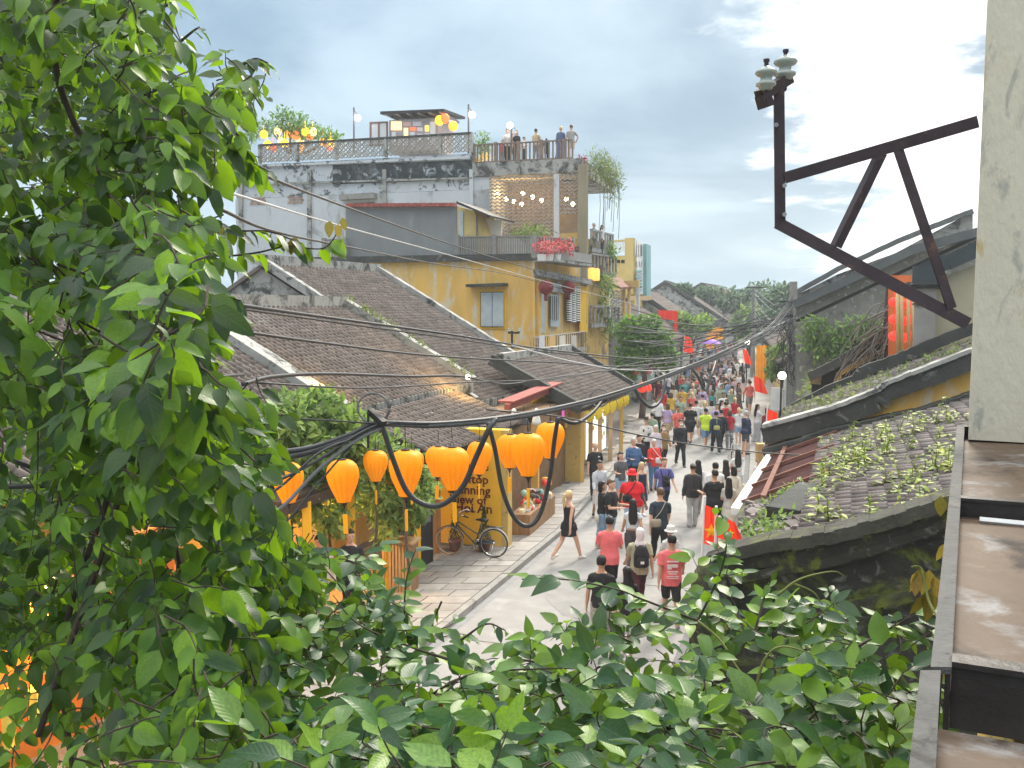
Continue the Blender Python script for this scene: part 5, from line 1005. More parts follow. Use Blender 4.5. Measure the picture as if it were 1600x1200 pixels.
for x, y0, y1, w_, d_, lab in ((1190, 540, 600, 16, 50, 'orange draped shop curtain beside the concrete pole'), (1118, 512, 530, 24, 95, 'orange shop canopy glowing at the far end of the street'), (1110, 520, 545, 12, 90, 'orange red umbrella cloth over the far crowd')):
    mb = MB(); a = P(x-w_/2, y0, d_); h = (y1-y0)/FOC*d_; ww = w_/FOC*d_; vs = []
    for i in range(11): z = .12*math.sin(i*2.2); vs += [a + Vector((ww*i/10, z, 0)), a + Vector((ww*i/10, z*1.4, -h))]
    mb.add(vs, [(2*i, 2*i+1, 2*i+3, 2*i+2) for i in range(10)]); single('shop_curtain', mb, oc, lab, 'cloth', True)
mb = MB(); c = P(1111, 537, 82); mb.lathe([(.02, .45), (.5, .3), (.95, .02), (.9, 0), (.02, .36)], c, 12); mb.tube([c + Vector((0, 0, .4)), c + Vector((0, 0, -1.9))], .03, 5); single('purple_umbrella', mb, M('purple', (.28, .12, .48), .7, .1), 'open purple umbrella above the far crowd', 'umbrella')
# boards leaning by the right pavement
mb = MB(); mb.prism([P(1160, 756, 20), P(1174, 764, 20), P(1160, 812, 19.5), P(1146, 800, 19.5)], (.02, .05, 0)); single('leaning_board', mb, M('cream_board', (.62, .55, .42), .8, .1), 'cream board leaning behind the black haired woman near the awning', 'board')
mb = MB(); mb.prism([P(1184, 694, 22), P(1200, 694, 22), P(1201, 722, 22), P(1185, 722, 22)], (0, .25, 0)); single('cardboard_box', mb, M('cardboard', (.50, .34, .16), .85, .1), 'brown cardboard box beside the second roof, under the flag', 'box')
# round café sign hidden in the leaves
sg = thing('round_sign', 'round green and yellow cafe sign half hidden by leaves near the bottom', 'sign', tuple(P(525, 1150, 7.2)))
c = P(525, 1150, 7.2); mb = MB(); mb.loft([(c + Vector((0, -.02, 0)), (.24, 0, 0), (0, 0, .24)), (c + Vector((0, .03, 0)), (.24, 0, 0), (0, 0, .24))], 32); part('disc', mb, M('sign_green', (.20, .30, .07), .6, .2, 2), sg)
for s, z, sz in (('HOI AN', .03, .115), ('ROASTERY', -.065, .085), ('Coffee', -.135, .05)):
    m = text_mesh(s, sz, .004, .002); m.materials.append(M('sign_black', (.02, .03, .015), .7, .1)); xs_ = [v.co.x for v in m.vertices]; o = obj('lettering', m, sg, c + Vector((-(max(xs_)+min(xs_))/2, -.027, z)) - WL[sg.name]); o.rotation_euler = (math.pi/2, 0, 0)
mb = MB(); mb.tube([c + Vector((0, .05, .2)), Vector((c.x, c.y+.05, 0))], .03, 6); part('post', mb, blackiron, sg)
# ================================================================== people
# pose: legs (swing, knee) for each side, arms (swing forward, spread, elbow), lean
POSE = dict(
    stand=((3, 2), (-3, 3), (4, 9, 12), (-2, 10, 14), 0),
    walk=((24, 6), (-20, 22), (-22, 9, 14), (24, 9, 24), 2),
    walk2=((-16, 12), (18, 4), (20, 10, 30), (-16, 9, 10), 2),
    hold=((2, 2), (-4, 4), (14, 10, 82), (20, 9, 74), 1),
    phone=((4, 4), (-6, 6), (46, 8, 96), (-4, 12, 16), 2),
    carry=((10, 4), (-14, 14), (2, 13, 8), (14, 20, 70), 1),
    up=((3, 2), (-3, 3), (165, 14, 10), (8, 16, 30), 0),
    hips=((6, 3), (-3, 3), (-8, 34, 62), (4, 10, 18), 0))
TYPE = dict(m=dict(sw=.200, w=1.0, hip=.95, d=1.0), f=dict(sw=.168, w=.86, hip=1.0, d=.88), b=dict(sw=.225, w=1.24, hip=1.16, d=1.30))
TORSO = [(.80, .09, .085, 0), (.84, .14, .11, 0), (.90, .168, .125, .005), (.98, .162, .115, .0), (1.07, .140, .100, -.005), (1.18, .150, .108, -.008), (1.29, .168, .116, -.008), (1.37, .170, .105, 0), (1.42, .145, .088, .005), (1.455, .095, .07, .008), (1.49, .058, .058, .01), (1.53, .053, .055, .008), (1.565, .053, .056, .0)]
HEAD = [(1.510, .020, .025, -.050), (1.522, .042, .052, -.032), (1.545, .056, .072, -.020), (1.575, .066, .084, -.010), (1.605, .072, .092, -.004), (1.640, .076, .098, .002), (1.675, .074, .097, .006), (1.705, .062, .082, .008), (1.728, .040, .055, .008), (1.738, .015, .02, .008)]
def torso_at(T, z):
    for a, b in zip(TORSO, TORSO[1:]):
        if z <= b[0]:
            t = (z-a[0])/(b[0]-a[0]); q = [a[i]+(b[i]-a[i])*t for i in range(4)]; break
    else: q = list(TORSO[-1])
    fw = T['w'] if z > 1.0 else T['w']*T['hip']/.95*.97
    fade = 1 if z < 1.44 else max(0, 1-(z-1.44)/.05)
    return (q[1]*(1+(fw-1)*fade), q[2]*(1+(T['d']-1)*fade), q[3] - (.03*(T['d']-1)*4*fade if 1.0 < z < 1.25 and T['d'] > 1.1 else 0))
def joints(pose, T):
    L, Rr, AL, AR, lean = POSE[pose]; J = {}
    for s, (a, k), nm in ((-1, L, 'l'), (1, Rr, 'r')):
        a, k = rad(a), rad(k); hip = Vector((s*.088*T['hip'], 0, .92)); kn = hip + Vector((s*.004, -math.sin(a), -math.cos(a)))*.43; an = kn + Vector((s*.004, math.sin(k-a), -math.cos(k-a)))*.42; J[nm] = (hip, kn, an, k-a)
    for s, (a, sp, e), nm in ((-1, AL, 'L'), (1, AR, 'R')):
        a, sp, e = rad(a), rad(sp), rad(e); sh = Vector((s*(T['sw']-.022), .005, 1.375)); d1 = Vector((s*math.sin(sp), -math.sin(a)*math.cos(sp), -math.cos(a)*math.cos(sp))); el = sh + d1*.285; d2 = Vector((s*math.sin(sp)*(.6 if e < .7 else -.35), -math.sin(a+e), -math.cos(a+e))).normalized(); J[nm] = (sh, el, el + d2*.25, d2)
    return J
def leg_tube(mb, j, ex, z_end=None, flare=0.):
    hip, kn, an, _ = j; pts = [hip + Vector((0, 0, .02)), lerp(hip, kn, .35), lerp(hip, kn, .75), kn, lerp(kn, an, .3), lerp(kn, an, .65), an, an + Vector((0, 0, -.035))]; r = [.088, .083, .064, .053, .054, .044, .036, .034]
    rr = [q + ex + flare*(i/7) for i, q in enumerate(r)]
    if z_end is not None: pts, rr = pts[:z_end], rr[:z_end]
    mb.tube(pts, rr, 10)
def arm_tube(mb, j, ex, n=None, k=1.):
    sh, el, wr, d = j; c = Vector((0, 0, 1.38)); pts = [lerp(sh, Vector((0, sh.y, sh.z+.045)), .45), lerp(sh, el, .03), lerp(sh, el, .35), lerp(sh, el, .75), el, lerp(el, wr, .4), wr]; r = [.044, .049, .047, .041, .037, .035, .026]
    rr = [q*k + ex for q in r]
    if n: pts, rr = pts[:n], rr[:n]
    mb.tube(pts, rr, 9)
def foot(mb, j, ex, sole=0.):
    an, ph = j[2], max(0, j[3])*.55; m = Matrix.Rotation(-ph, 3, 'X')
    g_ = lambda y, z: an + m @ Vector((0, y, z))
    mb.loft([(g_(.055, -.05), (.020+ex, 0, 0), m @ Vector((0, 0, .022+ex))), (g_(.035, -.04), (.032+ex, 0, 0), m @ Vector((0, 0, .038+ex))), (g_(-.03, -.04), (.036+ex, 0, 0), m @ Vector((0, 0, .04+ex))), (g_(-.10, -.055), (.042+ex, 0, 0), m @ Vector((0, 0, .025+ex))), (g_(-.155, -.062), (.036+ex, 0, 0), m @ Vector((0, 0, .018+ex))), (g_(-.18, -.064), (.018+ex, 0, 0), m @ Vector((0, 0, .012+ex)))], 10)
CACHE = {}
def body_mesh(pose, ty):
    k = ('body', pose, ty)
    if k in CACHE: return CACHE[k]
    T = TYPE[ty]; J = joints(pose, T); mb = MB(); zs = [.80, .84, .90, .98, 1.07, 1.18, 1.29, 1.37, 1.42, 1.455, 1.49, 1.53, 1.565]
    mb.zloft([(z, *torso_at(T, z)) for z in zs], 14); mb.zloft(HEAD, 14)
    mb.loft([((0, -.098, 1.635), (.008, 0, 0), (0, .02, .0)), ((0, -.108, 1.605), (.013, 0, 0), (0, .022, 0)), ((0, -.096, 1.592), (.012, 0, 0), (0, .018, 0))], 8)
    for s in (-1, 1): mb.ball((s*.076, .012, 1.612), (.012, .022, .032), 8); mb.ball((s*.03, -.088, 1.652), (.022, .012, .008), 6)
    mb.ball((0, -.088, 1.553), (.026, .012, .009), 6)
    for n_ in 'lr': leg_tube(mb, J[n_], 0); foot(mb, J[n_], 0)
    for n_, s in (('L', -1), ('R', 1)):
        arm_tube(mb, J[n_], 0); sh, el, wr, d = J[n_]; side = Vector((0, 1, 0)) if abs(d.y) < .7 else Vector((1, 0, 0)); nn = d.cross(side).normalized(); side = nn.cross(d).normalized()
        mb.loft([(wr, side*.026, nn*.02), (wr + d*.04, side*.036, nn*.017), (wr + d*.085, side*.038, nn*.015), (wr + d*.10, side*.034, nn*.013)], 10)
        inw = Vector((-s, 0, 0)) if abs(d.x) < .8 else Vector((0, -1, 0)); curl = (inw - d*inw.dot(d)); curl = curl.normalized() if curl.length > .2 else nn
        for q, ln in zip((-.027, -.009, .009, .027), (.058, .070, .074, .064)):
            b0 = wr + d*.092 + side*q; b1 = b0 + (d*.93 + curl*.35).normalized()*ln*.5; b2 = b1 + (d*.6 + curl*.8).normalized()*ln*.5; mb.tube([b0 - d*.02, b0, b1, b2], [.009, .009, .0085, .007], 6)
        tb = wr + d*.03 - side*.03 if True else wr; mb.tube([tb + side*.012, tb - side*.012 + d*.025 + curl*.01, tb - side*.016 + d*.055 + curl*.02], [.012, .011, .008], 6)
    me = remeshed(mb, .0085, 'body', .30); zmin = min(v.co.z for v in me.vertices); CACHE[k] = me; CACHE[('z', pose, ty)] = zmin; return me
def cloth_bump(me, a, sc=9, seed=0):
    n = len(me.vertices); co = [0.]*(3*n); no = [0.]*(3*n); me.vertices.foreach_get('co', co); me.vertices.foreach_get('normal', no)
    for i in range(0, 3*n, 3):
        q = noise.noise(Vector((co[i]*sc+seed, co[i+1]*sc, co[i+2]*sc*.6)))*a
        co[i] += no[i]*q; co[i+1] += no[i+1]*q; co[i+2] += no[i+2]*q
    me.vertices.foreach_set('co', co); me.update()
def garment(kind, pose, ty):
    k = (kind, pose, ty)
    if k in CACHE: return CACHE[k]
    T = TYPE[ty]; J = joints(pose, T); mb = MB(); vox = .0125
    def trunk(z0, z1, e0, e1, fl=0.):
        n_ = 10; mb.zloft([(z0+(z1-z0)*i/n_, *[q+(e0+(e1-e0)*i/n_)+(fl*(1-i/n_) if j < 2 else 0) if j < 2 else q for j, q in enumerate(torso_at(T, max(.86, z0+(z1-z0)*i/n_)))]) for i in range(n_+1)], 14)
    if kind in ('tshirt', 'longsleeve', 'jacket', 'crop', 'vest_top', 'oversize'):
        e = dict(tshirt=.018, longsleeve=.016, jacket=.03, crop=.010, vest_top=.010, oversize=.034)[kind]; z0 = dict(tshirt=.86, longsleeve=.87, jacket=.82, crop=1.06, vest_top=.95, oversize=.80)[kind]
        trunk(z0, 1.455 if kind != 'vest_top' else 1.37, e+.012, e*.7); 
        if kind != 'vest_top':
            for n_ in 'LR': arm_tube(mb, J[n_], dict(tshirt=.015, longsleeve=.012, jacket=.020, crop=.012, oversize=.025)[kind], dict(tshirt=4, longsleeve=None, jacket=None, crop=3, oversize=4)[kind])
    elif kind in ('trousers', 'wide_trousers', 'shorts', 'long_shorts'):
        trunk(.80, 1.02, .016, .012)
        for n_ in 'lr': leg_tube(mb, J[n_], .018 if kind != 'wide_trousers' else .022, dict(shorts=3, long_shorts=4).get(kind), .045 if kind == 'wide_trousers' else (.02 if 'short' in kind else .004))
    elif kind in ('skirt', 'long_skirt', 'dress', 'playsuit', 'robe'):
        zb = dict(skirt=.55, long_skirt=.18, dress=.50, playsuit=.66, robe=.14)[kind]; zt = dict(skirt=1.04, long_skirt=1.04, dress=1.36, playsuit=1.36, robe=1.45)[kind]
        tab = [(zb, .21+.10*(kind in ('long_skirt', 'robe')), .19+.08*(kind in ('long_skirt', 'robe'))), (zb+(.86-zb)*.5, .20, .17), (.88, .185*T['hip'], .15*T['d'])] 
        mb.zloft(tab + [(z, torso_at(T, z)[0]+.014, torso_at(T, z)[1]+.014, torso_at(T, z)[2]) for z in (.96, 1.04, 1.12, 1.2, 1.28, 1.36, 1.45) if z <= zt], 16)
        if kind == 'robe':
            for n_ in 'LR': arm_tube(mb, J[n_], .03)
        if kind == 'playsuit':
            for n_ in 'lr': leg_tube(mb, J[n_], .03, 2, .01)
    elif kind in ('shoe_l', 'shoe_r'):
        vox = .008
        foot(mb, J[kind[-1]], .009)
    me = remeshed(mb, vox, kind, .6 if kind[:4] != 'shoe' else .4)
    if kind[:4] != 'shoe': cloth_bump(me, .012, 11, len(kind) % 7); me.shade_smooth()
    CACHE[k] = me; return me
def hair_mesh(kind):
    k = ('hair', kind)
    if k in CACHE: return CACHE[k]
    mb = MB(); top = [(1.60, .074, .055, .052), (1.635, .084, .072, .040), (1.665, .088, .088, .028), (1.69, .086, .104, .010), (1.72, .070, .088, .010), (1.745, .045, .058, .010), (1.755, .015, .02, .01)]
    if kind in ('short', 'long', 'bun', 'bob', 'ponytail'): mb.zloft(top, 14)
    if kind == 'long': mb.zloft([(1.16, .07, .022, .125), (1.26, .11, .03, .125), (1.42, .115, .04, .11), (1.52, .10, .052, .082), (1.62, .090, .06, .055), (1.69, .078, .07, .03)], 12)
    if kind == 'bob': mb.zloft([(1.46, .085, .045, .055), (1.54, .098, .065, .045), (1.64, .092, .075, .04), (1.70, .078, .075, .02)], 12)
    if kind == 'bun': mb.ball((0, .10, 1.72), .045, 10)
    if kind == 'ponytail': mb.tube([(0, .10, 1.68), (0, .15, 1.66), (0, .165, 1.56), (0, .15, 1.42), (0, .145, 1.34)], [.03, .035, .04, .03, .012], 8)
    if kind == 'cap': mb.zloft([(1.655, .086, .106, .008), (1.70, .085, .104, .008), (1.735, .066, .084, .01), (1.755, .03, .04, .01)], 14); mb.loft([((0, -.08, 1.672), (.075, 0, 0), (0, 0, .01)), ((0, -.13, 1.668), (.068, 0, 0), (0, 0, .008)), ((0, -.175, 1.655), (.035, 0, 0), (0, 0, .006))], 10)
    if kind == 'bucket': mb.zloft([(1.625, .145, .165, .005), (1.64, .140, .160, .005), (1.66, .10, .122, .006), (1.70, .094, .114, .006), (1.75, .080, .098, .008), (1.757, .03, .04, .008)], 16)
    if kind == 'brimhat': mb.zloft([(1.668, .20, .22, .005), (1.676, .20, .22, .005), (1.682, .10, .12, .006), (1.73, .088, .106, .006), (1.77, .075, .09, .008), (1.775, .03, .04, .008)], 18)
    if kind == 'scarf': mb.zloft([(1.36, .15, .11, .03), (1.43, .13, .11, .03), (1.50, .088, .082, .03), (1.56, .082, .080, .036), (1.62, .092, .082, .034), (1.67, .092, .100, .018), (1.72, .076, .094, .010), (1.755, .03, .04, .010)], 14)
    me = remeshed(mb, .012 if kind in ('long', 'short', 'bob') else .009, kind, .6)
    if kind in ('long', 'short', 'bob', 'ponytail'): cloth_bump(me, .008, 22); me.shade_smooth()
    CACHE[k] = me; return me
SK = {n_: M('skin_' + n_, c, .55, .08, 12, bump=.03) for n_, c in dict(light=(.60, .36, .26), mid=(.48, .28, .18), tan=(.36, .20, .12), dark=(.085, .045, .03)).items()}
HC = {n_: M('hair_' + n_, c, .45, .3, 30, bump=.3, stretch=(1, 1, .2)) for n_, c in dict(black=(.012, .011, .012), brown=(.11, .065, .035), blond=(.62, .45, .22), grey=(.42, .41, .40), white=(.62, .60, .57)).items()}
def cloth(c, nm=None): return M('cloth_%d_%d_%d' % tuple(int(q*255) for q in c), c, .85, .16, 7, bump=.5, bscale=16)
BL, NV, WH, GY = (.022, .022, .025), (.025, .04, .075), (.70, .70, .70), (.25, .25, .26)
PK, RD, DN, BE = (.75, .16, .17), (.70, .02, .03), (.26, .38, .52), (.55, .46, .33)
def tri_eye():
    if 'eye' in CACHE: return CACHE['eye'], CACHE['mouth']
    mb = MB(); mb.ball((0, 0, 0), (.013, .006, .006), 8); CACHE['eye'] = mb.mesh('eye', M('eye_dark', (.02, .015, .012), .3, .1), True); mb = MB(); mb.ball((0, 0, 0), (.022, .006, .006), 8); CACHE['mouth'] = mb.mesh('mouth', M('lips', (.36, .12, .10), .5, .1), True); return CACHE['eye'], CACHE['mouth']
def person(label, pos, face, pose='stand', ty='m', h=1.72, skin='light', hair=('short', 'black'), top=('tshirt', BL), bottom=('trousers', BL), shoes=BL, over=None, group='people walking in the street', features=None, mask=False, mir=False):
    """face: heading in degrees, 0 looks at the viewer (-Y), 180 walks away"""
    t = thing('person', label, 'person', pos, group, rad(face)); s = h/1.735; t.scale = (-s if mir else s, s, s)
    b = obj('body', body_mesh(pose, ty), t, mat=SK[skin]); dz = -CACHE[('z', pose, ty)]
    kids = [b]
    if top: kids.append(obj('top', garment(top[0], pose, ty), t, mat=cloth(top[1])))
    if bottom: kids.append(obj(bottom[0], garment(bottom[0], pose, ty), t, mat=cloth(bottom[1])))
    if over: kids.append(obj(over[0], garment(over[0], pose, ty), t, mat=cloth(over[1])))
    if shoes is not None:
        for q in 'lr': kids.append(obj('shoe', garment('shoe_'+q, pose, ty), t, mat=cloth(shoes)))
    for hk in ([hair] if hair and not isinstance(hair, list) else hair or []):
        mt = HC.get(hk[1]) if isinstance(hk[1], str) else cloth(hk[1]); nm = {'cap': 'cap', 'bucket': 'bucket_hat', 'brimhat': 'brimmed_hat', 'scarf': 'headscarf'}.get(hk[0], 'hair'); kids.append(obj(nm, hair_mesh(hk[0]), t, mat=mt))
    if features is None: features = abs(((face+180) % 360)-180) < 100
    if features:
        e, m_ = tri_eye()
        for sx_ in (-1, 1): kids.append(obj('eye', e, t, (sx_*.03, -.0915, 1.640)))
        if not mask: kids.append(obj('mouth', m_, t, (0, -.094, 1.553)))
    if mask: mb = MB(); mb.loft([((0, -.085, 1.60), (.062, 0, 0), (0, .028, 0)), ((0, -.098, 1.575), (.062, 0, 0), (0, .03, 0)), ((0, -.075, 1.535), (.045, 0, 0), (0, .03, 0))], 10); kids.append(obj('face_mask', mb.mesh('face_mask', cloth(WH), True, None, True), t))
    for q in kids: q.location.z += dz
    t['_'] = 0; del t['_']
    PEOPLE.append(t); return t, s, dz
PEOPLE = []
def spot(px, head_py, h=1.72, z=0.): # ground place of someone whose crown shows at this pixel
    r = ray(px, head_py+1); k = (z+h-CAMH)/r.z; p = CAM + r*k; return (p.x, p.y, z)
def local(t, s, v):                  # a point of the figure in the world
    m = Matrix.Translation(t.location) @ Matrix.Rotation(t.rotation_euler.z, 4, 'Z'); return m @ (Vector(v)*s)
def backpack(label, ps, c=BL, logo=False, front=False):
    t, s, dz = ps; bg_ = thing('backpack' if not front else 'front_bag', label, 'backpack' if not front else 'bag', tuple(local(t, s, (0, .19 if not front else -.19, 1.0+dz))), None, t.rotation_euler.z); mb = MB(); k = 1 if not front else .7
    mb.loft([((0, .0, -.02), (.13*k, 0, 0), (0, .07, 0)), ((0, .01, .02), (.15*k, 0, 0), (0, .085, 0)), ((0, .01, .24*k), (.15*k, 0, 0), (0, .085, 0)), ((0, -.0, .36*k), (.11*k, 0, 0), (0, .065, 0)), ((0, -.01, .40*k), (.05, 0, 0), (0, .04, 0))], 14); obj('bag_body', mb.mesh('bag_body', cloth(c), True, None, True), bg_)
    mb = MB(); mb.loft([((0, .09, .03), (.10*k, 0, 0), (0, .03, 0)), ((0, .095, .05), (.11*k, 0, 0), (0, .035, 0)), ((0, .09, .17*k), (.11*k, 0, 0), (0, .03, 0)), ((0, .07, .19*k), (.09*k, 0, 0), (0, .02, 0))], 10) if not front else mb.box((0, -.08, .12), (.16, .03, .12)); obj('pocket', mb.mesh('pocket', cloth(c), True, None, True), bg_)
    mb = MB()
    for sx_ in (-1, 1): mb.tube(catmull([(sx_*.09, -.05, .34), (sx_*.10, -.16, .43), (sx_*.11, -.27, .30), (sx_*.12, -.16, .02), (sx_*.11, -.04, .02)] if not front else [(sx_*.07, .05, .2), (sx_*.12, .12, .42), (sx_*.1, .26, .40)], 4), .014, 5)
    obj('straps', mb.mesh('straps', cloth(c), True), bg_)
    if logo: mb = MB(); mb.box((.0, .131, .10), (.07, .006, .05)); obj('label_patch', mb.mesh('label_patch', cloth(WH)), bg_)
    return bg_
def sling(label, ps, c, side=1, low=.92, back=True):
    t, s, dz = ps; yb = .17 if back else -.17; g_ = thing('shoulder_bag', label, 'bag', tuple(local(t, s, (side*.14, yb, low+dz))), None, t.rotation_euler.z); mb = MB(); mb.loft([((0, 0, 0), (.09, 0, 0), (0, .035, 0)), ((0, 0, .03), (.13, 0, 0), (0, .05, 0)), ((0, 0, .14), (.13, 0, 0), (0, .05, 0)), ((0, 0, .18), (.10, 0, 0), (0, .03, 0))], 12); obj('bag_body', mb.mesh('bag_body', cloth(c), True, None, True), g_)
    mb = MB(); sx_ = -side; mb.tube(catmull([(sx_*-.05, 0, .16), (sx_*.12, .0, .36), (sx_*.25, -.10 if back else .10, .55)], 5), .012, 5); obj('strap', mb.mesh('strap', cloth(c), True), g_)
    return g_
G_ = 'people walking in the street'
p = person('person in a plain salmon pink T-shirt and shorts, left of the white headscarf', spot(953, 807, 1.74), 176, 'hold', 'm', 1.74, 'mid', top=('oversize', PK), bottom=('long_shorts', BL), shoes=WH)
p = person('person in a white headscarf and olive shirt walking away with a black backpack', spot(1000, 821, 1.64), 182, 'walk', 'm', 1.64, 'mid', ('scarf', (.66, .62, .62)), ('oversize', (.36, .35, .24)), ('trousers', (.07, .02, .025)), WH); backpack('black backpack with a small white patch on the olive shirt', p, BL, True)
p = person('person in a salmon pink T-shirt with white print on the back, near the black gable', spot(1050, 833, 1.72), 178, 'walk2', 'm', 1.72, 'mid', top=('oversize', PK), bottom=('long_shorts', BL), shoes=GY)
t, s, dz = p
for (x, z, w_, h_) in ((0, 1.28, .22, .025), (-.03, 1.20, .12, .06), (.06, 1.18, .08, .09), (0, 1.09, .20, .02), (0, 1.05, .16, .015), (0, 1.0, .22, .012), (0, .965, .22, .012)): mb = MB(); mb.box((x, .168 + (.004 if z > 1.1 else .008), z+dz), (w_, .008, h_)); obj('shirt_print', mb.mesh('shirt_print', cloth((.72, .62, .6))), t)
p = person('person in a black cap and black shirt half hidden by the bottom leaves', spot(940, 869, 1.70), 170, 'stand', 'm', 1.70, 'mid', [('short', 'black'), ('cap', BL)], ('tshirt', BL), ('trousers', (.33, .31, .28)), WH)
p = person('person with long black hair and black top just above the leaves', spot(980, 886, 1.58), 190, 'stand', 'f', 1.58, 'light', ('long', 'black'), ('tshirt', BL), ('skirt', (.55, .55, .55)), WH)
p = person('person with long black hair in a white crop top and dark leggings seen from behind', spot(989, 776, 1.66), 176, 'walk', 'f', 1.66, 'mid', ('long', 'black'), ('crop', (.62, .66, .72)), ('trousers', (.06, .05, .055)), WH)
p = person('person in a dark navy T-shirt seen from behind, with a pouch at the waist', spot(1032, 760, 1.82), 186, 'walk2', 'm', 1.82, 'light', ('short', 'brown'), ('tshirt', (.03, .045, .065)), ('trousers', BL), WH); sling('grey waist pouch behind the navy T-shirt', p, (.32, .28, .22), 1, .93)
p = person('person in a white cap and grey shorts bending beside the navy T-shirt', spot(1048, 818, 1.55), 200, 'walk', 'f', 1.55, 'light', [('short', 'brown'), ('bucket', (.66, .66, .64))], ('tshirt', (.6, .62, .62)), ('shorts', (.62, .62, .62)), WH)
p = person('person in a red bucket hat and bright red T-shirt walking towards the viewer', spot(988, 730, 1.84), 4, 'walk', 'b', 1.84, 'dark', ('bucket', RD), ('tshirt', RD), ('trousers', (.30, .38, .48)), WH); sling('dark crossbody bag on the bright red T-shirt', p, BL, -1, 1.0, False)
p = person('person with light brown hair in a black T-shirt and pale jeans, beside the red T-shirt', spot(955, 749, 1.76), 60, 'hold', 'm', 1.76, 'light', ('short', 'brown'), ('tshirt', BL), ('long_shorts', DN), WH)
p = person('person in black carrying a white and green tote, beside the light brown hair', spot(941, 752, 1.66), 100, 'hold', 'f', 1.66, 'mid', ('bob', 'black'), ('tshirt', BL), ('trousers', DN), WH); g_ = sling('white tote bag with a dark green base', p, (.62, .60, .54), -1, .75); 
p = person('person with a blonde ponytail in a short black outfit at the kerb', spot(889, 763, 1.68), 128, 'walk', 'f', 1.68, 'light', ('ponytail', 'blond'), ('vest_top', BL), ('playsuit', BL), (.62, .60, .55))
p = person('person in a pale cardigan and white dress walking on the pavement edge', spot(937, 718, 1.66), 10, 'walk2', 'f', 1.66, 'mid', ('bun', 'black'), ('jacket', (.46, .50, .54)), ('dress', (.64, .64, .66)), BL)
p = person('person with black hair in a black and white top and denim shorts, looking down', spot(970, 706, 1.64), 12, 'hold', 'f', 1.64, 'light', ('bob', 'black'), ('tshirt', (.10, .10, .11)), ('shorts', DN), WH)
p = person('bald person in a black T-shirt standing by the corner shop wall', spot(930, 691, 1.74), 15, 'stand', 'm', 1.74, 'light', None, ('tshirt', BL), ('trousers', BL), BL); mb = MB(); mb.box((.07, -.150, 1.33), (.06, .01, .03)); obj('shirt_print', mb.mesh('shirt_print', cloth(WH)), p[0])
p = person('stout person in a blue shirt with short grey hair', spot(990, 684, 1.74), 20, 'hold', 'b', 1.74, 'light', ('short', 'grey'), ('longsleeve', (.06, .12, .24)), ('trousers', BL), BL)
p = person('person in a black jacket half hidden behind the blue shirt', spot(999, 679, 1.72), 20, 'stand', 'm', 1.72, 'light', ('short', 'black'), ('jacket', BL), ('trousers', BL))
p = person('person in a purple blue polo shirt and navy shorts with a bag on the chest', spot(1038, 712, 1.76), 8, 'walk', 'm', 1.76, 'light', ('short', 'brown'), ('tshirt', (.11, .11, .32)), ('long_shorts', NV), WH); backpack('small black bag worn on the chest of the purple polo', p, BL, False, True)
p = person('young person with blonde hair in a navy dress behind the red T-shirt', spot(1003, 722, 1.52), 25, 'stand', 'f', 1.52, 'light', ('long', 'blond'), ('vest_top', NV), ('dress', NV), WH)
p = person('person in a brown brimmed hat and dark waistcoat over a white shirt', spot(1010, 652, 1.76), 5, 'hold', 'm', 1.76, 'light', [('short', 'brown'), ('brimhat', (.06, .04, .03))], ('longsleeve', (.66, .64, .62)), ('trousers', BL), BL, over=('vest_top', BL))
p = person('person with white hair in a red scarf and pale blouse beside the brimmed hat', spot(1025, 664, 1.64), 10, 'stand', 'f', 1.64, 'light', ('short', 'white'), ('longsleeve', (.56, .50, .55)), ('long_skirt', (.45, .06, .06)), BL)
p = person('person with white hair in a bright red jacket and jeans carrying a white bag', spot(1022, 686, 1.64), 8, 'hold', 'f', 1.64, 'light', ('short', 'white'), ('jacket', (.70, .05, .04)), ('trousers', (.08, .16, .28)), BL); sling('white bag held in front of the red jacket', p, WH, 1, .95, False)
p = person('person with black hair in a brown patterned jacket', spot(1037, 661, 1.66), 5, 'walk', 'f', 1.66, 'light', ('long', 'black'), ('jacket', (.25, .16, .07)), ('trousers', BL), BL, mask=True)
p = person('person in a white face mask and black outfit walking alone in mid street', spot(1064, 654, 1.74), 3, 'walk2', 'm', 1.74, 'light', ('short', 'black'), ('jacket', BL), ('trousers', BL), (.05, .05, .05), mask=True)
p = person('person in a grey cap and dark jacket seen from behind with a black bag', spot(1083, 724, 1.70), 182, 'stand', 'm', 1.70, 'mid', [('short', 'black'), ('cap', (.22, .19, .18))], ('jacket', (.045, .042, .045)), ('trousers', (.42, .42, .42)), GY); sling('black bag hanging behind the dark jacket', p, BL, 0, .88)
p = person('person in a black knit hat with long hair, behind the grey cap', spot(1091, 716, 1.64), 178, 'walk', 'f', 1.64, 'light', [('long', 'black'), ('cap', BL)], ('longsleeve', (.6, .6, .62)), ('trousers', (.3, .3, .3)))
p = person('person in a white T-shirt and black cap seen from behind', spot(1118, 721, 1.72), 180, 'walk2', 'm', 1.72, 'light', [('short', 'black'), ('cap', BL)], ('oversize', WH), ('trousers', BL), WH)
p = person('broad person in a black T-shirt glancing to the right, near the red flags', spot(1117, 734, 1.74), 196, 'hold', 'b', 1.74, 'mid', ('short', 'black'), ('tshirt', BL), ('trousers', BL), BL)
p = person('person with long straight black hair in a cream top, left of the awning', spot(1134, 718, 1.62), 178, 'stand', 'f', 1.62, 'light', ('long', 'black'), ('tshirt', (.64, .60, .54)), ('skirt', (.6, .56, .5)), WH)
p = person('person with black hair and a cream shirt close beside the long straight hair', spot(1147, 725, 1.60), 172, 'walk', 'f', 1.60, 'light', ('bob', 'black'), ('longsleeve', (.64, .6, .52)), ('wide_trousers', BE), WH)
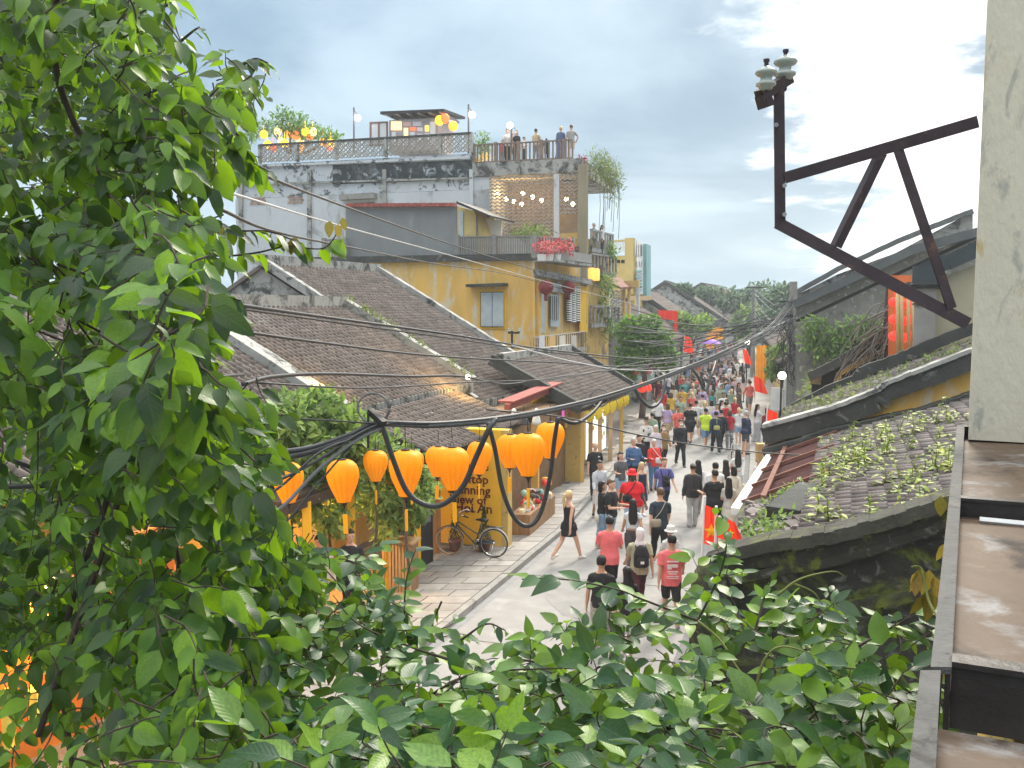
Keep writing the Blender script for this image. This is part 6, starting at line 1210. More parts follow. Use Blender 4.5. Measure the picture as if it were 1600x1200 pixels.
p = person('shorter person with shoulder length black hair nearest the awning edge', spot(1139, 746, 1.56), 170, 'stand', 'f', 1.56, 'light', ('long', 'black'), ('tshirt', (.6, .57, .52)), ('dress', (.62, .58, .5)), WH)
p = person('person with long black hair and raised arm in a white top, above the cream group', spot(1153, 701, 1.64), 176, 'up', 'f', 1.64, 'light', ('long', 'black'), ('crop', WH), ('trousers', (.5, .5, .5)), WH)
p = person('person in a pale striped top beside the white edge of the awning', spot(1186, 714, 1.60), 120, 'hold', 'f', 1.60, 'light', ('short', 'black'), ('tshirt', (.62, .6, .62)), ('shorts', BL), WH)
p = person('grey haired person in a navy jacket and shorts near the parked small bicycle', spot(1166, 641, 1.74), 100, 'stand', 'b', 1.74, 'light', ('short', 'grey'), ('jacket', NV), ('long_shorts', (.10, .10, .11)), BL)
p = person('person in a neon yellow T-shirt and blue shorts walking away', spot(1103, 635, 1.72), 178, 'walk', 'm', 1.72, 'mid', ('short', 'black'), ('oversize', (.62, .80, .06)), ('long_shorts', (.14, .25, .40)), WH)
p = person('person in a dark navy jacket with a yellow green bag', spot(1119, 641, 1.72), 180, 'walk2', 'm', 1.72, 'mid', ('short', 'black'), ('jacket', NV), ('trousers', BL), WH); sling('yellow green bag on the back of the navy jacket', p, (.38, .36, .12), 0, 1.0)
p = person('person in black with a white hem beside the yellow green bag', spot(1127, 637, 1.74), 184, 'walk', 'm', 1.74, 'light', ('short', 'black'), ('jacket', BL), ('trousers', BL), WH)
p = person('broad person in a black vest and shorts left of the neon T-shirt', spot(1079, 627, 1.80), 182, 'walk', 'b', 1.80, 'light', ('short', 'black'), ('tshirt', BL), ('long_shorts', BL), BL)
p = person('person in a white T-shirt behind the broad black vest', spot(1088, 624, 1.72), 180, 'walk2', 'm', 1.72, 'light', ('short', 'black'), ('tshirt', WH), ('long_shorts', GY), WH)
p = person('person with a black bob and white top beyond the neon T-shirt', spot(1112, 625, 1.62), 178, 'stand', 'f', 1.62, 'light', ('bob', 'black'), ('tshirt', (.66, .62, .58)), ('trousers', GY), WH)
p = person('person in white turning sideways beyond the two dark jackets', spot(1128, 623, 1.64), 90, 'walk', 'f', 1.64, 'light', ('long', 'black'), ('longsleeve', WH), ('skirt', GY), WH)
p = person('person with a white top and grey trousers taking a photo by the right kerb', spot(1184, 631, 1.66), 100, 'phone', 'f', 1.66, 'light', ('long', 'black'), ('tshirt', (.66, .64, .62)), ('wide_trousers', (.42, .42, .43)), WH)
p = person('person in a dark red top beside the grey trousers', spot(1198, 637, 1.64), 190, 'stand', 'f', 1.64, 'mid', ('bob', 'black'), ('longsleeve', (.22, .03, .04)), ('trousers', BL), BL)
FAR = [(1029, 591, 'm', 0, 'stand', (.10, .02, .03), ('trousers', BL), 'person in a dark red shirt and black trousers standing alone by the kerb'), (1069, 590, 'm', 180, 'walk', NV, ('long_shorts', BL), 'person in navy shirt and shorts, leftmost of the row walking away'), (1084, 590, 'm', 180, 'walk2', (.14, .15, .16), ('trousers', BL), 'person in grey shirt and black trousers in the row walking away'), (1099, 589, 'm', 180, 'stand', (.42, .42, .42), ('long_shorts', BL), 'person in a pale checked shirt and black shorts in the row'), (1115, 596, 'f', 175, 'walk', (.45, .47, .5), ('skirt', NV), 'person in a grey top and navy skirt with a pale bag'), (1126, 584, 'f', 182, 'walk2', (.16, .02, .03), ('dress', (.16, .02, .03)), 'person in a maroon dress in the row'), (1135, 590, 'm', 180, 'stand', BL, ('long_shorts', BL), 'person in black shirt and black shorts right of the maroon dress'), (1144, 600, 'f', 170, 'walk', WH, ('wide_trousers', DN), 'person in a white top and wide pale jeans'), (1155, 597, 'f', 60, 'hold', (.10, .10, .10), ('long_skirt', (.09, .09, .09)), 'person in a long charcoal dress beside the white top'), (1170, 592, 'm', 280, 'hold', (.60, .58, .55), ('trousers', (.07, .07, .07)), 'person in a white shirt and dark trousers by the pink flag'), (1160, 566, 'f', 180, 'stand', BL, ('robe', BL), 'person in a long black robe towering over the crowd'), (1145, 572, 'f', 180, 'stand', (.62, .55, .52), ('trousers', BL), 'person with a pale pink bag beside the black robe'), (1146, 568, 'f', 180, 'walk', BL, ('robe', BL), 'second person in a black robe left of the first')]
for x, y, ty, fc, ps_, c, bt_, lab in FAR: person(lab, spot(x, y, 1.7 if ty == 'm' else 1.64), fc, ps_, ty, 1.7 if ty == 'm' else 1.64, R.choice(['light', 'mid']), ('short' if ty == 'm' else 'long', 'black'), ('tshirt' if bt_[0] != 'robe' else 'longsleeve', c), bt_, R.choice([WH, BL]), features=False)
# the packed crowd farther on
PALC = [WH, BL, GY, NV, (.5, .1, .1), (.55, .5, .45), (.2, .3, .45), (.6, .55, .6), (.15, .12, .1), (.5, .35, .4), BL, (.35, .35, .4), WH]
PALN = ['white', 'black', 'grey', 'navy', 'red', 'beige', 'blue', 'lilac', 'brown', 'pink', 'black', 'slate', 'white']
n_c = 0
for i in range(170):
    d_ = R.uniform(51, 60) if i < 44 else R.uniform(60, 105); x = lerp(KX(d_)+.3, RX(d_)-.2, R.random()) if i % 6 else KX(d_) - R.uniform(.2, 1.2); ty = R.choice('mmff'); ci = R.randrange(len(PALC)); ps_ = R.choice(['walk', 'walk2', 'stand', 'hold'])
    person('distant person in a %s top within the packed crowd at the end of the street' % PALN[ci], (x, d_, 0 if i % 6 else .12), R.choice([180, 175, 186, 5, 0, 150, 20]), ps_, ty, R.uniform(1.55, 1.8), R.choice(['light', 'mid', 'tan']), (R.choice(['short', 'cap']) if ty == 'm' else R.choice(['long', 'bob']), 'black'), (R.choice(['tshirt', 'longsleeve']), PALC[ci]), (R.choice(['trousers', 'long_shorts', 'shorts'] if ty == 'm' else ['trousers', 'skirt', 'dress', 'shorts']), R.choice([BL, GY, NV, DN, BE])), R.choice([WH, BL]), group='distant walkers in the packed crowd', features=False)
# strollers between the two
TOPC = dict(white=WH, coral=(.70, .14, .12), teal=(.06, .28, .28), lilac=(.45, .35, .55), cream=(.62, .56, .45), mustard=(.6, .38, .05), crimson=(.5, .03, .05), sage=(.28, .36, .26)); BOTC = dict(black=BL, khaki=(.38, .31, .2), denim=DN, grey=GY)
cmb = [(a, b) for a in TOPC for b in BOTC]; R.shuffle(cmb); mid_n = 0
for d_ in [x_*.55 + 36 for x_ in range(27)]:
    x_ = lerp(KX(d_)+.3, RX(d_)-.3, (mid_n*.618+.13) % 1.0)
    if any((Vector(q.location)-Vector((x_, d_, 0))).length < .55 for q in PEOPLE): x_ += .6
    a_, b_ = cmb[mid_n]; ty = 'mf'[mid_n % 2]; kd = ('shorts', 'trousers', 'skirt')[mid_n % 3]; kd = 'trousers' if kd == 'skirt' and ty == 'm' else kd
    person('stroller in a %s top and %s %s in the middle distance of the street' % (a_, b_, kd), (x_, d_, 0), (182, 176, 4, 178, 350, 186)[mid_n % 6], ('walk', 'stand', 'walk2', 'hold', 'carry')[mid_n % 5], ty, 1.58 + .17*((mid_n*.37) % 1) + (.06 if ty == 'm' else 0), ('light', 'mid', 'tan')[mid_n % 3], ('short' if ty == 'm' else ('long', 'bob', 'bun', 'ponytail')[mid_n % 4], ('black', 'brown', 'black', 'blond')[mid_n % 4]), ('tshirt' if mid_n % 4 else 'longsleeve', TOPC[a_]), (kd if kd != 'shorts' or ty == 'f' else 'long_shorts', BOTC[b_]), WH, features=False); mid_n += 1
# people on the rooftop terrace
tz = 13.46
def roofp(px, back, *a, **k): p = LF.at(px, 478, -back); return person(a[0], (p.x, p.y, tz), *a[1:], group='people on the rooftop terrace', **k)
roofp(793, .9, 'person in a grey shirt with folded hands posing on the rooftop terrace', 5, 'hold', 'm', 1.82, 'light', ('short', 'black'), ('tshirt', (.45, .45, .46)), ('trousers', BL))
roofp(800, 1.3, 'person with one arm raised high for a photo on the rooftop terrace', -5, 'up', 'f', 1.72, 'light', ('short', 'blond'), ('tshirt', (.5, .2, .18)), ('trousers', GY))
roofp(807, .8, 'person with long black hair in a black T-shirt at the rooftop railing', 5, 'stand', 'f', 1.70, 'light', ('long', 'black'), ('tshirt', BL), ('trousers', BL))
roofp(785, 1.2, 'short person in red at the left end of the rooftop group', 20, 'stand', 'f', 1.3, 'light', ('short', 'black'), ('tshirt', (.55, .08, .08)), ('trousers', GY)); roofp(819, 1.1, 'person in white bending beside the black T-shirt on the rooftop', 60, 'hold', 'f', 1.4, 'light', ('short', 'black'), ('longsleeve', WH), ('trousers', BL))
roofp(837, 1.0, 'person in a beige shirt with arms folded on the rooftop terrace', 150, 'hold', 'm', 1.76, 'mid', ('short', 'black'), ('tshirt', (.50, .40, .25)), ('trousers', GY)); roofp(853, .8, 'small child in black at the rooftop railing', 175, 'stand', 'm', 1.2, 'light', ('short', 'black'), ('tshirt', BL), ('trousers', BL))
roofp(875, .9, 'person in a navy and white patterned dress at the rooftop corner', 178, 'stand', 'f', 1.78, 'light', ('short', 'blond'), ('tshirt', (.10, .13, .24)), ('robe', (.10, .13, .24))); roofp(891, .9, 'person in a checked grey shirt at the rooftop corner beside the patterned dress', 185, 'hips', 'm', 1.84, 'light', ('short', 'brown'), ('tshirt', (.36, .34, .32)), ('shorts', BE))
for x, y, lab, c in ((941, 352, 'person with long dark hair in white on the upper balcony of the tall building', WH), (928, 349, 'grey haired person sitting behind the dark balcony screen', (.3, .3, .32))):
    p = P(x, y, 49); person(lab, (p.x, p.y, p.z-1.62), 60, 'stand', 'f', 1.62, 'light', ('long' if x > 935 else 'short', 'black' if x > 935 else 'grey'), ('tshirt', c), ('trousers', BL), group='people on the balconies')
p = P(925, 480, 49); person('person in a white shirt leaning on the lower balcony with a phone', (p.x, p.y, p.z-1.66), -60, 'phone', 'm', 1.66, 'tan', ('short', 'black'), ('tshirt', WH), ('trousers', BL), group='people on the balconies')
# café: someone behind the counter and two figures by the entrance
p = P(606, 838, 18.3); person('person in a black T-shirt bent over the wooden counter in the cafe', (p.x, p.y, .16), 60, 'hold', 'm', 1.68, 'light', ('short', 'black'), ('tshirt', BL), ('trousers', BL), group='people at the cafe')
for x, d_, c, lab in ((548, 15.9, BL, 'person in black trousers standing among the leaves at the cafe entrance'), (500, 15.5, (.66, .56, .46), 'person in pale trousers standing among the leaves at the cafe entrance')):
    p = P(x, 900, d_); person(lab, (p.x, p.y, .16), 20, 'stand', 'm', 1.7, 'light', ('short', 'black'), ('longsleeve', c if c != BL else (.03, .03, .03)), ('trousers', c), group='people at the cafe')
for i, (x, y, c, lab) in enumerate(((250, 1150, (.75, .2, .35), 'person in a pink shirt glimpsed through the vine below'), (300, 1130, (.75, .5, .03), 'person in a yellow shirt glimpsed through the vine below'), (215, 1165, (.7, .4, .2), 'person in an orange shirt glimpsed through the vine below'), (690, 1120, (.75, .08, .05), 'person in red glimpsed between the leaves at the bottom'))):
    person(lab, spot(x, y-40, 1.62), R.choice([10, 170]), R.choice(['stand', 'walk', 'hold']), 'f', 1.62, 'light', ('long', 'black'), ('tshirt', c), ('trousers', BL), group='people below the vine')
# small parked bicycle in the far street
c2 = copy_tree(bi); c2.location = P(1148, 478, 34.5)*Vector((1, 1, 0)); c2.rotation_euler = (0, 0, rad(75)); c2.scale = (.85, .85, .85); c2['label'] = 'small dark bicycle held upright in the street beside the navy jacket'
# ================================================================== rooftop things
def roofpt(px, py, back=.5): return LF.at(px, py, -back)
hh = thing('rooftop_hut', 'small wooden rooftop hut with coloured lit panes and a dark slanted roof', 'hut', tuple(roofpt(640, 225, 1.0)))
hm = M('hut_wood', (.42, .38, .40), .8, .2, 4); h0 = roofpt(608, 236, 1.2); h1 = roofpt(684, 232, 1.2)
mb = MB(); mb.prism([roofpt(608, 238, 1.2), roofpt(684, 234, 1.2), roofpt(684, 184, 1.2), roofpt(608, 188, 1.2)], -LF.n*2.4); part('wall', mb, hm, hh)
mb = MB(); mb.prism([roofpt(594, 174, .7), roofpt(694, 170, .7), roofpt(694, 174, .7), roofpt(594, 178.5, .7)], -LF.n*3.4 + Vector((0, 0, .25))); part('roof', mb, blackiron, hh)
for k in range(6): mb = MB(); a = roofpt(602+k*17, 178-k*.7, .75); mb.beam(a, a - LF.n*3, .1, .12); part('rafter', mb, hm, hh)
PANES = [((.9, .55, .2), 1.2), ((.6, .4, .35), .1), ((.9, .6, .25), .9), ((.55, .5, .55), .1), ((.8, .15, .05), .7), ((.6, .55, .58), .15), ((.9, .6, .1), .9), ((.5, .5, .52), .1)]
i = 0
for rx0, ry0, rx1, ry1 in ((611, 190, 627, 203), (630, 190, 642, 197), (631, 200, 637, 213), (645, 190, 658, 197), (641, 199, 650, 204), (652, 199, 660, 205), (664, 196, 670, 205), (641, 206, 648, 216), (652, 209, 660, 222), (664, 208, 670, 218), (612, 206, 618, 226), (621, 214, 627, 228), (630, 216, 637, 228), (672, 190, 680, 226), (643, 219, 649, 228)):
    c_, e_ = PANES[i % 8] if i < 7 else ((.62, .60, .62), .12); mb = MB(); mb.prism([roofpt(rx0, ry1, 1.15), roofpt(rx1, ry1, 1.15), roofpt(rx1, ry0, 1.15), roofpt(rx0, ry0, 1.15)], -LF.n*.04); part('pane', mb, M('pane%d' % min(i, 7), c_, .3, .1, 3, emit=c_, estr=e_, bump=0), hh); i += 1
dw = thing('folding_frame', 'two pane white framed window panel standing beside the rooftop hut', 'window', tuple(roofpt(592, 232, 1.0)))
for x0, x1 in ((580, 591), (593, 604)):
    mb = MB(); mb.prism([roofpt(x0, 226, 1.0), roofpt(x1, 226, 1.0), roofpt(x1, 193, 1.0), roofpt(x0, 193, 1.0)], -LF.n*.03); part('pane', mb, M('milky', (.62, .64, .68), .4, .05), dw)
for a, b in (((579, 229), (579, 191)), ((592, 229), (592, 191)), ((605, 229), (605, 191)), ((578, 192), (606, 191)), ((578, 227), (606, 226))): mb = MB(); mb.beam(roofpt(*a, 1.0), roofpt(*b, 1.0), .09, .09, up=LF.n); part('frame', mb, M('frame_red', (.20, .12, .11), .7, .2), dw)
for x, lab in ((553, 'thin pole with a hanging lit bulb left of the rooftop hut'), (732, 'thin pole with a hanging lit bulb right of the rooftop hut'), (799, 'lit bulb on a short pole above the rooftop group')):
    t = thing('bulb_pole', lab, 'lamp', tuple(roofpt(x, 228, .4))); ty_ = 168 if x < 700 else (163 if x < 760 else 190); mb = MB(); mb.tube([roofpt(x, 240, .4), roofpt(x, ty_, .4)], .05, 6); part('pole', mb, greyiron, t)
    mb = MB(); mb.ball(roofpt(x+6 if x != 799 else x-2, ty_+(16 if x < 760 else 6), .4), .17, 8); part('bulb', mb, bulb_w, t); mb = MB(); mb.tube([roofpt(x, ty_+4, .4), roofpt(x+6, ty_+12, .4)], .02, 4); part('flex', mb, blackiron, t)
ol = [M('roof_lantern_%d' % i, c, .6, .1, 4, emit=c, estr=.9) for i, c in enumerate(((.95, .35, .03), (.95, .6, .03), (.9, .15, .04), (.95, .7, .3)))]
for i, (x, y) in enumerate(((412, 210), (418, 226), (427, 231), (440, 220), (451, 209), (445, 224), (462, 212), (469, 222), (469, 231), (477, 206), (484, 212), (489, 206), (505, 222), (517, 224), (515, 229), (434, 205))):
    mb = MB(); c = roofpt(x, y, R.uniform(.8, 2.5)); mb.ball(c, (.24, .24, .26), 10); mb.tube([c + Vector((0, 0, .26)), c + Vector((0, 0, .6))], .02, 4); single('rooftop_lantern', mb, ol[i % 4], '%s glowing lantern hanging in the rooftop tree at the left' % ('orange', 'yellow', 'red', 'cream')[i % 4], 'lantern', True, 'lanterns in the rooftop tree')
for i, (x, y) in enumerate(((687, 188), (695, 185), (708, 197))):
    mb = MB(); c = roofpt(x, y, 1.0); mb.ball(c, (.26, .26, .28), 10); single('rooftop_lantern', mb, ol[(1, 2, 0)[i]], ('yellow lantern at the right corner of the rooftop hut', 'red lantern beside the yellow one at the rooftop hut', 'orange lantern a little below, right of the rooftop hut')[i], 'lantern', True)
# ================================================================== foliage
def crown(parent, blobs, ll, mat, name='crown', up=1.0, kind='stuff', asp=.55, shell=.55):
    mb = MB(); uv = []
    for c, r, n in blobs:
        c = Vector(c); r = Vector((r, r, r)) if isinstance(r, (int, float)) else Vector(r)
        ph = R.uniform(0, 50)
        for i in range(n):
            d_ = Vector((R.gauss(0, 1), R.gauss(0, 1), R.gauss(0, 1))).normalized(); k = (shell + (1-shell)*R.random()) * (1 + .35*noise.noise(d_*2.2 + Vector((ph, 0, 0))))
            p = c + Vector((d_.x*r.x, d_.y*r.y, d_.z*r.z))*k
            a = (d_*.6 + Vector((R.gauss(0, .5), R.gauss(0, .5), R.gauss(0, .5)-.15))).normalized(); nn = (Vector((0, -.35, up)) + d_*.45 + Vector((R.gauss(0, .4), R.gauss(0, .4), R.gauss(0, .4)))).normalized()
            s_ = a.cross(nn)
            if s_.length < .1: continue
            s_.normalize(); nn = s_.cross(a); L_ = ll*R.uniform(.6, 1.25); w_ = L_*asp*.5
            mb.add([p, p + a*L_*.45 + s_*w_ + nn*w_*.35, p + a*L_, p + a*L_*.45 - s_*w_ + nn*w_*.35], [(0, 1, 2), (0, 2, 3)])
    return part(name, mb, mat, parent, False, fix=False, kind=kind)
def twigs(parent, segs, mat, name='branch'):
    for pts, r0, r1 in segs: mb = MB(); pts = catmull(pts, 4); mb.tube(pts, [lerp(r0, r1, i/(len(pts)-1)) for i in range(len(pts))], 6); part(name, mb, mat, parent, True)
bark = M('bark', (.13, .10, .075), .95, .3, 5)
lf_bush = leafmat('leaf_bush', (.08, .17, .035), (.14, .27, .055), (.26, .42, .08), (.26, .50, .07), .38, False, .6)
lf_lime = leafmat('leaf_lime', (.08, .17, .035), (.18, .31, .08), (.36, .46, .14), (.40, .58, .12), .40, False, .6)
lf_far = leafmat('leaf_far', (.08, .15, .085), (.13, .21, .12), (.19, .28, .13), (.10, .2, .08), .25, False, .7)
lf_grass = leafmat('leaf_grass', (.12, .17, .05), (.2, .26, .08), (.36, .38, .14), (.3, .4, .1), .35, False, .7)
def tree(label, cat, px, d_, blobs, ll, mat, name='tree', tr=.18, n_br=4, base_z=0):
    b = P(px, 478, d_); t = thing(name, label, cat, (b.x, b.y, base_z)); bl = [(P(x, y, d_+dy), (rx/FOC*d_, ry_ if (ry_ := rx/FOC*d_*.9) else 0, rz/FOC*d_), n) for x, y, dy, rx, rz, n in blobs]
    crown(t, bl, ll, mat); top = bl[0][0]; r0 = Vector((b.x, b.y, base_z)); twigs(t, [([r0, lerp(r0, top, .5) + Vector((.1, 0, 0)), top], tr, tr*.5)], bark, 'trunk')
    twigs(t, [([lerp(r0, top, .6), lerp(lerp(r0, top, .6), q[0], .5) + Vector((0, 0, .15)), q[0]], tr*.45, tr*.12) for q in bl[1:1+n_br]], bark); return t
tree('bushy bright green tree on the left of the street beyond the corner shop', 'tree', 1005, 46, [(1005, 535, 0, 30, 32, 900), (985, 520, -.5, 22, 22, 600), (1030, 540, 0, 22, 24, 600), (1040, 560, .3, 18, 18, 450), (985, 560, -.6, 24, 22, 600), (1012, 508, 0, 22, 16, 420), (970, 590, -.6, 22, 16, 350)], .30, lf_bush)
tree('pale green feathery bush above the crowd on the left', 'tree', 1080, 68, [(1080, 510, 0, 26, 14, 700), (1065, 500, 0, 16, 12, 300), (1100, 505, 1, 16, 12, 300)], .35, lf_lime, 'bush')
tree('dark green tree behind the concrete pole', 'tree', 1262, 47, [(1262, 512, 0, 16, 26, 700), (1272, 535, 0, 12, 16, 300), (1248, 530, 0, 12, 18, 300)], .38, lf_far)
tree('yellow green bush at the foot of the concrete pole', 'bush', 1222, 47, [(1222, 560, 0, 22, 22, 700), (1240, 575, -1, 14, 18, 300), (1208, 580, 0, 12, 12, 200)], .28, lf_lime, 'bush', .06)
for i, (x, y, rx, rz, d_, lab) in enumerate(((1105, 462, 22, 14, 120, 'rounded far tree at the left of the slim pole'), (1150, 470, 26, 18, 115, 'far tree just left of the slim pole'), (1195, 462, 34, 22, 110, 'broad far tree between the two poles'), (1222, 470, 24, 26, 95, 'far tree close behind the concrete pole'), (1170, 505, 24, 26, 85, 'pale far tree below the slim pole cross arm'), (1200, 510, 22, 24, 80, 'far shrub mass beside the right hand row'), (1068, 455, 14, 10, 105, 'small far tree over the dark ridge'))):
    tree(lab, 'tree', x, d_, [(x, y, 0, rx, rz, 700), (x-rx*.5, y+4, 0, rx*.6, rz*.7, 260), (x+rx*.5, y+3, 0, rx*.6, rz*.7, 260)], .6, lf_far if i not in (4,) else lf_lime, 'far_tree', .3, 2)
mb = MB(); pc_ = P(1127, 448, 118); pt_ = thing('palm_tree', 'small distant palm rising above the end of the street', 'palm', (pc_.x, pc_.y, 0)); part('trunk', MB().tube([(pc_.x, pc_.y, 0), (pc_.x+.3, pc_.y, pc_.z*.6), tuple(pc_)], .15, 6), bark, pt_)
for i in range(12):
    a = i/12*6.28; d_ = Vector((math.cos(a), math.sin(a), 0)); vs = []
    for k in range(6): u = k/5; p = pc_ + d_*1.5*u + Vector((0, 0, .6*u - 1.5*u*u)); w_ = .22*(1-u*.8); s_ = Vector((-d_.y, d_.x, 0)); vs += [p + s_*w_ - Vector((0, 0, w_*.7)), p, p - s_*w_ - Vector((0, 0, w_*.7))]
    part('frond', MB().add(vs, [(k*3+j, k*3+j+1, k*3+j+4, k*3+j+3) for k in range(5) for j in range(2)]), lf_far, pt_, fix=False)
# plants of the buildings
def plant(label, cat, blobs, ll, mat, name='plant', asp=.4, shell=.2):
    t = thing(name, label, cat, tuple(blobs[0][0])); crown(t, blobs, ll, mat, 'foliage', asp=asp, shell=shell); return t
plant('rooftop tree full of lanterns above the lattice parapet', 'tree', [(roofpt(452, 195, 2), (1.5, 1, .8), 800), (roofpt(480, 205, 2), (1.2, 1, .5), 560), (roofpt(505, 212, 2), (1.1, 1, .4), 260), (roofpt(415, 198, 2), (.9, .8, .5), 180), (roofpt(522, 216, 2), (.6, .6, .4), 120), (roofpt(440, 175, 2), (.7, .5, .5), 90)], .28, lf_bush, 'rooftop_tree')
bt_ = bpy.data.objects['rooftop_tree']; twigs(bt_, [([roofpt(x0, 240, 2), roofpt((x0+x1)/2, (240+y1)/2+4, 2), roofpt(x1, y1, 2)], .09, .03) for x0, x1, y1 in ((455, 425, 205), (455, 452, 192), (470, 488, 205), (475, 512, 214), (450, 440, 185))], bark)
plant('spiky palm at the left end of the rooftop', 'plant', [(roofpt(392, 205, 2), (.7, .7, .8), 160)], .7, lf_bush, asp=.12, shell=.0)
plant('trailing green plants spilling over the terrace corner towards the street', 'plant', [(Vector((4.5+.33*k, 47.4+.75*k, 13.35 - .15*k)), (.75, .7, .75), 420) for k in range(4)] + [(Vector((5.6, 50, 12.4)), (.6, .7, .9), 260)], .26, lf_grass, 'hanging_plant', .2)
ht = thing('hanging_tendrils', 'thin green tendrils dangling from the terrace corner', 'plant', (5.2, 50, 12)); 
for i in range(12):
    p = Vector((R.uniform(4.6, 5.9), R.uniform(48, 51), 12.6)); L_ = R.uniform(1.0, 3.2); mb = MB(); mb.tube([p, p + Vector((.05, 0, -L_*.5)), p + Vector((0, .05, -L_))], .018, 4); part('tendril', mb, lf_grass, ht, fix=False)
plant('round clipped shrub behind the rooftop railing', 'shrub', [(roofpt(754, 228, 1.0), (.55, .5, .85), 420)], .2, lf_bush, 'shrub'); plant('yellow flowers with an added glow behind the rooftop railing', 'flowers', [(roofpt(752, 252, .7), (.7, .4, .4), 160)], .22, M('yellow_flower', (.85, .55, .02), .7, .1, 3, emit=(1, .6, .05), estr=.3), 'flowers')  # yellow petals are given a faint glow in their material
plant('red flowers at the rooftop corner post', 'flowers', [(roofpt(909, 250, .2), (.35, .3, .25), 110)], .16, M('red_flower', (.45, .02, .04), .7, .2, 3), 'flowers')
plant('feathery green bush on the roof of the yellow building', 'plant', [(P(828, 364, 43), (.95, .6, .42), 420)], .28, lf_lime, 'bush', .25); plant('pale green plant hanging off the upper street balcony', 'plant', [(P(954, 392, 50), (.55, .6, .45), 200)], .25, lf_bush)
fp = plant('pink red potted flowers along the corner balustrade', 'flowers', [(EF.at(x, 386, .9), (.4, .35, .32), 110) for x in (846, 856, 867, 877, 888)], .2, M('pink_flower', (.55, .11, .11), .7, .3, 3, island=.3), 'flowers')
for x in (846, 858, 870): mb = MB(); p = EF.at(x, 402, .9); mb.lathe([(.16, -.15), (.2, .12), (.17, .12), (.1, .1)], p, 10); single('flower_pot', mb, whitep, '%s white pot of pink flowers on the balcony ledge' % {846: 'first', 858: 'second', 870: 'third'}[x], 'pot')
plant('climbing plant trailing down beside the lower street balcony', 'plant', [(P(x, y, 49.5), (.5, .4, .6), 160) for x, y in ((948, 445), (944, 470), (940, 495), (952, 515))], .26, lf_bush, 'climbing_plant', .3); plant('bright green fern below the orange cylinder lanterns', 'plant', [(P(946, 438, 48.5), (.55, .4, .35), 120)], .5, lf_lime, 'fern', .15)
for x, lab in ((848, 'first dark red lantern under the storey band of the yellow building'), (883, 'second dark red lantern under the storey band, by the pierced screen')): mb = MB(); c = EF.at(x+5, 449, .5); mb.ball(c, (.34, .34, .32), 12); mb.box(c - Vector((0, 0, .45)), (.16, .16, .3)); single('dark_red_lantern', mb, M('dark_red', (.23, .03, .03), .6, .2, 6), lab, 'lantern', True)
# climbing plant over the café veranda
vp = thing('veranda_creeper', 'dense light green creeper covering the cafe veranda behind the orange lanterns', 'creeper', tuple(P(560, 800, 17)))
vb = []
for x, y, rx, rz, n in ((450, 650, 34, 36, 420), (500, 640, 40, 34, 520), (545, 670, 36, 38, 520), (480, 700, 40, 44, 620), (540, 730, 46, 44, 640), (600, 715, 44, 34, 520), (640, 740, 36, 36, 420), (590, 775, 40, 34, 420), (470, 770, 40, 44, 480), (660, 770, 26, 30, 260), (640, 800, 22, 30, 200), (520, 800, 34, 36, 320), (430, 730, 34, 60, 420), (420, 800, 34, 40, 300), (605, 820, 22, 22, 120), (560, 690, 34, 30, 260)):
    d_ = 16.6 + (x-540)*.012 + R.uniform(-.4, .4); vb.append((P(x, y, d_), (rx/FOC*d_, .75, rz/FOC*d_), int(n*1.25)))
crown(vp, vb, .20, lf_lime, 'foliage', .7, asp=.5, shell=.35)
twigs(vp, [([P(x, 900, 16.8), P(x+R.uniform(-12, 12), 800, 16.7), P(x+R.uniform(-25, 25), 690, 16.6)], .035, .012) for x in (455, 520, 585, 640)], bark, 'stem')
# mossy weeds on the old roofs
def weeds(label, fn, n, ll, mat, sz=.06):
    bl = [(fn(), (R.uniform(.7, 1.3)*sz, R.uniform(.7, 1.3)*sz, sz*.8), R.randint(5, 10)) for i in range(n)]; t = MB
    q = crown(None, bl, ll, mat, 'roof_weeds', asp=.4, shell=0.1); q['label'] = label; return q
def on_roof(e0, e1, run, rise, v=VR, t=(0, 1), s=(0, 1), lift=.06):
    e0, e1 = Vector(e0), Vector(e1); return lambda: lerp(e0, e1, R.uniform(*s)) + (v*run + Vector((0, 0, rise)))*R.uniform(*t) + Vector((0, 0, lift))
weeds('small weeds and lichen tufts over the second mossy roof on the right', on_roof((5.0, 17.35, 3.2), (6.95, 22.4, 3.3), 4.6, 2.0), 520, .12, lf_grass, .07); weeds('yellow green weeds over the root grown third roof', on_roof((8.9, 27.2, 3.05), (12.2, 36.5, 3.1), 4.2, 1.9), 700, .24, lf_grass, .15)
weeds('green plants along the foot of the grey lichen gable', lambda: RP4.at(R.uniform(1262, 1400), 0, .4).xy.to_3d() + Vector((0, -.6, P(1300, R.uniform(500, 560), 35).z)), 160, .30, lf_lime, .25)
weeds('pale weeds on the ridge and verge between the brown roofs', lambda: lerp(Vector((-5.2, 27.8, 6.1)), Vector((-1.2, 26.4, 3.8)), R.random()) + Vector((0, -.1, .12)), 40, .14, lf_grass, .08)
ar = on_roof((2.85, 8.78, 3.48), (5.85, 16.72, 3.42), 2.8, .93, lift=.0)
weeds('weeds along the broken eave above the black gable wall', lambda: lerp(Vector((2.2, 9.0, 3.27)), Vector((3.9, 12.3, 3.40)), R.random()) + Vector((R.uniform(-.1, .4), 0, R.uniform(0, .08))), 90, .10, lf_lime, .10)
weeds('tiny green sprouts spread over the near mossy roof', ar, 260, .07, lf_lime, .045)
lf_seed = leafmat('leaf_seedling', (.10, .18, .02), (.24, .32, .025), (.42, .44, .05), (.38, .52, .10), .4, False, .55)
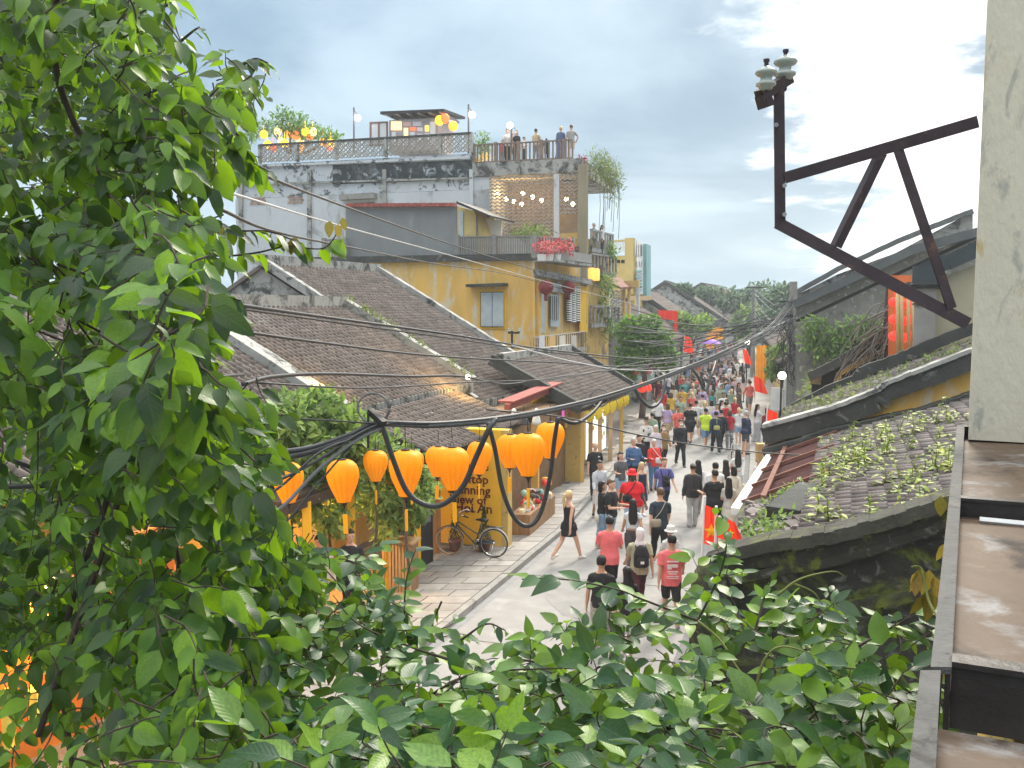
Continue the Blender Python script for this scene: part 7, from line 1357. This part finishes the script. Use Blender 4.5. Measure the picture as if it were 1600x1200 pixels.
def leaf_geo(L_=1., W_=.5, curl=.25, fold=.25, wave=.04, tip=1.0, n=5):
    vs, uv, fs = [], [], []
    for i in range(n+1):
        u = i/n; w_ = W_*.5*(math.sin(math.pi*min(1, u**.82*1.0))**.75 if 0 < u < 1 else 0.0); w_ *= (1 - .25*u*tip); z = -curl*u*u; wv = wave*math.sin(u*11)
        vs += [Vector((-w_, u*L_, z*L_ + fold*w_ + wv)), Vector((0, u*L_, z*L_)), Vector((w_, u*L_, z*L_ + fold*w_ - wv*.7))]; uv += [(.5-w_/W_, u), (.5, u), (.5+w_/W_, u)]
    for i in range(n):
        for j in range(2): fs.append((i*3+j, i*3+j+1, i*3+j+4, i*3+j+3))
    return vs, uv, fs
VAR = [leaf_geo(1, .62, .20, .22, .02), leaf_geo(1, .54, .38, .12, .035), leaf_geo(1, .68, .10, .30, .015), leaf_geo(1, .58, .50, .22, .03), leaf_geo(1, .50, -.08, .26, .025)]
def with_uv(m, uvs):
    l = m.uv_layers.new(name='UVMap')
    for lp_ in m.loops: l.data[lp_.index].uv = uvs[lp_.vertex_index]
    return m
def leaf_meshes(mat, nm='leaf'):
    r = []
    for vs, uv, fs in VAR:
        m = bpy.data.meshes.new(nm); m.from_pydata([tuple(v) for v in vs], [], fs); m.materials.append(mat); m.shade_smooth(); r.append(with_uv(m, uv))
    return r
def lmat(p, tipdir, nrm, size):
    a = tipdir.normalized(); s_ = a.cross(nrm); s_ = s_.normalized() if s_.length > .05 else a.orthogonal().normalized(); nn = s_.cross(a)
    return Matrix((s_, a, nn)).transposed().to_4x4() * 1, p, size
def foliage(parent, leaves, mat, nind=300, big=None):
    """leaves: (point, tip direction, normal, length); the largest in view become parts, the rest one joined part"""
    ms = leaf_meshes(mat); org = WL[parent.name]; leaves = sorted(leaves, key=big or (lambda q: (q[0]-CAM).length/q[3])); V, U, Fc = [], [], []
    for i, (p, a, nn, L_) in enumerate(leaves):
        m, _, _ = lmat(p, a, nn, L_); vi = R.randrange(len(VAR))
        if i < nind:
            o = obj('leaf', ms[vi], parent); o.matrix_basis = Matrix.Translation(p-org) @ m @ Matrix.Diagonal((L_*R.uniform(.85, 1.15), L_, L_, 1))
        else:
            o_ = len(V); vs, uv, fs = VAR[vi]; m3 = m.to_3x3(); V += [p - org + (m3 @ v)*L_ for v in vs]; U += uv; Fc += [tuple(k+o_ for k in f_) for f_ in fs]
    if V:
        me = bpy.data.meshes.new('foliage'); me.from_pydata([tuple(v) for v in V], [], Fc); me.materials.append(mat); me.shade_smooth(); with_uv(me, U); q = obj('foliage', me, parent); q['kind'] = 'stuff'
def inpoly(x, y, poly):
    c = False; j = len(poly)-1
    for i in range(len(poly)):
        xi, yi = poly[i]; xj, yj = poly[j]
        if (yi > y) != (yj > y) and x < (xj-xi)*(y-yi)/(yj-yi)+xi: c = not c
        j = i
    return c
# seedlings on the near roof: one by one
sp_mesh = []
for k in range(4):
    mb = MB(); mb.tube([(0, 0, 0), (R.uniform(-.02, .02), 0, .10), (R.uniform(-.03, .03), R.uniform(-.02, .02), .2)], [.005, .004, .002], 4); uvs = [(.5, .0)]*len(mb.v)
    for i in range(9 if k else 6):
        a = i*2.4 + R.random(); z = .05 + .16*i/9; d_ = Vector((math.cos(a), math.sin(a), R.uniform(-.1, .5))); m, _, _ = lmat(None, d_, Vector((0, 0, 1)), 1); vs, uv, fs = VAR[i % 5]; L_ = R.uniform(.055, .10)*(1-.03*i); mb.add([Vector((0, 0, z)) + (m.to_3x3() @ v)*L_ for v in vs], fs)
    me = mb.mesh('seedling', lf_seed, True); sp_mesh.append(me)
ar2 = on_roof((2.85, 8.78, 3.48), (5.85, 16.72, 3.42), 2.8, .93, lift=-.01)
for i in range(480):
    p = ar2()
    rr_ = (p-Vector((2.7, 8.85, 3.4))).dot(VR)/3.3
    dens = noise.noise(p*.9)*1.2 + (.32 if 9.6 < p.y < 14 else -.12) - rr_*.55 + R.uniform(-.15, .2)
    if dens < -.05: continue
    o = obj('seedling', sp_mesh[i % 4], None, p); o.rotation_euler = (R.uniform(-.2, .2), R.uniform(-.2, .2), R.uniform(0, 6.3)); s_ = R.uniform(.6, 1.7)*(1.15 if dens > .25 else .75); o.scale = (s_, s_, s_*R.uniform(.8, 1.3)); props(o, 'yellow green seedling sprouting between the mossy tiles of the near roof', 'plant', 'seedlings on the near mossy roof')
# ================================================================== the hanging vine on the left and the creeper at the bottom
vine_leaf = leafmat('vine_leaf', (.008, .032, .014), (.02, .07, .02), (.12, .24, .02), (.36, .64, .015), .42, True, .43, .40)
creep_leaf = leafmat('creeper_leaf', (.012, .048, .022), (.034, .105, .036), (.17, .29, .03), (.30, .54, .02), .34, True, .42, .32)
young_leaf = leafmat('young_leaf', (.16, .14, .03), (.27, .24, .05), (.34, .20, .05), (.42, .34, .06), .35, True, .4)
stem_m = M('vine_stem', (.055, .042, .032), .85, .35, 12); stem_g = M('green_stem', (.15, .17, .05), .7, .3, 12)
POLA = [(-60, -60), (235, -60), (250, 5), (275, 55), (330, 95), (395, 100), (415, 135), (395, 170), (345, 168), (372, 205), (395, 240), (360, 262), (318, 238), (285, 262), (262, 240), (246, 262), (262, 320), (325, 345), (350, 375), (322, 400), (300, 430), (330, 470), (322, 520), (300, 560), (350, 600), (410, 612), (440, 655), (425, 720), (400, 770), (440, 830), (500, 850), (540, 890), (480, 930), (440, 1260), (-60, 1260)]
SPARSE = [([(-60, 395), (150, 385), (235, 430), (230, 560), (120, 620), (-60, 600)], .55), ([(-60, 600), (110, 600), (140, 660), (120, 770), (-60, 760)], .45), ([(-60, 1020), (130, 1030), (170, 1260), (-60, 1260)], .16), ([(150, 1080), (330, 1090), (400, 1260), (150, 1260)], .38), ([(190, 780), (330, 790), (330, 880), (190, 880)], .5)]
def da(x, y): return 3.05 + .55*math.sin(x*.013+1) + .45*math.sin(y*.009) + (y-600)*.0002
leavesA, stemsA = [], []
def twig(p, d_, n, L_, out, stems, droop=.5, face=None, rs=.0035):
    pts = [p]; q = p.copy(); dd = d_.normalized(); step = .035*L_/.1
    for i in range(n):
        dd = (dd + Vector((R.gauss(0, .16), R.gauss(0, .16), R.gauss(0, .16) - .05))).normalized(); q = q + dd*step; pts.append(q.copy())
        sd = dd.cross(Vector((0, 0, 1))); sd = sd.normalized() if sd.length > .1 else Vector((1, 0, 0)); sd = sd if i % 2 else -sd
        a = (dd*.45 + sd*.8 + Vector((R.gauss(0, .25), R.gauss(0, .25), R.gauss(0, .2) - droop))).normalized()
        nn = (Vector((0, 0, 1)) + (face or Vector((0, -.35, 0))) + Vector((R.gauss(0, .4), R.gauss(0, .4), R.gauss(0, .3)))).normalized()
        out.append((q.copy() + a*.012, a, nn, L_*R.uniform(.65, 1.15)))
    out.append((q, (dd + Vector((0, 0, -droop*.5))).normalized(), Vector((R.gauss(0, .3), -.3, 1)).normalized(), L_*R.uniform(.8, 1.1)))
    stems.append((pts, rs, rs*.5))
tries = 0
while len(leavesA) < 12500 and tries < 50000:
    tries += 1; x, y = R.uniform(-50, 545), R.uniform(-50, 1250)
    if not inpoly(x, y, POLA): continue
    w_ = 1.0
    for pg, k in SPARSE:
        if inpoly(x, y, pg): w_ = k
    if noise.noise(Vector((x*.011, y*.011, 3.3))) < -.28: w_ *= .35
    if R.random() > w_: continue
    d_ = da(x, y) + R.uniform(-.4, 1.0) + (R.uniform(.3, 1.6) if tries % 3 == 0 else 0); p = P(x, y, d_); out_ = Vector((R.uniform(-.3, .7), R.uniform(-.8, .2), R.uniform(-.5, .35))); edge = not inpoly(x+45, y, POLA)
    twig(p - out_.normalized()*.08, out_, R.randint(3, 5), R.uniform(.070, .118)*(.85 if edge else 1), leavesA, stemsA, R.uniform(.35, .95), Vector((0, -.95, 0)))
# the shoots that reach out to the right
def shoot(pxs, n, L_, out, stems, droop=.5, lime=False):
    pts = catmull([P(*q) for q in pxs], 6); stems.append((pts, .006, .0025))
    for i in range(n):
        t = (i+.5)/n; k = min(len(pts)-2, int(t*(len(pts)-1))); p = lerp(pts[k], pts[k+1], R.random()); dd = (pts[k+1]-pts[k]).normalized(); sd = Vector((0, 0, 1)).cross(dd).normalized()*(1 if i % 2 else -1)
        a = (dd*.5 + sd*.5 + Vector((R.gauss(0, .25), R.gauss(0, .3), R.gauss(0, .25)-droop))).normalized(); out.append((p, a, Vector((R.gauss(0, .35), R.uniform(-.7, .1), .9)).normalized(), L_*R.uniform(.7, 1.1)))
for pxs, n, L_ in (([(300, 395, 3.2), (350, 400, 3.3), (400, 395, 3.4), (450, 385, 3.4), (505, 388, 3.5), (530, 360, 3.5)], 20, .085), ([(330, 345, 3.1), (370, 360, 3.2), (420, 362, 3.3), (470, 380, 3.4)], 14, .085), ([(345, 190, 3.0), (375, 215, 3.0), (392, 250, 3.1), (420, 268, 3.1)], 10, .095), ([(300, 470, 3.0), (340, 460, 3.1), (375, 470, 3.1)], 9, .09), ([(240, 20, 3.0), (265, 5, 3.0), (285, -15, 3.0)], 5, .085), ([(270, 75, 3.0), (300, 50, 3.0), (312, 42, 3.0)], 5, .07), ([(380, 100, 3.0), (400, 92, 3.0), (418, 98, 3.0)], 6, .08), ([(250, 270, 3), (275, 300, 3), (300, 320, 3)], 8, .09)): shoot(pxs, n, L_, leavesA, stemsA)
va = thing('climbing_vine', 'large glossy leaved vine hanging down the whole left side of the view', 'vine', tuple(P(150, 600, 3.6)))
foliage(va, leavesA, vine_leaf)
yl = []; 
for x, y in ((515, 345), (528, 350), (535, 340), (455, 375), (462, 370), (345, 345)): yl.append((P(x, y, 3.45), Vector((R.uniform(-.5, .5), -.2, -1)), Vector((R.uniform(-.5, .5), -1, .4)), R.uniform(.05, .075)))
ms = leaf_meshes(young_leaf)
for p, a, nn, L_ in yl: m, _, _ = lmat(p, a, nn, L_); o = obj('young_leaf', ms[0], va); o.matrix_basis = Matrix.Translation(p-WL[va.name]) @ m @ Matrix.Scale(L_, 4); o['label'] = 'bronze yellow young leaf'
mb = MB()
for pts, r0, r1 in stemsA: mb.tube(pts, [lerp(r0, r1, i/(len(pts)-1)) for i in range(len(pts))], 4, False)
part('twigs', mb, stem_m, va, kind='stuff')
for i in range(34):        # the bare tangle and the long woody stems
    if i < 22: x0, y0 = R.uniform(-20, 160), R.uniform(380, 520); x1, y1 = x0 + R.uniform(60, 240), y0 + R.uniform(40, 190)
    else: x0, y0 = R.uniform(-20, 200), R.uniform(640, 1000); x1, y1 = x0 + R.uniform(-60, 160), y0 + R.uniform(100, 260)
    d_ = R.uniform(3.2, 4.3); pts = catmull([P(x0, y0, d_), P((x0+x1)/2 + R.uniform(-25, 25), (y0+y1)/2 + R.uniform(-20, 20), d_+R.uniform(-.15, .15)), P(x1, y1, d_)], 7); r = R.uniform(.003, .008); mb = MB(); mb.tube(pts, [r*(1-.85*k/len(pts)) for k in range(len(pts))], 5); part('stem', mb, stem_m, va, True)
for pts in ([(120, 1250, 3.6), (100, 1000, 3.7), (190, 700, 3.7), (205, 420, 3.6), (90, 120, 3.6), (95, -60, 3.5)], [(300, 1250, 3.3), (285, 900, 3.6), (195, 640, 3.8), (140, 350, 3.7)], [(60, 1150, 3.4), (190, 760, 3.5), (205, 560, 3.6), (290, 420, 3.5)]):
    mb = MB(); q = catmull([P(*a) for a in pts], 8); mb.tube(q, .013, 7); part('main_stem', mb, stem_m, va, True)
for (x0, y0, x1, y1, d_), lab in (((-30, 700, 130, 752, 4.0), 'black wire crossing behind the vine, nearest the top'), ((-30, 762, 210, 745, 4.0), 'thick black pipe running behind the vine at the left edge'), ((-30, 872, 230, 812, 4.2), 'pair of dark cables slanting up through the vine'), ((-30, 620, 180, 605, 4.3), 'dark wire behind the bare twigs of the vine')):
    mb = MB(); mb.tube(catmull([P(x0, y0, d_), P((x0+x1)/2, (y0+y1)/2+4, d_), P(x1, y1, d_+.3), P(x1+200, y1-20, d_+3)], 6), .012, 6); single('black_wire', mb, wire_m, lab, 'wire', True)
# creeper along the bottom
POLC = [(400, 880), (470, 850), (560, 872), (590, 930), (650, 950), (690, 985), (770, 1000), (870, 985), (930, 965), (1000, 980), (1060, 985), (1085, 930), (1110, 885), (1160, 880), (1200, 915), (1270, 950), (1340, 972), (1400, 975), (1450, 990), (1440, 1060), (1425, 1260), (380, 1260)]
leavesC, stemsC = [], []; tries = 0
def dc(x, y): return 4.4 - (y-880)/320*2.0
while len(leavesC) < 4100 and tries < 16000:
    tries += 1; x, y = R.uniform(380, 1450), R.uniform(850, 1255)
    if not inpoly(x, y, POLC): continue
    k = noise.noise(Vector((x*.009, y*.012, 8.1)))
    if k < -.10 and R.random() < .85: continue
    if 640 < x < 960 and 960 < y < 1130 and R.random() < .3: continue
    d_ = dc(x, y) + R.uniform(-.3, .7); p = P(x, y, d_)
    if x > 1300: d_ = min(d_, 3.9); p = P(x, y, d_)
    twig(p, Vector((R.gauss(0, .8), R.gauss(-.1, .6), R.uniform(-.1, .8))), R.randint(3, 5), R.uniform(.075, .125), leavesC, stemsC, R.uniform(.05, .5), Vector((0, -.75, 0)))
for pxs, n, L_ in (([(1090, 970, 3.6), (1000, 935, 3.55), (960, 920, 3.5), (880, 905, 3.4), (815, 905, 3.4)], 15, .13), ([(1090, 970, 3.6), (1110, 930, 3.6), (1130, 880, 3.6), (1135, 830, 3.6), (1122, 792, 3.6)], 13, .10), ([(640, 1010, 3.8), (632, 960, 3.8), (636, 900, 3.85), (650, 858, 3.9)], 13, .11), ([(690, 940, 3.8), (668, 985, 3.8), (640, 1000, 3.7)], 5, .09), ([(560, 1000, 3.7), (540, 930, 3.7), (500, 880, 3.7)], 9, .10), ([(1180, 985, 3.6), (1195, 930, 3.7), (1205, 905, 3.7)], 8, .08), ([(1340, 1010, 3.3), (1385, 985, 3.3), (1400, 975, 3.3)], 6, .07), ([(720, 1000, 3.6), (760, 975, 3.6), (790, 985, 3.6)], 6, .07)): shoot(pxs, n, L_, leavesC, stemsC, .2)
vc = thing('creeper', 'dense leafy creeper spread along the bottom edge below the street', 'creeper', tuple(P(900, 1100, 3.2))); foliage(vc, leavesC, creep_leaf)
mb = MB()
for pts, r0, r1 in stemsC: mb.tube(pts, [lerp(r0, r1, i/(len(pts)-1)) for i in range(len(pts))], 4, False)
part('twigs', mb, stem_m, vc, kind='stuff')
for pts, mt in (([(1090, 970, 3.55), (1125, 1000, 3.5), (1150, 1040, 3.4), (1185, 1085, 3.3), (1200, 1130, 3.2)], stem_g), ([(1180, 1080, 3.2), (1195, 1030, 3.2), (1225, 1010, 3.2), (1290, 1030, 3.2)], stem_g), ([(640, 1110, 3.2), (700, 1070, 3.2), (760, 1050, 3.2), (900, 1045, 3.2), (935, 1060, 3.2)], stem_m), ([(830, 1195, 2.7), (900, 1165, 2.7), (985, 1153, 2.7)], stem_m), ([(890, 1165, 2.7), (960, 1180, 2.7), (1020, 1230, 2.6)], stem_m), ([(1240, 1150, 2.7), (1290, 1100, 2.8), (1360, 1060, 2.9)], stem_m), ([(1300, 1210, 2.4), (1370, 1165, 2.5), (1430, 1120, 2.6)], stem_g), ([(620, 1110, 3.2), (540, 1105, 3.2), (450, 1110, 3.3), (300, 1160, 3.2), (130, 1190, 3.0)], stem_m), ([(700, 1030, 3.4), (640, 1010, 3.4), (560, 975, 3.5), (520, 930, 3.6)], stem_m), ([(1215, 930, 3.6), (1250, 905, 3.6), (1300, 893, 3.6), (1320, 900, 3.6)], stem_g), ([(1240, 912, 3.6), (1270, 925, 3.6), (1285, 945, 3.6)], stem_g), ([(800, 1030, 3.5), (840, 1035, 3.5), (880, 1050, 3.5), (830, 1085, 3.4)], stem_m)):
    mb = MB(); q = catmull([P(*a) for a in pts], 7); mb.tube(q, [.0065*(1-.8*k/len(q)) for k in range(len(q))], 6); part('stem', mb, mt, vc, True)
# bronze leaves hanging along the tray, and red berries
yt = thing('bronze_leaf_spray', 'drooping bronze yellow young leaves beside the left edge of the metal tray', 'plant', tuple(P(1445, 900, 3.0)))
mb = MB(); mb.tube(catmull([P(1478, 985, 2.6), P(1452, 940, 2.8), P(1440, 890, 2.9), P(1425, 885, 2.9)], 6), .004, 5); part('stem', mb, stem_g, yt)
for x, y, k in ((1440, 886, 1.1), (1452, 890, 1.1), (1434, 892, 1.0), (1460, 900, .9), (1446, 922, 1.2), (1456, 925, 1.2), (1440, 930, .9), (1470, 775, .9), (1466, 1010, 1.0), (1478, 1030, .9), (1474, 850, .8)):
    m, _, _ = lmat(None, Vector((R.uniform(-.3, .3), -.1, -1)), Vector((R.uniform(-.6, .3), -1, .2)), 1); o = obj('young_leaf', ms[R.randrange(5)], yt); L_ = .085*k; o.matrix_basis = Matrix.Translation(P(x, y, 2.9 if y > 860 else 3.2)-WL[yt.name]) @ m @ Matrix.Scale(L_, 4)
fr = thing('red_flower_spike', 'small hanging spike of red flowers among the bottom leaves', 'flower', tuple(P(695, 1120, 3.0)))
for k in range(11): mb = MB(); mb.ball(P(693+R.uniform(-5, 5), 1098+k*4.6, 3.0), (.010, .010, .012), 7); part('floret', mb, M('floret', (.75, .07, .05), .5, .2, 20), fr, True)
# ------------------------------------------------------------------ a little damp air
hz_m = bpy.data.materials.new('haze'); hz_m.use_nodes = True; t_ = hz_m.node_tree; t_.nodes.clear(); o_ = N(t_, 'ShaderNodeOutputMaterial'); v_ = N(t_, 'ShaderNodeVolumePrincipled')
v_.inputs['Color'].default_value = (.86, .93, .97, 1); v_.inputs['Density'].default_value = .0010; v_.inputs['Anisotropy'].default_value = .2; t_.links.new(v_.outputs[0], o_.inputs['Volume'])
mb = MB(); mb.box((20, 100, 13.0), (320, 330, 30.0)); mb.v = [Vector(v) for v in mb.v]; hzo = part('haze', mb, hz_m, None, kind='stuff')
bpy.data.scenes.remove(TMP)
